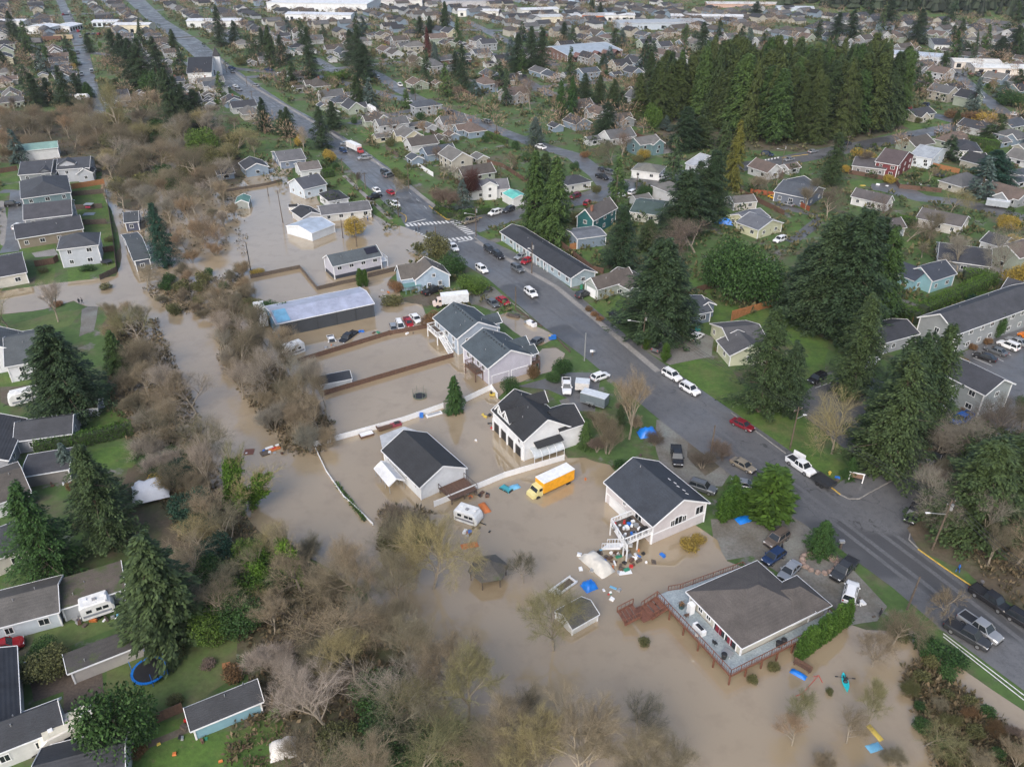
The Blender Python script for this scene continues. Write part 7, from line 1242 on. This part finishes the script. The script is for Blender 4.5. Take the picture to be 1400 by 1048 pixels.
boxes('banner','white roadside signboard behind the white pickup','sign',b4(320,800),[((0,0,1.1),(2.4,.12,1.),M_TRIM),((-1,0,.4),(.1,.1,.8),M_GALV),((1,0,.4),(.1,.1,.8),M_GALV)],rz=-.9); boxes('bin','green wheeled bin beside the brown-roofed garage','bin',b3(505,158),[((0,0,.55),(.6,.6,1.1),GN)]); boxes('bin','teal wheeled bin beside the blue-grey house','bin',b3(1060,358),[((0,0,.55),(1.2,.7,1.1),flat((.02,.2,.2),.5))]); boxes('picnic_table','orange-brown picnic table on the trampoline lawn','table',b5(845,485),[((0,0,.7),(1.8,.8,.07),M_NEWF),((0,.7,.42),(1.8,.3,.06),M_NEWF),((0,-.7,.42),(1.8,.3,.06),M_NEWF),((-.7,0,.35),(.1,1.4,.7),M_NEWF),((.7,0,.35),(.1,1.4,.7),M_NEWF)],rz=.3); boxes('wheelbarrow','small wooden cart on the trampoline lawn','cart',b5(935,640),[((0,0,.4),(1.,.6,.4),M_NEWF)],rz=.3); boxes('play_house','striped grey and pink play tower on the second left lawn','play tower',a5(430,300),[((0,0,1.6),(2.6,2.,.2),M_GALV),((0,-1,.9),(1.6,.1,.5),flat((.45,.05,.1),.5)),((-1.1,.8,.8),(.12,.12,1.6),M_GREYF),((1.1,.8,.8),(.12,.12,1.6),M_GREYF),((1.1,-.8,.8),(.12,.12,1.6),M_GREYF),((-1.1,-.8,.8),(.12,.12,1.6),M_GREYF)])
lump('inflatable_pool','flat grey and pink pool on the left lawn','pool',a5(425,325),3.4,2.6,.3,flat((.2,.24,.27),.5),.2,31); boxes('pallet_boat','sunken open white boat frame beside the brown shed in the water','boat',b7(225,625),[((0,0,.3),(4.4,.12,.4),M_TRIM),((0,1.4,.3),(4.4,.12,.4),M_TRIM),((-2.,.7,.3),(.12,1.4,.4),M_TRIM),((2.,.7,.3),(.12,1.4,.4),M_TRIM),((.2,.7,.1),(4,1.3,.1),M_GREYF),((-1.6,.7,.5),(1.,1.2,.3),M_TRIM)],rz=.75)
# rubbish: individual pieces
rj=random.Random(3); JM=[('white',M_TRIM),('blue',BLU),('red',RD_),('brown',M_WOODF),('black',M_BLK),('grey',M_GALV),('orange',OR),('green',GN),('pale blue',LB),('yellow',YL),('old wooden',M_GREYF)]
def junk(ctr,n,sx,sy,where_,z=.1,s=(.3,1.1)):
    g=P(ctr)
    for i in range(n):
        nm,mt=rj.choice(JM+[JM[0],JM[3],JM[4],JM[5],JM[10]]*3); x,y=g.x+rj.gauss(0,sx),g.y+rj.gauss(0,sy); a_,b_,h_=rj.uniform(*s),rj.uniform(*s)*.7,rj.uniform(.12,.5); m=MB()
        m.loft([[(-a_/2,-b_/2,0),(a_/2,-b_/2,0),(a_/2,b_/2,0),(-a_/2,b_/2,0)],[(-a_*.45,-b_*.5,h_*.7),(a_*.5,-b_*.4,h_*.8),(a_*.4,b_*.45,h_),(-a_*.4,b_*.4,h_*.9)]])
        o=m.build('debris_piece',mt,None,(x,y,z-.03),rj.random()*6); o.rotation_euler.x=rj.gauss(0,.15); tag(o,f'{nm} piece of rubbish {where_}','rubbish','rubbish '+where_)
junk(b7(470,480),34,2.6,1.2,'piled below the pale pink house deck'); junk(b7(330,500),8,1.6,1.6,'around the dirty white boat cover'); junk(b7(450,530),10,.9,.6,'floating near the white board'); junk(b1(1290,690),8,1.6,.6,'on the river raft',s=(.3,.8)); junk(c1(1180,740),10,2.,.8,'beside the floating travel trailer'); junk(b6(1010,440),8,1.,1.6,'above the gazebo'); junk(b7(400,640),7,1.,1.4,'drifting from the boat cover'); junk(c6(900,480),12,4.,.6,'along the fence of drowned cars'); junk(c6(560,575),4,1.,.5,'beside the sunk rusty truck'); junk(b5(320,440),12,1.6,1.,'under the mossy patio roof'); junk(b8(510,550),9,1.6,1.,'beside the open white car'); junk(c6(210,470),8,1.4,1.4,'at the open bay of the metal barn'); junk(c2(230,470),8,1.6,2.2,'under the dormered house'); junk(b5(830,880),8,1.2,.8,'in front of the blue-sided shed'); junk(b7(400,110),6,3,2,'floating behind the pale pink house',s=(.3,.7)); junk(c6(920,225),8,3.,1.5,'in the puddles beside the metal barn'); junk(a4(850,880),16,6,2.5,'in the far junk yard',s=(.6,2.)); junk(b5(480,440),5,1.5,1,'beside the small white trailer'); junk(b1(330,830),9,2.5,1.,'beside the grey carport roof',s=(.3,.9)); junk(b5(60,640),7,3,.6,'behind the corner house',s=(.3,.9)); junk(b5(700,980),9,3.5,1.2,'scattered on the lower left lawn',s=(.25,.7)); junk(b1(120,330),7,3,.6,'behind the white farmhouse',s=(.3,.8)); junk(b4(480,900),4,.8,.6,'by the entrance sign'); junk(b5(590,560),6,1.2,.5,'in the open end of the rotting shed')
c,a,L,W,dpl=PINK
for i in range(26):
    x=rj.uniform(dpl[0][0]+.5,L/2-.6); y=rj.uniform(dpl[1][1]+.6,-W/2-.5); nm,mt=rj.choice([JM[0],JM[4],JM[5],JM[10],JM[3],JM[0],JM[4],JM[5],JM[1],JM[2],JM[8]]); m=MB(); s=rj.uniform(.25,.8)
    if i%4==0: m.tube((0,0,0),(0,0,.45),s*.5,s*.55,12)
    else: m.box((0,0,s*.3),(s,s*.7,s*.6))
    px_=c.x+x*math.cos(a)-y*math.sin(a); py_=c.y+x*math.sin(a)+y*math.cos(a); o=m.build('stored_item',mt,None,(px_,py_,2.41),rj.random()*3); tag(o,f'{nm} item stored on the white-railed deck','belongings','belongings on the white-railed deck')
# ================================================================== the town: remaining houses on its street grid
occ=[]   # occupied discs
for o in list(COL.objects):
    if o.parent is None and o.get('category') in('house','barn','building','shed','church','hall','fir','cedar','spruce','school','tree','lorry'):
        r_=7.5 if o.get('category') in('house','building','church','barn','hall') else 2.8
        if '_L' in o: r_=(o['_L']+o['_W'])*.30
        occ.append((o.location.x,o.location.y,r_))
roadseg=[]
def addseg(pts,w_):
    g=[P(p).to_2d() for p in pts]
    for a_,b_ in zip(g,g[1:]): roadseg.append((a_,b_,w_/2))
for pp,wd in RD: addseg(pp,wd)
k=len(MAIN_R)
for side in (MAIN_L,MAIN_R): addseg(side,4)
addseg([(150,-30),(215,28),(262,60),(300,94),(338,122),(380,150),(440,180),(478,205),(520,235),(560,280),(600,320),(700,375),(840,475),(980,570)],13)
def segd(p,a_,b_):
    d=b_-a_; t=max(0,min(1,(p-a_).dot(d)/max(1e-6,d.length_squared))); return (p-(a_+d*t)).length
def free(p,r_):
    for x,y,rr in occ:
        if (p.x-x)**2+(p.y-y)**2<(r_+rr)**2: return False
    for a_,b_,w_ in roadseg:
        if segd(p,a_,b_)<w_+r_: return False
    return True
NOGO=[[(0,150),(330,150),(345,240),(560,330),(560,400),(600,430),(680,430),(760,480),(980,720),(1400,980),(1400,1100),(0,1100)],[(880,60+80),(1240,110),(1250,190),(1100,215),(880,215)],[(640,310),(700,290),(850,430),(1000,560),(1200,690),(1000,640),(700,370)],[(1080,440),(1400,420),(1400,800),(1100,700),(1000,560)],[(980,330),(1080,330),(1220,440),(1180,560),(1000,540),(900,440)],[(820,540-200),(1050,280),(1060,400),(960,460)],[(700,220),(770,210),(790,330),(700,330)]]
rh=random.Random(11)
RC=[((.045,.048,.056),'dark grey'),((.075,.066,.058),'brown'),((.095,.097,.10),'grey'),((.03,.032,.037),'black'),((.13,.127,.12),'pale grey'),((.06,.07,.085),'blue-grey'),((.125,.095,.08),'reddish')]
WC=[((.50,.51,.52),'white'),((.38,.36,.31),'cream'),((.28,.30,.32),'grey'),((.20,.26,.33),'blue'),((.30,.34,.28),'sage'),((.42,.43,.45),'pale'),((.30,.22,.17),'brown'),((.12,.20,.22),'teal'),((.50,.46,.33),'yellow'),((.15,.08,.07),'red')]
cand=[]
e1=Vector((math.cos(rad(-61)),math.sin(rad(-61)))); e2=Vector((-e1.y,e1.x))
for i in range(-90,60):
    for j in range(-40,75):
        row=j*24+(j%2)*-5; p=e1*(i*15.5+ (j%3)*4)+e2*row+Vector((0,420))
        p+=Vector((rh.uniform(-1.6,1.6),rh.uniform(-1.6,1.6)))
        if p.y<150 or p.y>1010: continue
        b=proj((p.x,p.y,0))
        if b[0]<-60 or b[0]>1460 or b[1]>470: continue
        if any(inpoly(b,q_) for q_ in NOGO): continue
        if HZ(p.x,p.y)>.4: continue
        cand.append((p.y,p,b,j))
cand.sort(key=lambda t:t[0]); nh=0; far=MB(); farr=MB(); LANDM={}
FRONT=[]
for _,p,b,j in cand:
    L,W=rh.uniform(9.5,13.5),rh.uniform(7.,8.8)
    if rh.random()<(.10 if p.y<420 else .22) or not free(p,5.6): continue
    occ.append((p.x,p.y,6.6)); rc,rn=rh.choice(RC); wc,wn=rh.choice(WC[:6] if rh.random()<.85 else WC); ax=rh.random()<.5; ty='hip' if rh.random()<.25 else 'gable'; h=rh.choice([2.8,3.,3.,4.6]); bl=()
    if rh.random()<.5: bl=((rh.uniform(-.3,.3)*L,-W*.45,rh.uniform(4,6),W*.6,h-.15,1.7,'gable',1),)
    if nh<265:
        o=house(f'{wn} house with {rn} {"hip" if ty=="hip" else "gable"} roof {near_words(b)}',Vector((p.x,p.y,0)),rad(-61+(90 if ax else 0)+rh.choice([0,0,180])),L,W,h,rh.uniform(1.6,2.8),ty,wc,rc,near=False,blocks=bl,vents=0,chim=(rh.uniform(-3,3),.6) if rh.random()<.3 and b[1]>110 else None,group=f'houses {near_words(b)}'); nh+=1; FRONT.append((p,b))
        if rh.random()<.6 and b[1]>60:   # garage or shed in the back garden
            q_=p+e2*(11*rh.choice([-1,1]))+e1*rh.uniform(-4,4)
            if free(q_,3.2): occ.append((q_.x,q_.y,3.4)); house(f'small {wn} outbuilding with {rn} roof {near_words(b)}',Vector((q_.x,q_.y,0)),rad(-61+90*rh.choice([0,1])),5.5,4.5,2.3,1.1,'gable',wc,rc,near=False,vents=0,win=[(0,-2.25,1.3,0,1.8,1.2)],name='shed',cat='shed',group=f'sheds {near_words(b)}')
    else:
        a_=rad(-61+(90 if ax else 0)); t1,t2,t3=MB(),MB(),MB(); walls(t1,0,0,L,W,h,2.2,ty,0); roofs(t2,t3,0,0,L,W,h,2.2,ty,0,.4)
        for s_,d_ in ((t1,far),(t2,farr)):
            d_.add([(x*math.cos(a_)-y*math.sin(a_)+p.x,x*math.sin(a_)+y*math.cos(a_)+p.y,z) for x,y,z in s_.v],s_.f,rh.randrange(4))
print('houses',nh,'cand',len(cand))
if far.v:
    o=far.build('distant_houses',[wallm(WC[i][0]) for i in range(4)]); tag(o,'walls of the many tiny houses in the farthest town rows','houses',None,'stuff'); o2=farr.build('roof',[roofm(RC[i][0]) for i in range(4)],o)
# big sheds and warehouses at the back
def big(label,px,L,W,ang,h,wall,roof,rise=1.): 
    p=P(px); o=house(label,p,rad(ang),L,W,h,rise,'gable',wall,roof,near=False,vents=0,win=[(-L*.4+i*L*.2,-W/2,1.8,0,2.6,2.4) for i in range(5)],name='warehouse',cat='warehouse',metal=True,z0=-2)
for a_ in (('largest white-roofed warehouse at the top of the picture',(445,14),95,45,-8,8,(.62,.64,.66),(.66,.67,.69)),('low white warehouse in front of the largest one',(440,27),58,18,-8,5,(.62,.64,.66),(.6,.62,.65)),('cream warehouse beside the railway crossing',(186,44),27,14,2,6,(.6,.55,.42),(.6,.6,.6)),('white warehouse right of the cream railway warehouse',(296,36),42,16,3,5,(.6,.61,.62),(.62,.63,.65)),('white gabled store left end of the railway line',(62,45),16,20,85,5,(.62,.63,.65),(.6,.62,.65)),('white twin-gabled store beyond the railway line',(92,42),18,16,85,4,(.62,.63,.65),(.6,.62,.65)),('long pale store beyond the railway line',(148,36),20,12,0,4,(.5,.56,.62),(.62,.63,.65)),('white store at the upper left corner',(18,35),26,14,0,4,(.6,.6,.6),(.6,.6,.62)),
  ('orange-walled store in the far centre',(806,28),26,16,-15,5,(.45,.14,.06),(.35,.33,.32)),('white store beside the orange-walled store',(842,28),30,16,0,5,(.6,.6,.6),(.62,.63,.64)),('long white-roofed supermarket with blue front',(900,38),70,24,8,5,(.40,.45,.52),(.33,.34,.35)),('cream store left of the orange-walled store',(760,30),40,18,10,5,(.6,.56,.45),(.5,.5,.48)),('white block store in the far centre left',(735,20),34,18,15,5,(.6,.6,.58),(.6,.6,.6)),('long pink-roofed store near the wooded hill',(1030,12),90,18,-4,5,(.45,.30,.25),(.6,.58,.56)),('blue-roofed hall at the very top centre',(775,4),46,18,-5,6,(.3,.4,.5),(.15,.3,.42)),('pale blue hall near the wooded hill',(1085,18),32,18,-10,5,(.4,.48,.55),(.5,.54,.58)),('long mobile-home store with dark front right of supermarket',(965,28),60,12,-6,4,(.3,.32,.38),(.6,.6,.6)),('pale grey hall right of the cedar grove',(1250,85),30,18,-30,5,(.5,.52,.55),(.42,.45,.5)),('white-roofed hall right of the cedar grove',(1370,100),36,16,-10,4,(.6,.55,.5),(.66,.66,.62)),('cream-roofed hall right of the cedar grove',(1330,92),26,14,-10,4,(.6,.55,.5),(.62,.60,.54)),('white tent-roofed store at the top left centre',(548,8),44,20,0,6,(.6,.6,.6),(.6,.6,.62)),('long grey store at the top right of the warehouses',(640,10),50,18,5,6,(.4,.4,.42),(.25,.26,.28)),('white store in front of the far-centre car park',(655,22),36,14,-5,5,(.62,.62,.6),(.62,.62,.62))): big(*a_)
# railway embankment with wagons
ribbon('railway',[(-80,72),(60,66),(115,62),(210,54),(330,46)],5,.075,M_DIRT)
for i,(x,y,n_) in enumerate(((72,57,'brown'),(88,55,'tan'),(45,60,'grey'))):
    p=P(x,y); o=thing('rail_wagon',f'{n_} railway wagon standing on the line','wagon',(p.x,p.y,.1),math.radians(8)); m=MB(); m.box((0,0,2.2),(13,2.8,2.6)); m.build('body',flat({'brown':(.12,.06,.04),'tan':(.35,.28,.18),'grey':(.12,.12,.13)}[n_],.7),o)
    for s in (-4.5,-3,3,4.5): m=MB(); m.tube((s,-1.2,.5),(s,1.2,.5),.45,.45,10); m.build('wheel',M_TYRE,o)
# garden trees, shrubs, parked cars, fences between houses
rt=random.Random(23); nt_=[0,0,0]
for p,b in FRONT:
    for q_ in range(4):
        pp=p+Vector((rt.gauss(0,10),rt.gauss(0,10)))
        if not free(pp,.9): continue
        v=rt.random(); bb=proj((pp.x,pp.y,0)); g3=Vector((pp.x,pp.y,0)); col=None
        if v<.22 and nt_[0]<150: nt_[0]+=1; tree('far',None,h=rt.uniform(8,19),wid=rt.uniform(6.5,11),gp=g3,col=rt.choice(['dark','dark','fir','cedar','blue'])); occ.append((pp.x,pp.y,2))
        elif v<.55 and nt_[1]<70: nt_[1]+=1; tree('farbare',None,h=rt.uniform(5,9),wid=rt.uniform(5,9),gp=g3,col=rt.choice(['brown','plum','grey','tan','orange'])); occ.append((pp.x,pp.y,1.5))
        elif nt_[2]<250: nt_[2]+=1; tree('bush',None,h=rt.uniform(1.5,3.6),wid=rt.uniform(2.2,5),gp=g3,col=rt.choice(['green','olive','bright','green','teal','rust','yellow' if rt.random()<.3 else 'olive'])); occ.append((pp.x,pp.y,1.2))
# lawns and yards patches round the houses: one patch per plot
for i,(p,b) in enumerate(FRONT):
    if rt.random()<.62:
        s=rt.choice([-1,1]); cpt=p+e2*(s*9)+e1*rt.uniform(-3,3); l1,l2=rt.uniform(5,9),rt.uniform(2.6,5)
        if all(segd(cpt,a_,b_)>w_+2 for a_,b_,w_ in roadseg): sheet('lawn',[cpt+e1*l1+e2*l2,cpt-e1*l1+e2*l2,cpt-e1*l1-e2*l2,cpt+e1*l1-e2*l2],.014+.0003*(i%9),rt.choice([M_LAWN,M_LAWN2,M_LAWN2,M_CONC,M_GRAVEL]),jit=.8,seg=3)
nc=0
for a_,b_,w_ in list(roadseg[:-14]):
    d=b_-a_
    if d.length<25: continue
    for q_ in range(int(d.length/17)):
        if nc>=95 or rt.random()<.35: continue
        p=a_+d*rt.random(); nn=Vector((-d.y,d.x)).normalized(); p2=p+nn*(w_-1.2)*rt.choice([-1,1]); b=proj((p2.x,p2.y,0))
        if not(0<b[0]<1400 and 0<b[1]<260) or any(inpoly(b,z_) for z_ in NOGO[:1]): continue
        kd=rt.choice(['sedan','suv','pickup','hatch']); cl=rt.choice(['white','silver','grey','black','dark grey','red','navy','white','tan']); nm,cat,ds=KN[kd]
        o=thing(nm,f'{cl} {ds} parked {near_words(b)}',cat,(p2.x,p2.y,.05),math.atan2(d.y,d.x),f'{cat}s {near_words(b)}'); carparts(o,kd,cl,False); nc+=1
# paddock of stored vehicles and car parks in the far centre
for (x0,y0,n1,dx) in ((985,30,9,9),(1235,104,8,9),(620,12,10,8),(720,50,7,9),(120,48,8,8),(1300,104,6,9)):
    for i in range(n1):
        p=P(x0+i*dx,y0); kd=rt.choice(['sedan','suv','van']); cl=rt.choice(['white','silver','grey','black','red','white']); b=(x0+i*dx,y0); nm,cat,ds=KN[kd]
        o=thing(nm,f'{cl} {ds} in a far car park {near_words(b)}',cat,(p.x,p.y,.05),rad(80),f'{cat}s in car parks {near_words(b)}'); carparts(o,kd,cl,False)
# plot fences in the town
for p,b in FRONT[:130]:
    if rt.random()<.4:
        c0=p+e2*rt.choice([-1,1])*12.5; q0,q1=c0-e1*7,c0+e1*7
        if all(segd(c0,a_,b_)>w_+6 for a_,b_,w_ in roadseg) and free(c0,.5):
            A_,B_=proj((q0.x,q0.y,0)),proj((q1.x,q1.y,0)); mt,nm=rt.choice([(M_WOODF,'brown'),(M_GREYF,'weathered'),(M_TRIM,'white')]); fence([A_,B_],1.6,mt,f'{nm} garden fence {near_words(b)}',posts=False)['group']=f'garden fences {near_words(b)}'
# wooded hill, trees one by one where they show, the rest one mass
hp=scatter([(1130,8),(1200,30),(1300,38),(1400,48),(1500,55),(1500,-40),(1180,-40),(1050,-5)],85,11,rt)
for p in hp:
    z=HZ(p.x,p.y); o=tree('far',None,h=rt.uniform(16,28),wid=rt.uniform(9,13),gp=Vector((p.x,p.y,z)),col=rt.choice(['dark','dark','fir']),label=None); o.location.z=z-.5
hm=MB(); 
for i in range(6500):
    x=rt.uniform(250,1000); y=rt.uniform(690,1300); z=HZ(x,y)
    if z<3: continue
    hh=rt.uniform(12,24); w_=rt.uniform(3.5,7)
    for k in range(3):
        zz=z+hh*(.15+.27*k); r_=w_*(1-.28*k); n0=7; hm.add([(x+math.cos(2*math.pi*q_/n0+i)*r_*rt.uniform(.7,1.15),y+math.sin(2*math.pi*q_/n0+i)*r_*rt.uniform(.7,1.15),zz-1.5*rt.random()) for q_ in range(n0)]+[(x,y,zz+hh*.42)],[(q_,(q_+1)%n0,n0) for q_ in range(n0)])
o=hm.build('hill_forest',leafm('far_forest',(.028,.042,.024),(.010,.016,.010))); tag(o,'dense dark forest covering the hill at the upper right','forest',None,'stuff')
# uncountable garden growth between the houses
gm=MB(); rg2=random.Random(77); k=0
while k<11500:
    y=150+850*rg2.random()**1.15; x=rg2.uniform(-.66,.66)*(y+60); b=proj((x,y,0))
    if not(-20<b[0]<1420 and -5<b[1]<430) or inpoly(b,NOGO[0]): continue
    p=Vector((x,y))
    if any(segd(p,a_,b_)<w_+1 for a_,b_,w_ in roadseg): k+=.2; continue
    k+=1; s=rg2.uniform(.5,1.7)*(1 if y<400 else 1.5); n0=16
    for q_ in range(n0):
        d=Vector((rg2.gauss(0,1),rg2.gauss(0,1),abs(rg2.gauss(0,.8)))).normalized(); leafquad(gm,Vector((x,y,HZ(x,y)))+d*s*.8,d+Vector((0,0,.4)),Vector((rg2.random()-.5,rg2.random()-.5,1)),s*.75,s*.5)
o=gm.build('garden_growth',leafm('garden_growth',(.10,.095,.048),(.028,.045,.018))); tag(o,'low mixed brown and green garden growth between the town houses','undergrowth',None,'stuff')
tm_=MB(); k=0
while k<1150:
    y=330+680*rg2.random(); x=rg2.uniform(-.66,.66)*(y+60); b=proj((x,y,0))
    if not(-20<b[0]<1420 and -15<b[1]<215) or inpoly(b,NOGO[0]) or inpoly(b,NOGO[1]): continue
    if any(segd(Vector((x,y)),a_,b_)<w_+2 for a_,b_,w_ in roadseg): continue
    k+=1; hh=rg2.uniform(5,10); rr_=hh*.42; tm_.tube((x,y,0),(x,y,hh*.5),.16,.08,4)
    for q_ in range(110):
        d=Vector((rg2.gauss(0,1),rg2.gauss(0,1),rg2.gauss(0,1))).normalized()*(rg2.random()**.4); leafquad(tm_,Vector((x,y,hh*.58))+Vector((d.x*rr_,d.y*rr_,d.z*hh*.42)),d+Vector((0,0,.3)),Vector((rg2.random()-.5,rg2.random()-.5,.3)),1.5,.22)
o=tm_.build('distant_bare_trees',leafm('distant_twigs',(.24,.185,.13),(.085,.07,.055))); tag(o,'countless small leafless garden trees of the far town','trees',None,'stuff')
ge=MB(); k=0
while k<430:
    y=230+640*rg2.random(); x=rg2.uniform(-.66,.66)*(y+60); b=proj((x,y,0))
    if not(-20<b[0]<1420 and 0<b[1]<400) or inpoly(b,NOGO[0]) or inpoly(b,NOGO[1]) or not free(Vector((x,y)),-2.2): continue
    k+=1; hh=rg2.uniform(1.6,4.8); rr_=hh*rg2.uniform(.42,.7)
    for q_ in range(90):
        d=Vector((rg2.gauss(0,1),rg2.gauss(0,1),rg2.gauss(0,1))).normalized()*(.75+.3*rg2.random()); leafquad(ge,Vector((x,y,hh*.5))+Vector((d.x*rr_,d.y*rr_,d.z*hh*.5)),d+Vector((0,0,.5)),d,.75,.55)
o=ge.build('garden_evergreens',leafm('garden_evergreens',(.055,.085,.028),(.016,.03,.011))); tag(o,'countless small evergreen garden shrubs between the town houses','shrubs',None,'stuff')
bm_=MB(); polyb=[[(0,150),(330,160),(345,240),(335,350),(180,350),(140,240),(0,222)],[(150,430),(215,440),(300,640),(350,740),(560,880),(600,1120),(300,1120),(330,880),(150,560)],[(310,430),(455,580),(440,625),(390,620),(300,490)],[(195,395),(330,375),(350,440),(240,430)],[(1232,915),(1275,905),(1400,1015),(1400,1100),(1290,1080)],[(1270,600),(1400,600),(1400,840),(1270,720)],[(520,690),(590,700),(600,745),(520,755)]]
for pl,n0 in zip(polyb,(2600,3200,1300,700,1100,900,200)):
    for p in scatter(pl,n0,0.0,rg2):
        s=rg2.uniform(.4,1.1)
        for q_ in range(7):
            d=Vector((rg2.gauss(0,1),rg2.gauss(0,1),abs(rg2.gauss(0,.9))+.2)).normalized(); leafquad(bm_,Vector((p.x,p.y,0))+d*s*.5,d,Vector((rg2.random()-.5,rg2.random()-.5,.4)),s*.8,s*.13 if q_%2 else s*.4)
o=bm_.build('bank_undergrowth',leafm('bank_undergrowth',(.125,.098,.062),(.045,.045,.022))); tag(o,'brown and green brambles under the leafless creek trees','undergrowth',None,'stuff')
# ================================================================== names: ordinals for look-alikes
ORD=['leftmost','second','third','fourth','fifth','sixth','seventh','eighth','ninth','tenth','eleventh','twelfth']
tops=[o for o in COL.objects if o.parent is None and o.get('label') and o.get('kind')!='stuff']
by={}
for o in tops: by.setdefault(o['label'],[]).append(o)
for lab,os_ in by.items():
    if len(os_)<2: continue
    os_.sort(key=lambda o:proj(o.location)[0])
    if len(os_)<=62:
        for i,o in enumerate(os_):
            pre='leftmost' if i==0 else ('rightmost' if i==len(os_)-1 else (ORD[i] if i<12 else f'{i+1}th')+' from left,'); L_=f'{pre} {lab}'
            o['label']=' '.join(L_.split()[:16])
    else:
        for o in os_: o['group']=lab[:60]
cg={}
for o in tops:
    if 'group' in o: cg.setdefault(o['group'],[]).append(o)
for g_,os_ in cg.items():
    if len(os_)==1: del os_[0]['group']
long_=[o['label'] for o in tops if len(o['label'].split())>16]
print('long labels',long_[:5],'objects',len(COL.objects),'top',len(tops))
# ------------------------------------------------------------------ haze: one closed box of thin air round camera and town
hzm=bpy.data.materials.new('haze'); hzm.use_nodes=True; hn=hzm.node_tree
for x in list(hn.nodes):
    if x.type=='BSDF_PRINCIPLED': hn.nodes.remove(x)
pv=hn.nodes.new('ShaderNodeVolumePrincipled'); pv.inputs['Color'].default_value=(.86,.90,.96,1); pv.inputs['Density'].default_value=.00007; pv.inputs['Anisotropy'].default_value=.2
out=[x for x in hn.nodes if x.type=='OUTPUT_MATERIAL'][0]; hn.links.new(pv.outputs[0],out.inputs['Volume'])
m=MB(); m.box((0,1640,74.5),(3060,3440,151)); o=m.build('haze',hzm); tag(o,None,None,None,'stuff')
